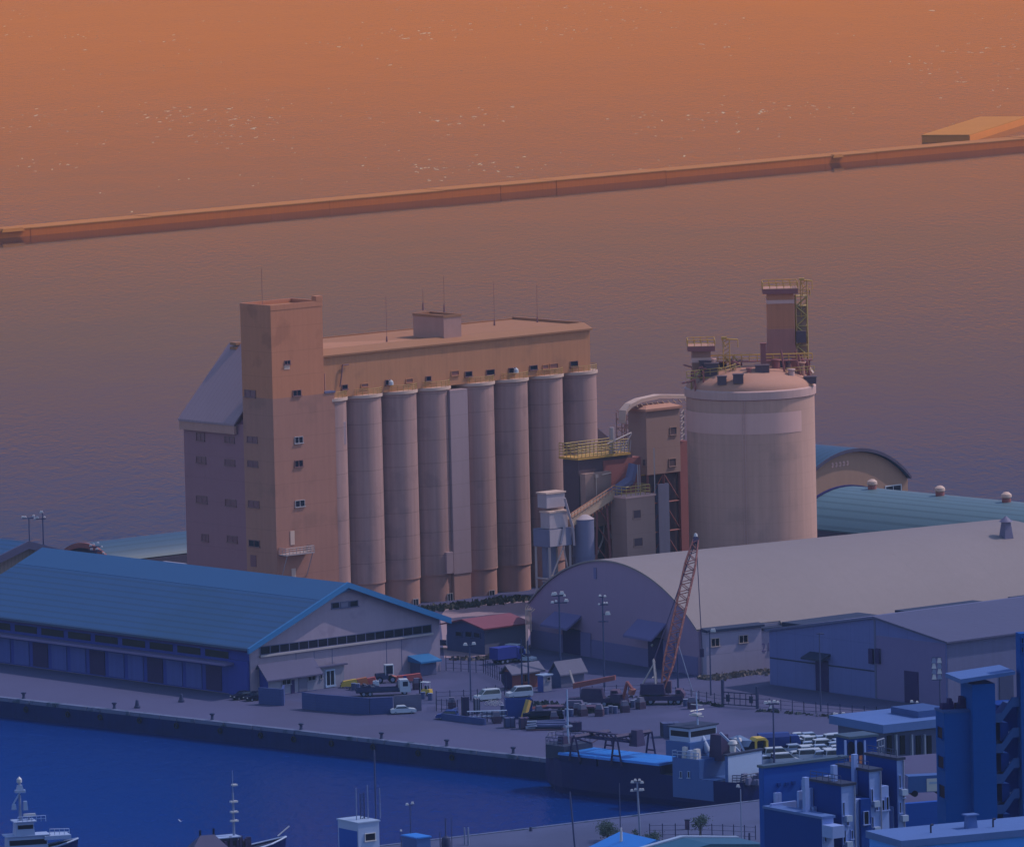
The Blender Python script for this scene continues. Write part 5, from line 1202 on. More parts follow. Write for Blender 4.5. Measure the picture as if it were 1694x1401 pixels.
# quay clutter: crates, pallets of pipes, dark bundles
rr = random.Random(21)
def crate(px, py, label, m, w, d, h, ang=8):
    r = empty('cargo_crate', G(px, py), R_(ang)); tag(r, label, 'crate')
    MB().box(-w/2, w/2, -d/2, d/2, .15, h).build('crate_body', M[m], r)
    mb = MB()
    for x in (-w/2, 0, w/2-.12): mb.box(x, x+.12, -d/2-.06, d/2+.06, 0, h+.06)
    mb.build('batten', M['dark_steel'], r)
crate(843, 1203, 'blue grey crate, leftmost in the quay clutter', 'hut_wall', 1.8, 1.6, 1.7)
crate(867, 1205, 'dark crate with pale top right of the blue grey crate', 'cargo_brown', 1.6, 1.6, 1.9)
crate(952, 1209, 'lone dark crate at the right end of the quay clutter', 'crane_dark', 1.9, 1.7, 1.6)
crate(770, 1183, 'dark upright machine crate beside the low retaining wall', 'crane_dark', 1.2, 1.3, 3.2)
crate(789, 1180, 'pale upright cabinet crate beside the low retaining wall', 'hut_cream', 1.0, 1.2, 2.6)
def bundle(px, py, label, m, n, L, rad, spread, h, ang=-5, cat='bundle'):
    r = empty('cargo_bundle', G(px, py), R_(ang)); tag(r, label, cat)
    mb = MB()
    for k in range(n):
        x = rr.uniform(-spread, spread); y = rr.uniform(-1.2, 1.2); z = rr.uniform(rad, h)
        mb.tube((x-L/2, y, z), (x+L/2, y+rr.uniform(-.3, .3), z+rr.uniform(-.2, .2)), rad, None, 6)
    mb.build('bundle_load', M[m], r); MB().box(-L/2, L/2, -1.3, 1.3, 0, .12).build('pallet', M['cargo_brown'], r)
bundle(900, 1194, 'black tarpaulin bundle of pipes behind the moored ship bow', 'black_paint', 16, 5.5, .38, .8, 1.7)
bundle(908, 1206, 'blue grey netted bundle in front of the black tarpaulin bundle', 'hut_wall', 14, 5.0, .25, .7, 1.2)
bundle(880, 1207, 'small bundle of pale rods beside the dark crate', 'pole_pale', 8, 1.6, .14, .3, 1.4)
bundle(820, 1186, 'bundle of pale posts stacked on the blue edged wall', 'pole_pale', 10, 4.0, .12, .8, 1.0)
r = empty('pallet_rack', G(806, 1194), R_(4)); tag(r, 'open rack of dark and white posts beside the blue skip', 'rack')
mb = MB()
for k in range(9): mb.bar((-3.4+k*.85, 0, 0), (-3.4+k*.85, 0, 1.9), .14)
mb.build('post_row', M['dark_steel'], r); MB().bar((-3.4, 0, 1.9), (3.4, 0, 1.9), .16).bar((-3.4, .0, 1.0), (3.4, .0, 1.0), .12).build('top_bar', M['cool_white'], r)
bk = empty('bicycle', G(810, 1166), R_(10)); tag(bk, 'white bicycle leaning in the row before the white minivan', 'bicycle', 'bicycles before the white minivan')
mb = MB()
for dx in (-.5, .5):
    for j in range(10):
        a, b = 2*math.pi*j/10, 2*math.pi*(j+1)/10; mb.bar((dx+.33*math.cos(a), 0, .34+.33*math.sin(a)), (dx+.33*math.cos(b), 0, .34+.33*math.sin(b)), .05)
mb.path([(-.5, 0, .34), (-.15, 0, .85), (.35, 0, .85), (0, 0, .34), (-.5, 0, .34)], .04); mb.path([(.5, 0, .34), (.35, 0, .95), (.45, 0, 1.0)], .04)
mb.build('frame', M['lamp_white'], bk)
for k in range(2): c = copy_tree(bk); c.location = G(817+k*7, 1166.5+k*.6); c.rotation_euler = (0, 0, R_(10-k*14))

dr = None
rr = random.Random(31)
for (px, py) in ((968, 1174), (974, 1176), (1003, 1181), (1010, 1179), (1018, 1180), (938, 1184), (945, 1185), (930, 1187), (838, 1176), (832, 1178), (700, 1156), (712, 1158), (585, 1141), (592, 1142), (1047, 1170), (1052, 1168), (1134, 1168)):
    if dr is None:
        dr = empty('oil_drum', G(px, py), 0); tag(dr, 'small dark drum standing among the yard machinery', 'drum', 'drums among the yard machinery')
        MB().lathe([(.42, 0), (.42, .55), (.45, .58), (.42, .61), (.42, 1.2)], 12).build('drum_body', M['hut_wall'], dr); MB().lathe([(.44, 1.2), (.44, 1.26), (.1, 1.28)], 12).build('lid', M['pole_pale'], dr)
    else: c = copy_tree(dr); c.location = G(px, py)
ps = None
for (px, py, a_) in ((955, 1182, 10), (964, 1184, 30), (992, 1184, -15), (1034, 1178, 20), (917, 1196, 5), (892, 1186, 12), (822, 1196, 8), (748, 1172, 0), (690, 1140, 15), (662, 1143, 5), (1060, 1172, 40), (1145, 1172, 12)):
    if ps is None:
        ps = empty('pallet_stack', G(px, py), R_(a_)); tag(ps, 'stack of weathered pallets in the cluttered yard', 'pallets', 'pallet stacks in the yard')
        mb = MB()
        for k in range(5): mb.box(-.7+.03*(k % 2), .7+.03*(k % 2), -.6, .6, k*.24+.10, k*.24+.22).box(-.7, .7, -.55, -.4, k*.24, k*.24+.11).box(-.7, .7, .4, .55, k*.24, k*.24+.11)
        mb.build('pallet_wood', M['cargo_brown'], ps); MB().tbox(-.6, .6, -.5, .5, 1.2, 2.0, .1, .2, .1, .1).build('wrapped_load', M['hut_wall_lit'], ps)
    else: c = copy_tree(ps); c.location = G(px, py); c.rotation_euler = (0, 0, R_(a_))
# ================================================================== lamps, poles, fences
def pole(name, label, base, top_py, r=.16, cat='lamp', heads=(), arms=(), m='pole_steel', base_z=0., dx=None, lm='lamp_white'):
    P = G(*base, base_z); s = Site(name, label, cat, P, 0); h = s.Z(top_py)
    MB().tube((0, 0, 0), (0, 0, h), r, r*.6, 8).build('pole', M[m], s.root); k = 1/s.sc()
    for (a, z, b) in arms: MB().bar((a*k, 0, h+z*k), (b*k, 0, h+z*k), .16).build('crossarm', M[m], s.root)
    for (x, z, w) in heads:
        MB().tbox(x*k-w/2, x*k+w/2, -.35, .35, h+z*k, h+z*k+w*.55, w*.18, w*.18, .1, .1).build('lamp_head', M[lm], s.root)
    return s, h, k
pole('mast_light', 'tall mast light with two tiers of white lamps before the hangar', (928, 1133), 984, .22, heads=((-9, 0, .8), (-6, 1, .7), (5, 1, .9), (9, -2, .5), (-11, -13, .6), (-5, -11, .5), (12, -11, .8)), arms=((-11, -1, 9), (-12, -13, 13)))
pole('mast_light', 'mast light with thin crossarms right of the tallest hangar mast', (1000, 1136), 988, .2, heads=((-4, 2, .5), (4, 1, .5), (7, -10, .4), (3, -10, .4), (-6, -12, .4), (8, -29, 1.0)), arms=((-5, 1, 6), (-7, -12, 9), (-8, -40, 9), (0, -28, 9)))
pole('lamp_post', 'twin headed lamp post inside the yard behind the white minivan', (779, 1158), 1066, .17, heads=((-7, -1, .75), (7, 0, .75)), arms=((-7, -2, 7),))
pole('lamp_post', 'single headed lamp post in front of the annex windows', (1176, 1150), 1045, .15, heads=((6, 0, 1.0),), arms=((0, 0, 8),))
pole('utility_pole', 'bare pale pole in front of the dark warehouse door', (1358, 1176), 1046, .15, 'pole', arms=((-5, -2, 8),))
pole('lamp_post', 'lamp post with a ring of lamps rising behind the cargo ship', (1281, 1268), 1163, .2, heads=((-12, 0, .7), (-6, 1, .6), (2, 2, .6), (8, 1, .5), (-4, -8, .5)), arms=((-12, -1, 10), (-8, -9, 8)))
pole('lamp_post', 'lamp post with two white heads behind the gateway tower', (1390, 1262), 1184, .18, heads=((-5, 0, .9), (7, 2, .7), (-8, 3, .5)), arms=((-8, -1, 8),))
pole('lamp_post', 'small twin lamp post before the fence at the right', (1513, 1198), 1160, .13, heads=((-4, -1, .6), (5, -2, .5)), arms=((-4, -2, 5),))
pole('mast_light', 'tall mast light right of the pair behind the left warehouse', (74, 972), 848, .2, heads=((-2, 0, .7), (-9, -9, .6), (-13, -10, .5), (3, -8, .4)), arms=((-13, -10, 6),))
pole('mast_light', 'shorter dark mast light left of its taller neighbour at left edge', (51, 970), 856, .18, heads=((-10, 0, .6), (-6, 0, .5), (8, 2, .5)), arms=((-11, -1, 9),))
pole('mast_light', 'cluster lamp mast in front of the small arched shed', (161, 972), 903, .16, heads=((-9, 0, .6), (-4, 2, .5), (3, 4, .5), (-8, -6, .6), (1, -6, .6), (9, -2, .4), (12, -13, .5)), arms=((-10, -1, 10), (-10, -8, 10)))
pole('twin_pole', 'bare dark pole, left of the two by the brick hut', (864, 1148), 1057, .2, 'pole', m='dark_steel'); pole('twin_pole', 'bare dark pole, right of the two by the brick hut', (875, 1149), 1059, .2, 'pole', m='dark_steel')
s, h, k = pole('guyed_pole', 'guyed utility pole right of the crane boom', (1122, 1148), 1046, .2, 'pole'); MB().bar((0, 0, h-1.5), (25*k, -.5, .1), .12).build('guy_wire', M['pole_pale'], s.root)
s, h, k = pole('floodlight_mast', 'floodlight mast with stacked white lamps beside the stair tower', (1556, 1197), 1091, .2, 'floodlight')
for i in range(4):
    for j in range(2):
        MB().tbox((j*9-9)*k-.4, (j*9-9)*k+.35, -.4, .3, h-i*9*k-.5, h-i*9*k+.3, .15, .15, .1, .1).build('floodlight', M['lamp_white'] if (i+j) % 2 else M['pole_pale'], s.root)
MB().box(-12*k, 3*k, -.1, .1, h-34*k, h-33*k).box(-12*k, 3*k, -.1, .1, h+.3, h+.5).bar((-12*k, 0, h-34*k), (-12*k, 0, h+.4), .12).bar((3*k, 0, h-34*k), (3*k, 0, h+.4), .12).build('lamp_frame', M['pole_steel'], s.root)
# white pipe rack at the hangar's left edge
PR = Site('pipe_rack', 'bundle of white pipes rising beside the left edge of the hangar', 'pipes', G(882, 1088), 0)
k = 1/PR.sc()
for i in range(5):
    h = PR.Z(1000+i*2); MB().path([(-11*k+i*2.2*k, i*.1, 0 if i < 2 else h-4), (-11*k+i*2.2*k, i*.1, h-.6), (-8*k+i*3.2*k, i*.1, h)], .09, 5).build('pipe', M['rim_white'], PR.root)
MB().box(-11.5*k, 0, 0, .3, PR.Z(1010), PR.Z(1007)).build('bracket', M['rim_white'], PR.root)
def fence(name, label, pts, h=1.9, step=3.0, m='dark_steel', cat='fence', rails=3, pw=.14):
    P = [G(*p) for p in pts]; s = Site(name, label, cat, P[0], 0)
    post = None
    for a, b in zip(P, P[1:]):
        a, b = s.loc(a), s.loc(b); n = max(1, round((b-a).length/step)); d = (b-a)/n
        if post is None: post = MB().box(-pw/2, pw/2, -pw/2, pw/2, 0, h); post = post.build('post', M[m], s.root); post.location = a
        for i in range(n+1):
            if i == 0 and (a-Vector(post.location)).length < .01: continue
            o = post.copy(); COL.objects.link(o); o.location = a+d*i
        mb = MB()
        for j in range(rails):
            z = Z3*(h*(j+.6)/rails); mb.bar(a+z, b+z, .045)
        mb.build('wire', M[m], s.root)
    return s
fence('yard_fence', 'thin wire fence across the yard below the red roofed shed', [(738, 1109), (800, 1113), (830, 1128), (838, 1141)], 2.6, 1.6, 'dark_steel')
fence('yard_fence', 'thin post fence behind the minivan and the lamp post', [(722, 1163), (790, 1160), (835, 1150)], 2.2, 2.6)
fence('perimeter_fence', 'long post fence in front of the dark warehouse and hangar', [(960, 1152), (1080, 1148), (1195, 1166)], 1.9, 2.2)
fence('perimeter_fence', 'long post fence running right from the gate along the warehouse road', [(1254, 1172), (1330, 1179), (1450, 1187), (1560, 1197)], 2.0, 2.3)
fence('low_fence', 'dark railings between the pale wall and the retaining wall', [(722, 1168), (722, 1176), (757, 1178)], 2.2, 1.1)
r = empty('yard_gate', G(1196, 1168), 0); s = Site('tmp', '', '', G(1196, 1168), 0, real=False); tag(r, 'dark barred sliding gate between its two tall posts', 'gate')
gx = s.X(1253); e_ = s.loc(G(1253, 1172)); ln = math.hypot(e_.x, e_.y); r.rotation_euler = (0, 0, math.atan2(e_.y, e_.x))
mb = MB()
for kx in range(7): mb.bar((ln*kx/6, 0, .4), (ln*kx/6, 0, 2.6), .12)
for z in (.4, 1.5, 2.5): mb.bar((0, 0, z), (ln, 0, z), .14)
mb.build('gate_bars', M['dark_steel'], r)
for x, h in ((0, 4.6), (ln, 3.8)): MB().box(x-.2, x+.2, -.2, .2, 0, h).build('gate_post', M['dark_steel'], r)
for x in (ln*.15, ln*.82): MB().box(x-.35, x+.35, -.1, .1, .9, 2.1).build('gate_sign', M['dark_edge'], r)

# bollards along the quay
bol = empty('mooring_bollard', G(33, 1160), 0); tag(bol, 'dark iron mooring bollard standing on the quay edge', 'bollard', 'bollards along the quay edge')
MB().lathe([(.38, 0), (.26, .25), (.24, .75), (.46, .9), (.46, 1.1), (.2, 1.2)], 12).build('bollard_post', M['dark_steel'], bol)
for (px, lab) in ((183, ''), (345, ''), (492, ''), (625, ''), (733, ''), (843, '')):
    c = copy_tree(bol); t = t_for_px(Q0, -wq, px); c.location = Q0-wq*t+uq*.9+Z3*.16
bol.location = Q0-wq*t_for_px(Q0, -wq, 33)+uq*.9+Z3*.16
for (px, py, lb) in ((227, 1171, 'dark conical marker on the quay apron, the left one nearer the edge'), (300, 1161, 'dark conical marker on the quay apron, the right one near the warehouse')):
    r = empty('quay_marker', G(px, py), 0); tag(r, lb, 'marker')
    MB().lathe([(.55, 0), (.55, .35), (.42, .4), (.24, 1.4), (.1, 1.5)], 12).build('marker_body', M['dark_steel'], r)

# ================================================================== packed car lot and lorries beside the ship
GRP = 'white cars in the packed lot'
LBL = 'pale parked car in the packed rows behind the gateway tower'
kinds = [make_car('lot_car', LBL, 'white_paint', 'sedan', group=GRP), make_car('lot_car', LBL, 'cool_white', 'hatch', 3.7, group=GRP), make_car('lot_car', LBL, 'white_paint', 'van', 4.3, 1.7, group=GRP)]
used = [False]*3
def lot(px, py, ang, k):
    o = kinds[k] if not used[k] else copy_tree(kinds[k]); used[k] = True; put(o, px, py, ang, .004)
rr = random.Random(2)
rows = [(1226.5, 1322, 1384), (1231, 1312, 1384), (1236, 1306, 1384), (1241, 1322, 1386), (1246, 1318, 1386), (1251, 1330, 1386), (1257, 1320, 1384)]
for j, (py, xa, xb) in enumerate(rows):
    n = int((xb-xa)/(17 if j % 2 else 20))
    for i in range(n+1):
        if rr.random() < .06: continue
        lot(xa+(xb-xa)*i/n+rr.uniform(-1, 1), py+rr.uniform(-.7, .7)+(xa+(xb-xa)*i/n-1350)*.02, 12+rr.uniform(-5, 5)+(90 if j % 3 == 2 else 0), rr.choice((0, 0, 0, 1, 1, 2)))
put(make_car('lot_van', 'white van in front of the blue tarpaulin lorry, upper of two', 'white_paint', 'van', 4.8, 1.8, cat='van'), 1288, 1255, 10, .004)
put(make_car('lot_van', 'white van in front of the blue tarpaulin lorry, lower of two', 'white_paint', 'van', 4.6, 1.8, cat='van'), 1299, 1264, 15, .004)
put(make_car('lot_car', 'white estate car nearest the ship stern', 'cool_white', 'hatch', 4.2), 1266, 1264, 30, .004)
def tarp_lorry(px, py, ang, label, m, m2):
    r = empty('tarpaulin_lorry', G(px, py, .004), R_(ang)); tag(r, label, 'lorry')
    MB().box(-3.6, 3.4, -.5, .5, .6, .95).build('chassis', M['dark_steel'], r)
    MB().prism([(-1.25, 1.0), (-1.25, 2.6), (-.8, 3.2), (.8, 3.2), (1.25, 2.6), (1.25, 1.0)], 'x', -3.6, 1.5).build('tarpaulin', M[m], r)
    c = MB().prism([(1.7, .6), (1.7, 2.7), (3.0, 2.7), (3.4, 1.7), (3.4, .6)], 'y', -1.15, 1.15).build('cab', M[m2], r); MB().quad((3.42, -1, 1.75), (3.42, 1, 1.75), (3.08, 1, 2.55), (3.08, -1, 2.55)).build('windscreen', M['car_glass'], c)
    wheels(r, (-2.6, -1.4, 2.5), 2.3, .5)
tarp_lorry(1290, 1243, 8, 'lorry with bright blue tarpaulin beside the packed cars', 'truck_blue', 'truck_blue')
r = empty('yellow_excavator', G(1253, 1254, .004), R_(20)); tag(r, 'dark tipper with yellow arched body left of the blue tarpaulin lorry', 'tipper')
MB().box(-2.4, 2.4, -1.2, 1.2, .8, 1.6).build('chassis', M['dark_steel'], r); MB().box(-2.3, .6, -1.2, 1.2, 1.6, 3.0).build('body', M['black_paint'], r)
mb = MB(); mb.prism([(-.9, 1.6), (-.9, 3.0), (-.5, 3.5), (1.0, 3.5), (1.5, 3.0), (1.5, 1.6), (1.1, 1.6), (1.1, 2.9), (.9, 3.1), (-.3, 3.1), (-.5, 2.9), (-.5, 1.6)], 'y', -1.28, 1.28); mb.build('yellow_arch', M['yellow_paint'], r); wheels(r, (-1.5, 1.5), 2.4, .55)
for (px, py, lb) in ((1133, 1220, 'dark container stack beyond the ship bridge, left one'), (1160, 1222, 'dark container stack beyond the ship bridge, right one'), (1110, 1218, 'small dark container left of the ship bridge')):
    r = empty('container', G(px, py, .004), R_(10)); tag(r, lb, 'container'); MB().box(-1.6, 1.6, -1.2, 1.2, 0, 2.4).build('container_box', M['hut_wall'] if px != 1133 else M['dark_edge'], r)
    mb = MB()
    for x in (-1.6, -.5, .5, 1.5): mb.box(x, x+.1, -1.26, 1.26, .05, 2.42)
    mb.build('corner_post', M['dark_steel'], r)

# ================================================================== grass and weeds
def grass(name, label, pts, wdt, n, hgt, m):
    rr = random.Random(len(name)+n); mb = MB(); P = [G(*p) for p in pts]
    seg = list(zip(P, P[1:])); tot = sum((b-a).length for a, b in seg)
    for k in range(n):
        t = rr.random()*tot
        for a, b in seg:
            L = (b-a).length
            if t <= L: break
            t -= L
        d = (b-a).normalized(); p = a+d*t+Vector((-d.y, d.x, 0))*rr.gauss(0, wdt/2); h = hgt*rr.uniform(.4, 1.3); a_ = rr.uniform(0, 6.28); w = rr.uniform(.25, .6)
        c, s_ = math.cos(a_)*w, math.sin(a_)*w; lx, ly = rr.uniform(-.3, .3), rr.uniform(-.3, .3)
        mb.add([(p.x-c, p.y-s_, 0), (p.x+c, p.y+s_, 0), (p.x+c*.5+lx, p.y+s_*.5+ly, h), (p.x-c*.5+lx, p.y-s_*.5+ly, h*.85)], [(0, 1, 2, 3)])
    o = mb.build(name, M[m]); tag(o, label, None, None, 'stuff'); return o
grass('silo_grass', 'rough green grass along the foot of the silos', [(640, 1012), (700, 1010), (870, 991)], 3.0, 700, .75, 'grass_green')
grass('dry_grass', 'dry straw coloured grass below the annex wall', [(1165, 1124), (1215, 1117), (1280, 1111)], 2.4, 600, .5, 'grass_straw')
grass('yard_weeds', 'weeds growing along the yard fences', [(960, 1156), (1080, 1152), (1195, 1169)], 1.2, 150, .45, 'weeds')
grass('road_weeds', 'weeds growing along the right hand fence', [(1254, 1176), (1450, 1191), (1550, 1200)], 1.0, 150, .45, 'weeds')
grass('shed_weeds', 'dry weeds before the red roofed shed', [(745, 1091), (802, 1091), (872, 1070)], 1.2, 260, .6, 'grass_straw')
grass('compound_weeds', 'weeds behind the trailer and skip', [(872, 1165), (930, 1172), (1000, 1178)], 2.0, 260, .8, 'weeds')
# ================================================================== cargo ship at the quay
SH = Site('cargo_ship', 'black hulled coaster with bright blue hatch covers moored at the quay', 'cargo ship', C1, THQ)
# local: x across (towards the quay +), y along (bow +)
tb = t_for_px(SH.P(-6, 0, 2), SH.w, 902); tsn = t_for_px(SH.P(-6, 0, 0), SH.w, 1252)
BE = 9.5; xs0, xs1 = -1.0-BE, -1.0; xm = (xs0+xs1)/2
Ls = tb-tsn
def hull_w(t): return BE/2*(1.0 if .10 < t < .78 else (1-((.10-t)/.10)**2*.25 if t <= .10 else max(.03, 1-((t-.78)/.22)**1.8)))
st = [0, .02, .05, .1, .3, .5, .7, .78, .84, .9, .95, .985, 1.0]
def deck_z(t): return 1.6+.4*t+(1.5*max(0, (t-.86)/.14)) 
vs = []; n = 8
for t in st:
    w = hull_w(t); y = tsn+Ls*t; zd = deck_z(t)+(.0); yk = y-(1.8*max(0, (t-.9)/.1))
    vs += [(xm-w, y, zd), (xm-w*.98, y, SEA_Z+1.0), (xm-w*.9, yk, SEA_Z-.2), (xm-w*.5, yk, -4.5), (xm+w*.5, yk, -4.5), (xm+w*.9, yk, SEA_Z-.2), (xm+w*.98, y, SEA_Z+1.0), (xm+w, y, zd)]
fs = [(k*n+i, k*n+i+1, (k+1)*n+i+1, (k+1)*n+i) for k in range(len(st)-1) for i in range(n-1)]
fs += [tuple(range(n)), tuple((len(st)-1)*n+i for i in range(n-1, -1, -1))]
MB().add(vs, fs).build('hull', M['ship_black'], SH.root)
dk = []
for t in st: dk += [(xm-hull_w(t)*.97, tsn+Ls*t, deck_z(t)-.35), (xm+hull_w(t)*.97, tsn+Ls*t, deck_z(t)-.35)]
MB().add(dk, [(2*k, 2*k+1, 2*k+3, 2*k+2) for k in range(len(st)-1)]).build('deck', M['dark_edge'], SH.root)
def sy(px, x=None, z=2.5): return t_for_px(SH.P(xm if x is None else x, 0, z), SH.w, px)
zh = 3.0
for (pa, pb) in ((943, 1003), (990, 1026), (1012, 1112)):
    ya, yb = sy(pa, xm), sy(pb, xm)
    if pa == 943: ya, yb = sy(950), sy(984)
    elif pa == 990: ya, yb = sy(986), sy(1012)
    else: ya, yb = sy(1014), sy(1118)
    o = MB().tbox(xm-3.9, xm+3.9, yb, ya, zh-.15, zh+.25, .1, .1, .05, .05).build('hatch_cover', M['hatch_blue'], SH.root)
    MB().box(xm-3.6, xm+3.6, yb+.1, ya-.1, 1.0, zh-.15).build('coaming', M['ship_black'], o)
# forecastle
yf = sy(935); o = MB().prism([(xm-3.4, yf-3), (xm-3.0, yf+1.5), (xm-1.2, tsn+Ls-1.4), (xm+1.2, tsn+Ls-1.4), (xm+3.0, yf+1.5), (xm+3.4, yf-3)], 'z', 2.0, 4.2).build('forecastle', M['dark_edge'], SH.root)
mb = MB()
pts = [(xm-3.3, yf-2.5, 4.2), (xm-2.9, yf+1.5, 4.2), (xm-.9, tsn+Ls-1.4, 4.6), (xm+.9, tsn+Ls-1.4, 4.6), (xm+2.9, yf+1.5, 4.2), (xm+3.3, yf-2.5, 4.2)]
mb.rail(pts, 1.2, 1.0, .1, 2); mb.build('bow_rail', M['pole_steel'], SH.root)
mb = MB(); mb.tbox(xm-1.4, xm-.2, yf-1, yf+.4, 4.2, 5.4, .1, .1, .1, .1).tbox(xm+.4, xm+1.6, yf-.6, yf+.8, 4.2, 5.2, .1, .1, .1, .1); mb.build('windlass', M['crane_dark'], SH.root)
ym = sy(940, xm, 4); hm = SH.Z(1140, xm, ym); fm = MB().tube((xm, ym, 4), (xm, ym, hm), .22, .12, 8).build('foremast', M['cool_white'], SH.root); MB().box(xm-.8, xm+.8, ym-.3, ym+.3, hm-6.2, hm-5.9).build('mast_platform', M['pole_pale'], fm)
# travelling hatch crane: two frames and a lattice beam
for px in (979, 1048):
    y = sy(px, xm, 3); mb = MB(); zt = SH.Z(1214, xm, y)
    for x in (xm-4.1, xm+4.1):
        mb.bar((x, y-1.2, 2.2), (x, y-.3, zt), .3); mb.bar((x, y+1.2, 2.2), (x, y+.3, zt), .3); mb.bar((x, y-.9, 3.8), (x, y+.9, 3.8), .2)
    mb.bar((xm-4.1, y, zt), (xm+4.1, y, zt), .5); mb.bar((xm-4.1, y, zt-.1), (xm, y, zt-1.5), .2); mb.bar((xm+4.1, y, zt-.1), (xm, y, zt-1.5), .2)
    mb.build('gantry_frame', M['crane_dark'], SH.root)
ya, yb = sy(962, xm, 6), sy(1054, xm, 6); zz = SH.Z(1219, xm, ya)
mb = MB(); mb.box(xm-.5, xm+.5, yb, ya, zz, zz+.5); mb.box(xm-.4, xm+.4, yb, ya, zz+1.0, zz+1.2)
for k in range(12): y = yb+(ya-yb)*k/12; mb.bar((xm, y, zz+.4), (xm, y+(ya-yb)/12, zz+1.1), .15)
mb.build('crane_beam', M['crane_dark'], SH.root)
MB().tbox(xm-1, xm+1, yb-.9, yb+.9, zz-.4, zz+2.2, .3, .3, .3, .3).build('crane_cabin', M['crane_dark'], SH.root)
# bridge
yA, yB = sy(1113, xs0, 2), sy(1180, xs0, 2); z1 = SH.Z(1252, xs0, yA)
o = MB().box(xs0-.05, xs1-1.2, yB, yA, SEA_Z+1.6, 1.6).build('side_plate', M['ship_blue'], SH.root)
b1 = MB().box(xs0-.04, xs1-.6, yB+3, yA, 1.61, z1).build('bridge_house', M['ship_blue'], SH.root)
for px in (1127, 1140): SH.window('w', px-2, 1275, px+2, 1287, xs0-.04, M['ship_white'], M['dark_glass'], mull=0, fr=.12, name='door_opening', parent=b1)
yC, yD = sy(1128, xm, z1), sy(1168, xm, z1); z2 = SH.Z(1232, xs0, yC)
b2 = MB().box(xs0+1.0, xs1-1.2, yD, yC, z1, z1+2.4).build('upper_deck_house', M['ship_blue'], b1)
MB().box(xs0+1.6, xs1-1.6, yD+.5, yC-.3, z1+2.4, z1+4.6).build('wheelhouse', M['ship_white'], SH.root)
mb = MB(); mb.box(xs0+1.57, xs0+1.6, yD+.8, yC-.6, z1+3.2, z1+4.1).box(xs0+1.8, xs1-1.8, yD+.47, yD+.5, z1+3.2, z1+4.1).box(xs0+1.8, xs1-1.8, yC-.3, yC-.27, z1+3.2, z1+4.1); mb.build('bridge_window', M['dark_glass'], SH.root)
MB().box(xs0+1.3, xs1-1.3, yD+.2, yC, z1+4.6, z1+4.8).build('bridge_roof', M['dark_edge'], SH.root)
mb = MB(); mb.rail([(xs0, yA, z1), (xs0, yB+3.1, z1)], 1.1, 1.2, .1, 2).rail([(xs0, yA, z1), (xs1-.6, yA, z1)], 1.1, 1.2, .1, 2); mb.build('deck_rail', M['ship_white'], SH.root)
for (dy, h) in ((.8, 1.6), (2.2, 1.3), (3.2, 1.8)): MB().tbox(xs0+.3, xs0+1.4, yB+3+dy, yB+3.9+dy, z1, z1+h, .1, .1, .1, .1).build('deck_locker', M['lamp_white'] if h > 1.4 else M['cool_white'], SH.root)
# main mast
yM = sy(1172, xm, z1); hM = SH.Z(1146, xm, yM); mm = MB().tube((xm, yM, z1+.5), (xm, yM+2.2, hM*.62), .55, .3, 10).tube((xm, yM+2.2, hM*.62), (xm, yM+2.4, hM), .16, .08, 8).build('main_mast', M['ship_white'], SH.root)
mb = MB(); mb.bar((xm-1.6, yM+2.3, hM*.8), (xm+1.6, yM+2.3, hM*.8), .14).bar((xm-.2, yM+.8, hM*.74), (xm, yM+4.0, hM*.74), .16).bar((xm, yM+1.2, hM*.86), (xm, yM+3.6, hM*.86), .12).box(xm-.6, xm+.6, yM+1.8, yM+3.0, hM*.75, hM*.77); mb.build('mast_yard', M['lamp_white'], mm)
# funnel and stern house
yF = sy(1191, xm, z1); zF = SH.Z(1214, xm, yF); MB().tbox(xm-1.1, xm+1.1, yF-1.4, yF+1.4, z1-.5, zF, .25, .25, .3, .2).build('funnel', M['crane_dark'], SH.root)
yS, yT = sy(1180, xs0, 2), sy(1238, xs0, 2)
yS2 = sy(1203, xs0+.5, 3); z3 = SH.Z(1250, xs0+.5, yS2)
MB().box(xs0+.5, xs1-.6, yS2, yA-11, 1.0, z3).build('stern_house', M['ship_blue'], SH.root)
MB().box(xs0+.3, xs1-.4, yS2-.2, yA-10.8, z3, z3+.25).build('house_roof', M['dark_edge'], SH.root)
MB().box(xs0+.7, xs1-.8, yS2-.06, yS2-.005, 1.2, z3-.1).build('lit_aft_face', M['ship_white'], SH.root)  # paler slab puts the sunlit tone of the aft face into its colour
for px, zz in ((1212, 0), (1225, 0)): 
    y = yS2+1.5+(px-1212)*.1; x = xm+(px-1218)*.2; MB().lathe([(.5, z3+.2), (.5, z3+1.2), (.8, z3+1.5), (.6, z3+2.0), (.05, z3+2.1)], 10, x, y).build('ventilator', M['lamp_white'], SH.root)
mb = MB(); mb.bar((xm, yS2+1, z3), (xm-3, yS2+2.5, z3+3.4), .3); mb.bar((xm+1, yS2+1, z3), (xm+.5, yS2+2.2, z3+2.6), .3); mb.build('lifeboat_davit', M['ship_white'], SH.root)
xl_, yl_, zl_ = xm+2.2, yS2+3.0, z3+.5
MB().add([(xl_-.9, yl_, zl_+1.1), (xl_, yl_+2.6, zl_+1.2), (xl_+.9, yl_, zl_+1.1), (xl_, yl_-2.6, zl_+1.2), (xl_-.4, yl_, zl_), (xl_, yl_+1.8, zl_+.1), (xl_+.4, yl_, zl_), (xl_, yl_-1.8, zl_+.1), (xl_, yl_, zl_+1.9)], [(0, 1, 5, 4), (1, 2, 6, 5), (2, 3, 7, 6), (3, 0, 4, 7), (4, 5, 6, 7), (0, 1, 8), (1, 2, 8), (2, 3, 8), (3, 0, 8)]).build('lifeboat', M['cool_white'], SH.root)
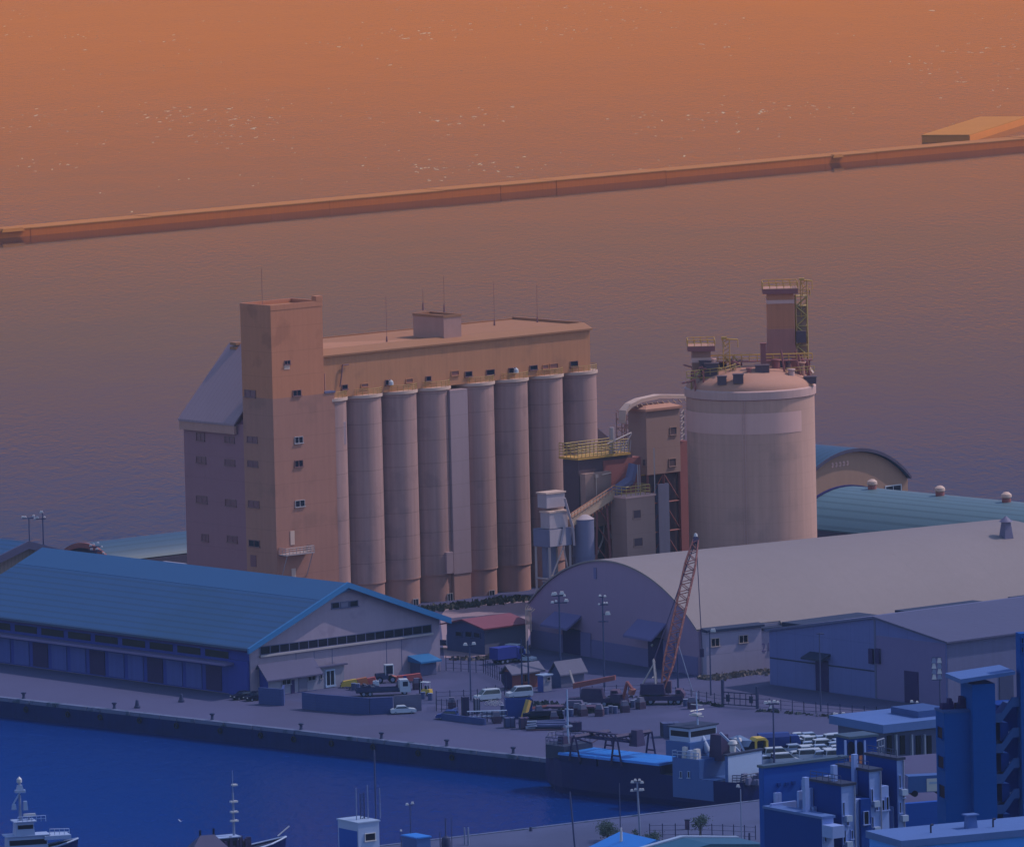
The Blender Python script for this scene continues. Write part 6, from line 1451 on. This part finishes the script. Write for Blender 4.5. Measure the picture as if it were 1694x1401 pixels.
mb = MB(); yE = tsn+.4; mb.rail([(xm-3.6, yS2-.5, 1.4), (xm-3.4, yE, 1.5), (xm+3.4, yE, 1.5), (xm+3.6, yS2-.5, 1.4)], 1.2, 1.1, .1, 3); mb.build('stern_rail', M['pole_steel'], SH.root)
rr = random.Random(8); mb = MB()
for k in range(12): x, y = xm+rr.uniform(-3, 3), yS2-rr.uniform(1, 4.5); mb.tbox(x-.5, x+.5, y-.4, y+.4, 1.2, 1.9+rr.random(), .1, .1, .1, .1)
mb.build('deck_gear', M['warehouse_side'], SH.root)
# ================================================================== small boats at bottom left
def boat(name, label, P, ang, L, B, hull, housem, houses, mast=None, rails=True):
    r = empty(name, P, R_(ang)); tag(r, label, 'boat')
    st = [0, .05, .3, .6, .8, .92, 1.0]; vs = []
    for t in st:
        w = B/2*(1 if t < .6 else max(.04, 1-((t-.6)/.4)**2)); x = -L/2+L*t; zd = 1.7+1.5*max(0, (t-.45)/.55)**1.5
        vs += [(x, -w, zd), (x-.4*t, -w*.8, -.3), (x-.4*t, w*.8, -.3), (x, w, zd)]
    fs = [(k*4+i, k*4+i+1, k*4+5+i, k*4+4+i) for k in range(len(st)-1) for i in range(3)]+[(0, 1, 2, 3), tuple(len(vs)-4+i for i in (3, 2, 1, 0))]
    MB().add(vs, fs).build('hull', M[hull], r)
    MB().add([(v[0], v[1]*.93, v[2]-.3) for i, v in enumerate(vs) if i % 4 in (0, 3)], [(2*k, 2*k+1, 2*k+3, 2*k+2) for k in range(len(st)-1)]).build('deck', M['dark_edge'], r)
    mb = MB()
    for s in (0, 3):
        e = [Vector(vs[k*4+s]) for k in range(len(st))]
        for a, b in zip(e, e[1:]): mb.bar(a, b, .22)
    mb.build('gunwale', M['ship_white'], r)
    for (x0, x1, z0, z1) in houses:
        o = MB().tbox(x0, x1, -B*.32, B*.32, z0, z1, .1, .2, .1, .1).build('deckhouse', M[housem], r)
        MB().box(x0+.3, x1-.3, -B*.32-.0, -B*.32+.05, z0+(z1-z0)*.5, z0+(z1-z0)*.8).box(x1-.2, x1-.08, -B*.22, B*.22, z0+(z1-z0)*.5, z0+(z1-z0)*.8).build('window', M['dark_glass'], o)
        MB().box(x0-.3, x1+.3, -B*.36, B*.36, z1, z1+.15).build('roof', M['ship_white'], o)
    return r
b1_ = boat('patrol_boat', 'pale small ship with a bulky radar mast at the left edge', G(42, 1425, SEA_Z), 15, 17, 4.4, 'ship_black', 'ship_white', ((-3, 3.5, 1.5, 4.2), (-1.6, 1.4, 4.35, 6.4)))
s = Site('t', '', '', G(42, 1425, SEA_Z), 15, real=False); x = s.X(33, 0, 9); z1 = s.Z(1283, x); z0 = 4.3
mb = MB().tube((x, 0, z0), (x, 0, z1-3), .28, .2, 8).tube((x, 0, z1-4), (x, 0, z1), .1, .08, 6); mst = mb.build('mast', M['pole_pale'], b1_)
mb = MB(); mb.box(x-.7, x+.9, -.5, .5, z1-2.6, z1-2.2).tbox(x-.5, x+.6, -.4, .4, z1-2.2, z1-1.4, .2, .2, .1, .1).bar((x-1.2, 0, z1-4.6), (x+.2, 0, z1-2.4), .2).tbox(x-1.3, x-.6, -.3, .3, z1-5.2, z1-4.4, .1, .1, 0, 0).tbox(x+.5, x+1.2, -.3, .3, z1-5.4, z1-4.0, .1, .1, 0, 0); mb.build('radar', M['cool_white'], mst)
MB().lathe([(.05, z1-1.4), (.42, z1-1.0), (.42, z1-.5), (.05, z1-.1)], 12, x).build('radar_dome', M['lamp_white'], mst)
x2 = s.X(48, 0, 7); zq = s.Z(1350, x2); MB().tube((x2, 0, 4), (x2, 0, zq), .15).build('searchlight_post', M['pole_pale'], b1_); MB().tbox(x2-.9, x2+1.2, -.25, .25, zq, zq+.45, 0, .2, 0, 0).build('searchlight', M['lamp_white'], b1_)
MB().rail([(-1.4, -2, 6.5), (3, -2, 6.5)], .9, .8, .07, 2).rail([(3.6, -1.9, 4.3), (6.8, -1.4, 4.1)], .9, .8, .07, 2).build('railing', M['ship_white'], b1_)
MB().box(2.8, 7.0, -1.9, 1.9, 3.5, 4.1).build('foredeck', M['ship_white'], b1_)
b2_ = boat('fishing_boat', 'dark fishing boat with a slim tiered mast and white rimmed bow', G(396, 1424, SEA_Z), 25, 16, 4.2, 'ship_black', 'dark_edge', ((-4.5, -.5, 1.6, 4.0),))
s = Site('t', '', '', G(396, 1424, SEA_Z), 25, real=False); x = s.X(386, 0, 8); z1 = s.Z(1274, x)
mst = MB().tube((x, 0, 2), (x, 0, z1-3.5), .22, .14, 8).tube((x, 0, z1-3.5), (x, 0, z1), .08, .05, 6).build('mast', M['pole_pale'], b2_)
for k, dz in enumerate((2.4, 5.0, 6.6, 8.0, 11.0)): MB().box(x-.1-.35*(k > 0), x+.7, -.4, .4, z1-dz, z1-dz+.25).build('crosstree', M['lamp_white'], mst)
rr = random.Random(6); mb = MB()
for k in range(26): a, b = rr.uniform(-5, 3), rr.uniform(-1.6, 1.6); mb.tbox(a-.3, a+.3, b-.3, b+.3, 1.5, 2.0+rr.uniform(.3, 2.2), .1, .1, .1, .1)
mb.build('deck_gear', M['crane_dark'], b2_)
mb = MB().rail([(-4, -1.9, 1.8), (-6.8, -1.8, 1.8), (-6.8, 1.8, 1.8)], 1.6, .8, .07, 3); mb.build('stern_rail', M['pole_steel'], b2_)
MB().bar((6.6, 0, 3.4), (8.6, 0, 4.8), .18).build('bowsprit', M['lamp_white'], b2_)
r = empty('hut_roof_boat', G(345, 1440, SEA_Z), R_(20)); tag(r, 'violet tented roof with two short posts at the bottom edge', 'boat shelter')
s = Site('t', '', '', G(345, 1440, SEA_Z), 20, real=False)
zt = s.Z(1380); MB().add([(-3.2, -2, zt-2), (2.8, -2, zt-2), (2.4, 2, zt-2), (-2.8, 2, zt-2), (-1.3, -.3, zt), (1.0, -.3, zt)], [(0, 1, 5, 4), (1, 2, 5), (2, 3, 4, 5), (3, 0, 4), (0, 3, 2, 1)]).build('canopy', M['violet_roof'], r)
MB().bar((-1.2, 0, zt-.3), (-1.2, 0, zt+.8), .25).bar((1.0, 0, zt-.3), (1.0, 0, zt+.9), .25).build('post', M['black_paint'], r); MB().box(-2.5, 2.3, -1.6, 1.6, 0.1, zt-2).build('cabin', M['dark_edge'], r)
r = empty('seagull', G(299, 1358, 1.0), 0.6); tag(r, 'white gull flying low over the harbour water', 'gull')
MB().add([(-.25, 0, 0), (0, .08, .02), (.3, 0, 0), (0, -.08, .02), (0, 0, -.08)], [(0, 1, 2), (0, 2, 3), (0, 4, 1), (1, 4, 2), (2, 4, 3), (3, 4, 0)]).add([(.1, .05, .02), (-.1, .05, .02), (-.05, .7, .25), (.05, .7, .25), (.1, -.05, .02), (-.1, -.05, .02), (-.05, -.7, .25), (.05, -.7, .25)], [(0, 1, 2, 3), (4, 5, 6, 7)]).build('body', M['lamp_white'], r)
# ================================================================== near pier
def near_hut(name, label, px0, px1, pyt, pcorner, base, m, m2, cat='hut', z=0.):
    s = Site(name, label, cat, G(*base, z), 34); h = s.Z(pyt); yl = s.Y(px0, 0, h); xr = s.X(px1, 0, h)
    MB().box(0, xr, 0, yl, 0, h).build('wall', m, s.root); MB().box(-.15, xr+.15, -.15, yl+.15, h, h+.2).build('roof', m2, s.root); s.h, s.xr, s.yl = h, xr, yl; return s
KB = near_hut('signal_cabin', 'white and blue cabin with aerials at the bottom edge', 559, 627, 1362, 595, (594, 1425), M['ship_white'], M['cool_white'], 'cabin')
KB.window('u', 603, 1377, 621, 1391, 0, M['lamp_white'], M['dark_glass'], mull=0); MB().box(-.06, -.005, .3, KB.yl-.3, .2, KB.h-1.2).build('shaded_side', M['apartment_blue'], KB.root)
for (px, pt) in ((590, 1303), (609, 1298), (622, 1240), (629, 1303)):
    x = KB.X(px, KB.yl*.4, KB.h); z = KB.Z(pt, x, KB.yl*.4); MB().bar((x, KB.yl*.4, KB.h), (x, KB.yl*.4, z), .13 if px != 622 else .2).build('aerial', M['pole_pale'] if px in (590, 609, 629) else M['pole_steel'], KB.root)
x = KB.X(600, KB.yl*.5, KB.h); z = KB.Z(1311, x, KB.yl*.5)
mb = MB(); 
for dx in (-.35, .35): mb.bar((x+dx, KB.yl*.5, KB.h), (x+dx, KB.yl*.5, z), .14)
for k in range(8): mb.bar((x-.35, KB.yl*.5, KB.h+(z-KB.h)*k/8), (x+.35, KB.yl*.5, KB.h+(z-KB.h)*(k+1)/8), .1)
mb.build('lattice_mast', M['pole_steel'], KB.root)
near_hut('pier_box', 'blue box hut with a pale roof by the bottom edge', 665, 712, 1387, 690, (690, 1415), M['ship_blue'], M['hatch_blue'], 'hut')
r = empty('equipment_drum', G(738, 1402), 0); tag(r, 'dark drum with thin wires on the near pier edge', 'drum'); MB().lathe([(.7, 0), (.75, .7), (.6, 1.6), (.2, 1.9)], 14).build('drum_body', M['dark_steel'], r)
s = Site('t', '', '', G(738, 1402), 0, real=False); MB().bar((0, 0, 1.5), (0, 0, s.Z(1352)), .14).bar((-.9, 0, 0), (-.9, 0, 2.6), .1).bar((.9, 0, 0), (.9, 0, s.Z(1350)), .08).build('wire_post', M['dark_steel'], r)
def npole(label, base, top, w=.13, heads=(), arms=(), lean=0., cat='pole', name='pier_pole', m='pole_steel'):
    s = Site(name, label, cat, G(*base), 0); h = s.Z(top); k = 1/s.sc()
    MB().tube((0, 0, 0), (lean*k, 0, h), w, w*.7, 8).build('pole', M[m], s.root)
    for (a, z, b) in arms: MB().bar((a*k+lean*k, 0, h+z*k), (b*k+lean*k, 0, h+z*k), .12).build('crossarm', M[m], s.root)
    for (x, z, q) in heads: MB().tbox(x*k+lean*k-q/2, x*k+lean*k+q/2, -.3, .3, h+z*k, h+z*k+q*.6, q*.2, q*.2, .1, .1).build('lamp_head', M['lamp_white'], s.root)
npole('thin twin headed lamp post beyond the signal cabin', (680, 1398), 1331, .1, ((-5, 0, .5), (4, 2, .5)), ((-5, 0, 5),), 0, 'lamp', 'pier_lamp')
npole('short slim post with a small light near the blue box hut', (664, 1400), 1374, .1, ((0, 0, .35),))
npole('left of two thick stub poles standing on the near pier edge', (769, 1396), 1368, .17, m='pole_pale'); npole('right of two thick stub poles standing on the near pier edge', (775, 1397), 1368, .2, m='pole_pale')
npole('tall leaning dark pole on the near pier', (951, 1402), 1309, .17, lean=-6); npole('thin faint pole between the leaning pole and the lamp mast', (1027, 1402), 1295, .1)
npole('lamp mast with two tiers of white lamps on the near pier', (1059, 1384), 1294, .2, ((-8, 0, .55), (-3, 3, .5), (4, 3, .5), (8, -1, .55), (-9, -14, .5), (-3, -12, .45), (5, -13, .5), (9, -13, .5)), ((-9, 0, 9), (-9, -14, 9)), -3, 'lamp', 'pier_lamp', 'pole_pale')
npole('curved neck street lamp on the near pier before the ship stern', (1227, 1396), 1305, .13, ((-4, 4, .6),), ((-4, 3, 0),), 0, 'lamp', 'pier_lamp', 'pole_pale'); npole('thick dark stub post right of the curved street lamp', (1240, 1400), 1377, .22, ((0, -14, .3),), m='dark_steel')
r = empty('steel_bin', G(1137, 1371), 0); tag(r, 'narrow dark red box standing on the near pier', 'box'); MB().box(-.35, .35, -.35, .35, 0, 1.4).build('bin_body', M['cargo_brown'], r); MB().box(-.42, .42, -.42, .42, 1.4, 1.55).build('lid', M['dark_edge'], r)
npole('short dark mooring post on the near pier edge', (878, 1374), 1367, .3, m='dark_steel')
fence('pier_fence', 'thin post fence across the near pier right of the small tree', [(1075, 1385), (1160, 1384), (1250, 1388)], 2.2, 1.8)
# trees
def tree(name, label, base, pyt, wpx, n, trunk, m='leaf'):
    s = Site(name, label, 'tree', G(*base), 0); h = s.Z(pyt); k = 1/s.sc(); rr = random.Random(n)
    mb = MB(); mb.tube((0, 0, 0), (.1, 0, h*.6), .16, .07, 7); tips = []
    for i in range(7):
        a = rr.uniform(0, 6.28); b = Vector((.05, 0, h*rr.uniform(trunk, .55))); e = b+Vector((math.cos(a)*wpx*k*.35, math.sin(a)*wpx*k*.35, h*rr.uniform(.15, .38))); mb.tube(b, e, .06, .02, 5); tips.append(e)
    mb.build('trunk', M['bark'], s.root)
    mb = MB(); cl_ = [(t, wpx*k*rr.uniform(.12, .22)) for t in tips]+[(Vector((rr.gauss(0, wpx*k*.16), rr.gauss(0, wpx*k*.16), h*rr.uniform(trunk+.1, .92))), wpx*k*rr.uniform(.1, .2)) for _ in range(9)]
    for q in range(n):
        c, rad = rr.choice(cl_); p = c+Vector((rr.gauss(0, rad), rr.gauss(0, rad), rr.gauss(0, rad*.8)))
        if p.z < h*trunk*.8 or p.z > h: continue
        a = Vector((rr.gauss(0, 1), rr.gauss(0, 1), rr.gauss(0, 1))).normalized()*rr.uniform(.08, .18); b = a.orthogonal().normalized()*rr.uniform(.06, .12)
        mb.quad(p-a, p+b, p+a, p-b)
    mb.build('crown', M[m], s.root)
tree('bushy_tree', 'bushy dark tree beside the blue roof on the near pier', (1005, 1392), 1357, 34, 1500, .1)
tree('small_tree', 'slender small tree with visible trunk on the near pier', (1158, 1386), 1345, 26, 700, .3)
tree('low_bush', 'low dark bush right of the lamp mast', (1078, 1400), 1374, 26, 700, .05)
tree('low_bush', 'small round bush under the slender tree', (1136, 1391), 1382, 12, 250, .05)
tree('low_bush', 'narrow bush peeping beside the lamp mast foot', (1050, 1388), 1369, 9, 200, .1)
# roofs cutting the bottom edge
NR = Site('pier_house', 'pier house with a bright blue gable roof at the bottom edge', 'house', at_depth(1050, 1396, 1190), 30)
zr = NR.Z(1380); MB().prism([(-7, zr-2.3), (0, zr), (4.5, zr-1.5), (4.5, zr-1.8), (0, zr-.3), (-7, zr-2.6)], 'y', -6, 4).build('roof', M['hatch_blue'], NR.root); MB().prism([(-6.5, -8), (-6.5, zr-2.7), (0, zr-.5), (4, zr-2), (4, -8)], 'y', -5.5, 3.5).build('wall', M['ship_blue'], NR.root)
MB().tube((-2.2, 0, zr-1.5), (-2.2, 0, zr+1.2), .25, .15, 8).build('chimney', M['lamp_white'], NR.root)
NR2 = Site('pier_house', 'pier house showing only a pale teal edged roof at the bottom', 'house', at_depth(1157, 1398, 1150), 30)
zr = NR2.Z(1391); MB().prism([(-11, zr-1.6), (0, zr), (9, zr-.9), (9, zr-1.4), (0, zr-.5), (-11, zr-2.1)], 'y', -3, 5).build('roof', M['teal_dark'], NR2.root); MB().prism([(-11, zr-1.58), (0, zr+.02), (9, zr-.88), (9, zr-.7), (0, zr+.22), (-11, zr-1.4)], 'y', 4.2, 5.1).build('ridge_cap', M['cool_white'], NR2.root); MB().prism([(-10.5, -9), (-10.5, zr-2.2), (0, zr-.6), (8.5, zr-1.5), (8.5, -9)], 'y', -2.5, 4.5).build('wall', M['teal_roof'], NR2.root)

# ================================================================== buildings at the foot of the hill, bottom right
YN = 985.0
def block(s, x0, x1, y0, y1, z0, z1, nm, m, par=None): return MB().box(x0, x1, y0, y1, z0, z1).build(nm, M[m], par or s.root)
AP = Site('apartment_block', 'stepped white and blue apartment block with narrow windows at the bottom right', 'apartment block', at_depth(1362, 1401, YN), 34)
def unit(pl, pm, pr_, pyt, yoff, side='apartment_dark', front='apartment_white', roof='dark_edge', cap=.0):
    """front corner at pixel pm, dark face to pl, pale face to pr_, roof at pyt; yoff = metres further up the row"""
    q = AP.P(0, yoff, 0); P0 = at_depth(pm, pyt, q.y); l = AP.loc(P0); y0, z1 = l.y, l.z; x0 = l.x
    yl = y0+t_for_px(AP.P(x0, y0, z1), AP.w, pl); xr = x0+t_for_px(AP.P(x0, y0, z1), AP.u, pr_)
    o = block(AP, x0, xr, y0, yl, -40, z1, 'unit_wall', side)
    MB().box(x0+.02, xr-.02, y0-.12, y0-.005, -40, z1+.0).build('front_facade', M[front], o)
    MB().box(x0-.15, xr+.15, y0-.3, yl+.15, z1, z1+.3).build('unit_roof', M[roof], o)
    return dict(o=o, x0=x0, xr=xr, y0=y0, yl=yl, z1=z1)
def uwin(U, a, b, c, d, nm='window'):
    return AP.window('u', a, b, c, d, U['y0']-.12, M['apartment_white'], M['dark_glass'], mull=0, fr=.1, name=nm, parent=AP.root)
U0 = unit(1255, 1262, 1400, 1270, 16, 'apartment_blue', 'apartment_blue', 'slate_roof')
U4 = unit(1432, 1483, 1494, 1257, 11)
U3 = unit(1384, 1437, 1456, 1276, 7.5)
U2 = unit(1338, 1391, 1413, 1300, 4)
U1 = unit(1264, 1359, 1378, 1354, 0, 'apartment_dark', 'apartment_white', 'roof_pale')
for U, lst in ((U1, ((1363, 1372, 1367, 1392),)), (U2, ((1393, 1326, 1397, 1350), (1400, 1354, 1404, 1366), (1394, 1372, 1399, 1396), (1407, 1372, 1411, 1388))), (U3, ((1440, 1304, 1444, 1330), (1448, 1326, 1452, 1341), (1441, 1350, 1445, 1372))), (U4, ((1486, 1281, 1490, 1304), (1492, 1307, 1496, 1320), (1487, 1326, 1491, 1345)))):
    for w in lst: uwin(U, *w)
# set back pale bays between the units, with stepped parapets and balconies
def bay(pl, pr_, pt, yoff, wins, mt='apartment_white', d=4):
    q = AP.P(0, yoff, 0); l = AP.loc(at_depth(pl, pt, q.y)); xr = l.x+t_for_px(AP.P(l.x, l.y, l.z), AP.u, pr_)
    o = block(AP, l.x, xr, l.y, l.y+d, -40, l.z, 'bay_wall', mt)
    for w in wins: AP.window('u', *w, l.y, M['apartment_white'], M['dark_glass'], mull=0, fr=.1)
    return o
bay(1446, 1470, 1302, 8.2, ((1449, 1325, 1454, 1342), (1458, 1322, 1463, 1341), (1465, 1317, 1470, 1340)))
bay(1399, 1425, 1324, 4.6, ((1405, 1356, 1409, 1372), (1430, 1340, 1438, 1362)))
bay(1477, 1492, 1334, 11.6, ())
bay(1424, 1440, 1322, 5.5, ((1428, 1341, 1437, 1364),), 'apartment_dark')
o = MB(); a0, a1, z0, z1 = AP.rect('u', 1369, 1364, 1389, 1384, U1['y0']-1.2); o.box(a0, a1, U1['y0']-2.2, U1['y0']-.13, z0, z1); o.build('balcony', M['apartment_white'], AP.root)
for (pl, pr_, pb, pt, dy) in ((1277, 1318, 1344, 1329, -.8), (1322, 1341, 1337, 1308, -1.2), (1341, 1346, 1347, 1303, -2.5), (1346, 1362, 1349, 1334, -3.0), (1283, 1288, 1330, 1311, 3.0), (1329, 1337, 1312, 1290, 5.0), (1366, 1383, 1300, 1283, 5.0)):
    y = U1['yl']+dy; q = AP.P(0, y, 0); l = AP.loc(at_depth(pl, pb, q.y)); x1 = l.x+t_for_px(AP.P(l.x, l.y, l.z), AP.u, pr_); h = (pb-pt)/14.
    MB().box(l.x, x1, l.y, l.y+.4, l.z-.9, l.z+h).build('parapet', M['apartment_white'], AP.root)
a0, a1, z0, z1 = AP.rect('u', 1284, 1310, 1289, 1330, U0['y0']); MB().box(a0, a1, U0['y0']-.5, U0['y0']-.13, z0, z1).build('wall_niche', M['apartment_white'], U0['o'])
for (px, py) in ((1288, 1297), (1301, 1296), (1312, 1294), (1330, 1300)):
    a, z = AP.fu(px, py, U0['y0']-.12); MB().box(a-.25, a+.25, U0['y0']-.3, U0['y0']-.13, z-.2, z+.2).build('wall_vent', M['apartment_dark'], U0['o'])
for U in (U2, U3, U4):
    for k in range(2):
        xx = U['xr']-.35; zz = U['z1']-4.2-k*3.1; o = MB().box(U['x0']+.25, U['x0']+1.1, U['y0']-.75, U['y0']-.13, zz, zz+.7).build('air_conditioner', M['cool_white'], U['o'])
    MB().tube((U['xr']-.12, U['y0']-.24, -40), (U['xr']-.12, U['y0']-.24, U['z1']-.1), .09, None, 6).build('downpipe', M['pole_pale'], U['o'])
    MB().rail([(U['x0']+.1, U['y0']+.1, U['z1']+.3), (U['x0']+.1, U['yl']-.2, U['z1']+.3)], .9, 1.2, .06, 2).build('roof_railing', M['pole_steel'], U['o'])
for (px, py, y) in ((1380, 1290, 6.9), (1333, 1310, 5), (1414, 1272, 10)):
    l = AP.loc(at_depth(px, py, AP.P(0, y, 0).y)); MB().box(l.x-.3, l.x+.3, l.y-.3, l.y+.3, l.z-3, l.z+1.8).build('chimney', M['apartment_white'], AP.root)
# gateway tower with orange posts
GT = Site('gateway_tower', 'dark blue stair head tower with two arched openings and orange panels', 'tower', at_depth(1407, 1283, 1075), 30)
h = GT.Z(1222); yl = GT.Y(1383, 0, h); xr = GT.X(1450, 0, h)
MB().box(0, xr, 0, yl, -20, h).build('wall', M['apartment_dark'], GT.root); MB().box(-.2, xr+.2, -.2, yl+.2, h, h+.3).build('roof', M['slate_roof'], GT.root)
for (a, b) in ((1402, 1413), (1418, 1427)):
    a0, a1, z0, z1 = GT.rect('u', a, 1226, b, 1248, 0); c = (a0+a1)/2; w = (a1-a0)/2
    pts = [(a0, z0), (a1, z0), (a1, z1-w)]+[(c+w*math.cos(t), z1-w+w*math.sin(t)) for t in [math.pi*k/8 for k in range(9)]]+[(a0, z1-w)]
    MB().prism(pts, 'y', -.06, -.005).build('arched_opening', M['black_paint'], GT.root)
    a0, a1, z0, z1 = GT.rect('u', a+3, 1249, b-1, 1268, 0); MB().box(a0, a1, -.12, -.005, z0, z1).build('orange_panel', M['orange_paint'], GT.root)
for a in (1398, 1415, 1430): 
    a0, a1, z0, z1 = GT.rect('u', a-1.5, 1224, a+1.5, 1270, 0); MB().box(a0, a1, -.2, -.005, z0, z1).build('pilaster', M['apartment_white'], GT.root)
# shore pavilion with the thick flat roof
PV = Site('shore_pavilion', 'low pavilion with a thick pale flat roof beside the stair tower', 'pavilion', at_depth(1462, 1248, 1130), 32)
h = PV.Z(1213); xr = PV.X(1590, 0, h); MB().box(.8, xr, .8, 12, -12, h).build('wall', M['hut_wall'], PV.root)
MB().box(0, xr+.5, 0, 13, h, PV.Z(1199)).build('roof', M['roof_pale'], PV.root); MB().box(7.5, xr, 2.5, 9, PV.Z(1199), PV.Z(1199)+.9).build('roof_upstand', M['upstand_blue'], PV.root)
for px in (1470, 1492, 1518, 1536): a0, a1, z0, z1 = PV.rect('u', px-3, 1216, px+4, 1247, .8); MB().box(a0, a1, .6, .79, z0, z1).build('window', M['dark_glass'], PV.root)
for px in (1481, 1507, 1528): a0, a1, z0, z1 = PV.rect('u', px-1.2, 1214, px+1.2, 1250, .6); MB().box(a0, a1, .2, .6, z0, z1).build('column', M['pole_pale'], PV.root)
x0 = PV.X(1436, -2, 0); mb = MB().rail([(x0, -2, PV.Z(1246)), (PV.X(1463, -2, 0), -2, PV.Z(1240))], 1.9, .45, .16, 2); mb.build('railing', M['pole_pale'], PV.root)
# ground terrace in front of it, with the white panel van and signboard
VT = Site('delivery_van', 'pale delivery van with a white signboard side left of the stair tower', 'van', at_depth(1502, 1318, 1050), 10)
MB().tbox(0, 5.2, 0, 2, .5, 2.6, .1, .3, 0, 0).build('body', M['ship_blue'], VT.root); a0, a1, z0, z1 = VT.rect('u', 1533, 1287, 1556, 1308, 0); MB().box(a0, a1, -.08, -.01, z0, z1).build('side_panel', M['lamp_white'], VT.root)
MB().box(a0+.3, a1-.3, -.11, -.085, z0+.9, z1-.4).build('panel_print', M['cool_white'], VT.root)
for x in (.9, 4.2): MB().tube((x, -.1, .4), (x, 2.1, .4), .4, None, 12).build('wheel', M['tyre'], VT.root)
TR = Site('terrace', 'sloping pale paved terrace between the apartment block and stair tower', 'terrace', at_depth(1470, 1300, 1070), 20)
MB().add([(-3, -8, -2.2), (22, -8, -2.2), (22, 14, 1.6), (-3, 14, 1.6), (-3, -8, -14), (22, -8, -14), (22, 14, -14), (-3, 14, -14)], [(0, 1, 2, 3), (0, 4, 5, 1), (1, 5, 6, 2), (2, 6, 7, 3), (3, 7, 4, 0), (7, 6, 5, 4)]).build('paving', M['concrete_ground'], TR.root)
MB().box(-3, 16, -9, -8.02, -14, -1.0).build('retaining_wall', M['apartment_blue'], TR.root)
# stair tower building
SB = Site('stair_tower_block', 'dark blue block of flats with a zigzag open staircase at the right edge', 'apartment block', at_depth(1622, 1401, 960), 14)
def bx(pl, pr_, pt, y0, y1, nm, m, zb=-40):
    z = SB.fu((pl+pr_)/2, pt, y0)[1]; x0 = SB.X(pl, y0, z); x1 = SB.X(pr_, y0, z); return MB().box(x0, x1, y0, y1, zb, z).build(nm, M[m], SB.root), x0, x1, z
o, x0, x1, z = bx(1562, 1618, 1178, 2, 5.4, 'low_wing', 'tower_dark'); MB().box(x0-.1, x1+.1, 1.9, 5.5, z, z+.25).build('parapet', M['stair_slab'], SB.root)
mb = MB(); rr = random.Random(13)
for k in range(9): xx = x0+.4+rr.random()*(x1-x0-.8); mb.tbox(xx-.3, xx+.3, 3.4, 4.4, z+.2, z+.6+rr.random()*1.2, .1, .1, .1, .1)
mb.build('roof_planter', M['dark_violet'], SB.root)
for (a, b, c, d) in ((1552, 1201, 1561, 1222), (1553, 1249, 1563, 1271), (1555, 1297, 1565, 1320)): SB.window('w', a, b, c, d, x0, M['tower_dark'], M['black_paint'], mull=0, fr=.1)
o, x0b, x1b, zb_ = bx(1608, 1646, 1131, 1.0, 5.5, 'stair_shaft', 'tower_dark')
mb = MB(); mb.prism([(x0b-1.6, zb_+.8), (x1b+2.2, zb_+1.4), (x1b+2.2, zb_+1.0), (x0b-1.6, zb_+.3)], 'y', .2, 6.2); mb.build('shaft_roof', M['roof_pale'], SB.root)
o, x0c, x1c, zc = bx(1687, 1760, 1046, .8, 2.4, 'lift_tower', 'tower_dark')
for (py) in (1075, 1060): SB.window('u', 1689, py-6, 1693, py+5, .8, M['tower_dark'], M['black_paint'], mull=0, fr=.1)
bx(1650, 1686, 1165, 5, 9, 'stair_back_wall', 'apartment_dark')
for k in range(6):
    py = 1180+k*50.4
    za = SB.fu(1648, py, 2.2)[1]; x_a = SB.X(1643+k*1.6, 1, za); x_b = SB.X(1657+k*1.6, 1, za); x_c = SB.X(1676+k*1.2, 1, za); x_d = SB.X(1688, 1, za); zz = za+1.75
    fl = MB().prism([(x_a, za-.9), (x_b, za-.9), (x_c, zz-.95), (x_d, zz-.95), (x_d, zz+.15), (x_c, zz+.15), (x_b, za+.15), (x_a, za+.15)], 'y', 1.2, 1.5).build('stair_flight', M['stair_slab'], SB.root)
    MB().prism([(x_a, za-.9), (x_b, za-.9), (x_c, zz-.95), (x_d, zz-.95), (x_d, zz-.75), (x_c, zz-.75), (x_b, za-.7), (x_a, za-.7)], 'y', 1.5, 4.9).build('stair_slab', M['stair_slab'], fl)
    MB().box(x_b+.1, x_c-.3, 2.0, 4.9, za-3.2, za-1.1).build('landing_wall', M['apartment_dark'], fl)
# long pale roof in the bottom right corner
FR = Site('corner_building', 'flat roofed building with pale edged roof filling the bottom right corner', 'building', at_depth(1493, 1393, 900), 24)
h = 0.; yl = FR.Y(1438, 0, 0); xr = FR.X(1800, 0, 0)
MB().box(0, xr, 0, yl, -40, -.5).build('wall', M['corner_wall'], FR.root); MB().box(-.3, xr, -.3, yl+.3, -.5, .25).build('roof', M['roof_pale'], FR.root)
mb = MB()
for (px, y) in ((1606, 4),): x = FR.X(px, y, 0); mb.tbox(x-.6, x+.6, y-.5, y+.5, .25, 1.6, .1, .1, .1, .1).box(x-.75, x+.75, y-.65, y+.65, 1.6, 1.75)
mb.build('roof_vent', M['roof_pale'], FR.root)
for (px, y) in ((1540, 3), (1643, 3)): x = FR.X(px, y, 0); MB().tube((x, y, .2), (x, y, 1.1), .1).tube((x, y, 1.1), (x+.3, y, 1.15), .12).build('vent_pipe', M['dark_edge'], FR.root)
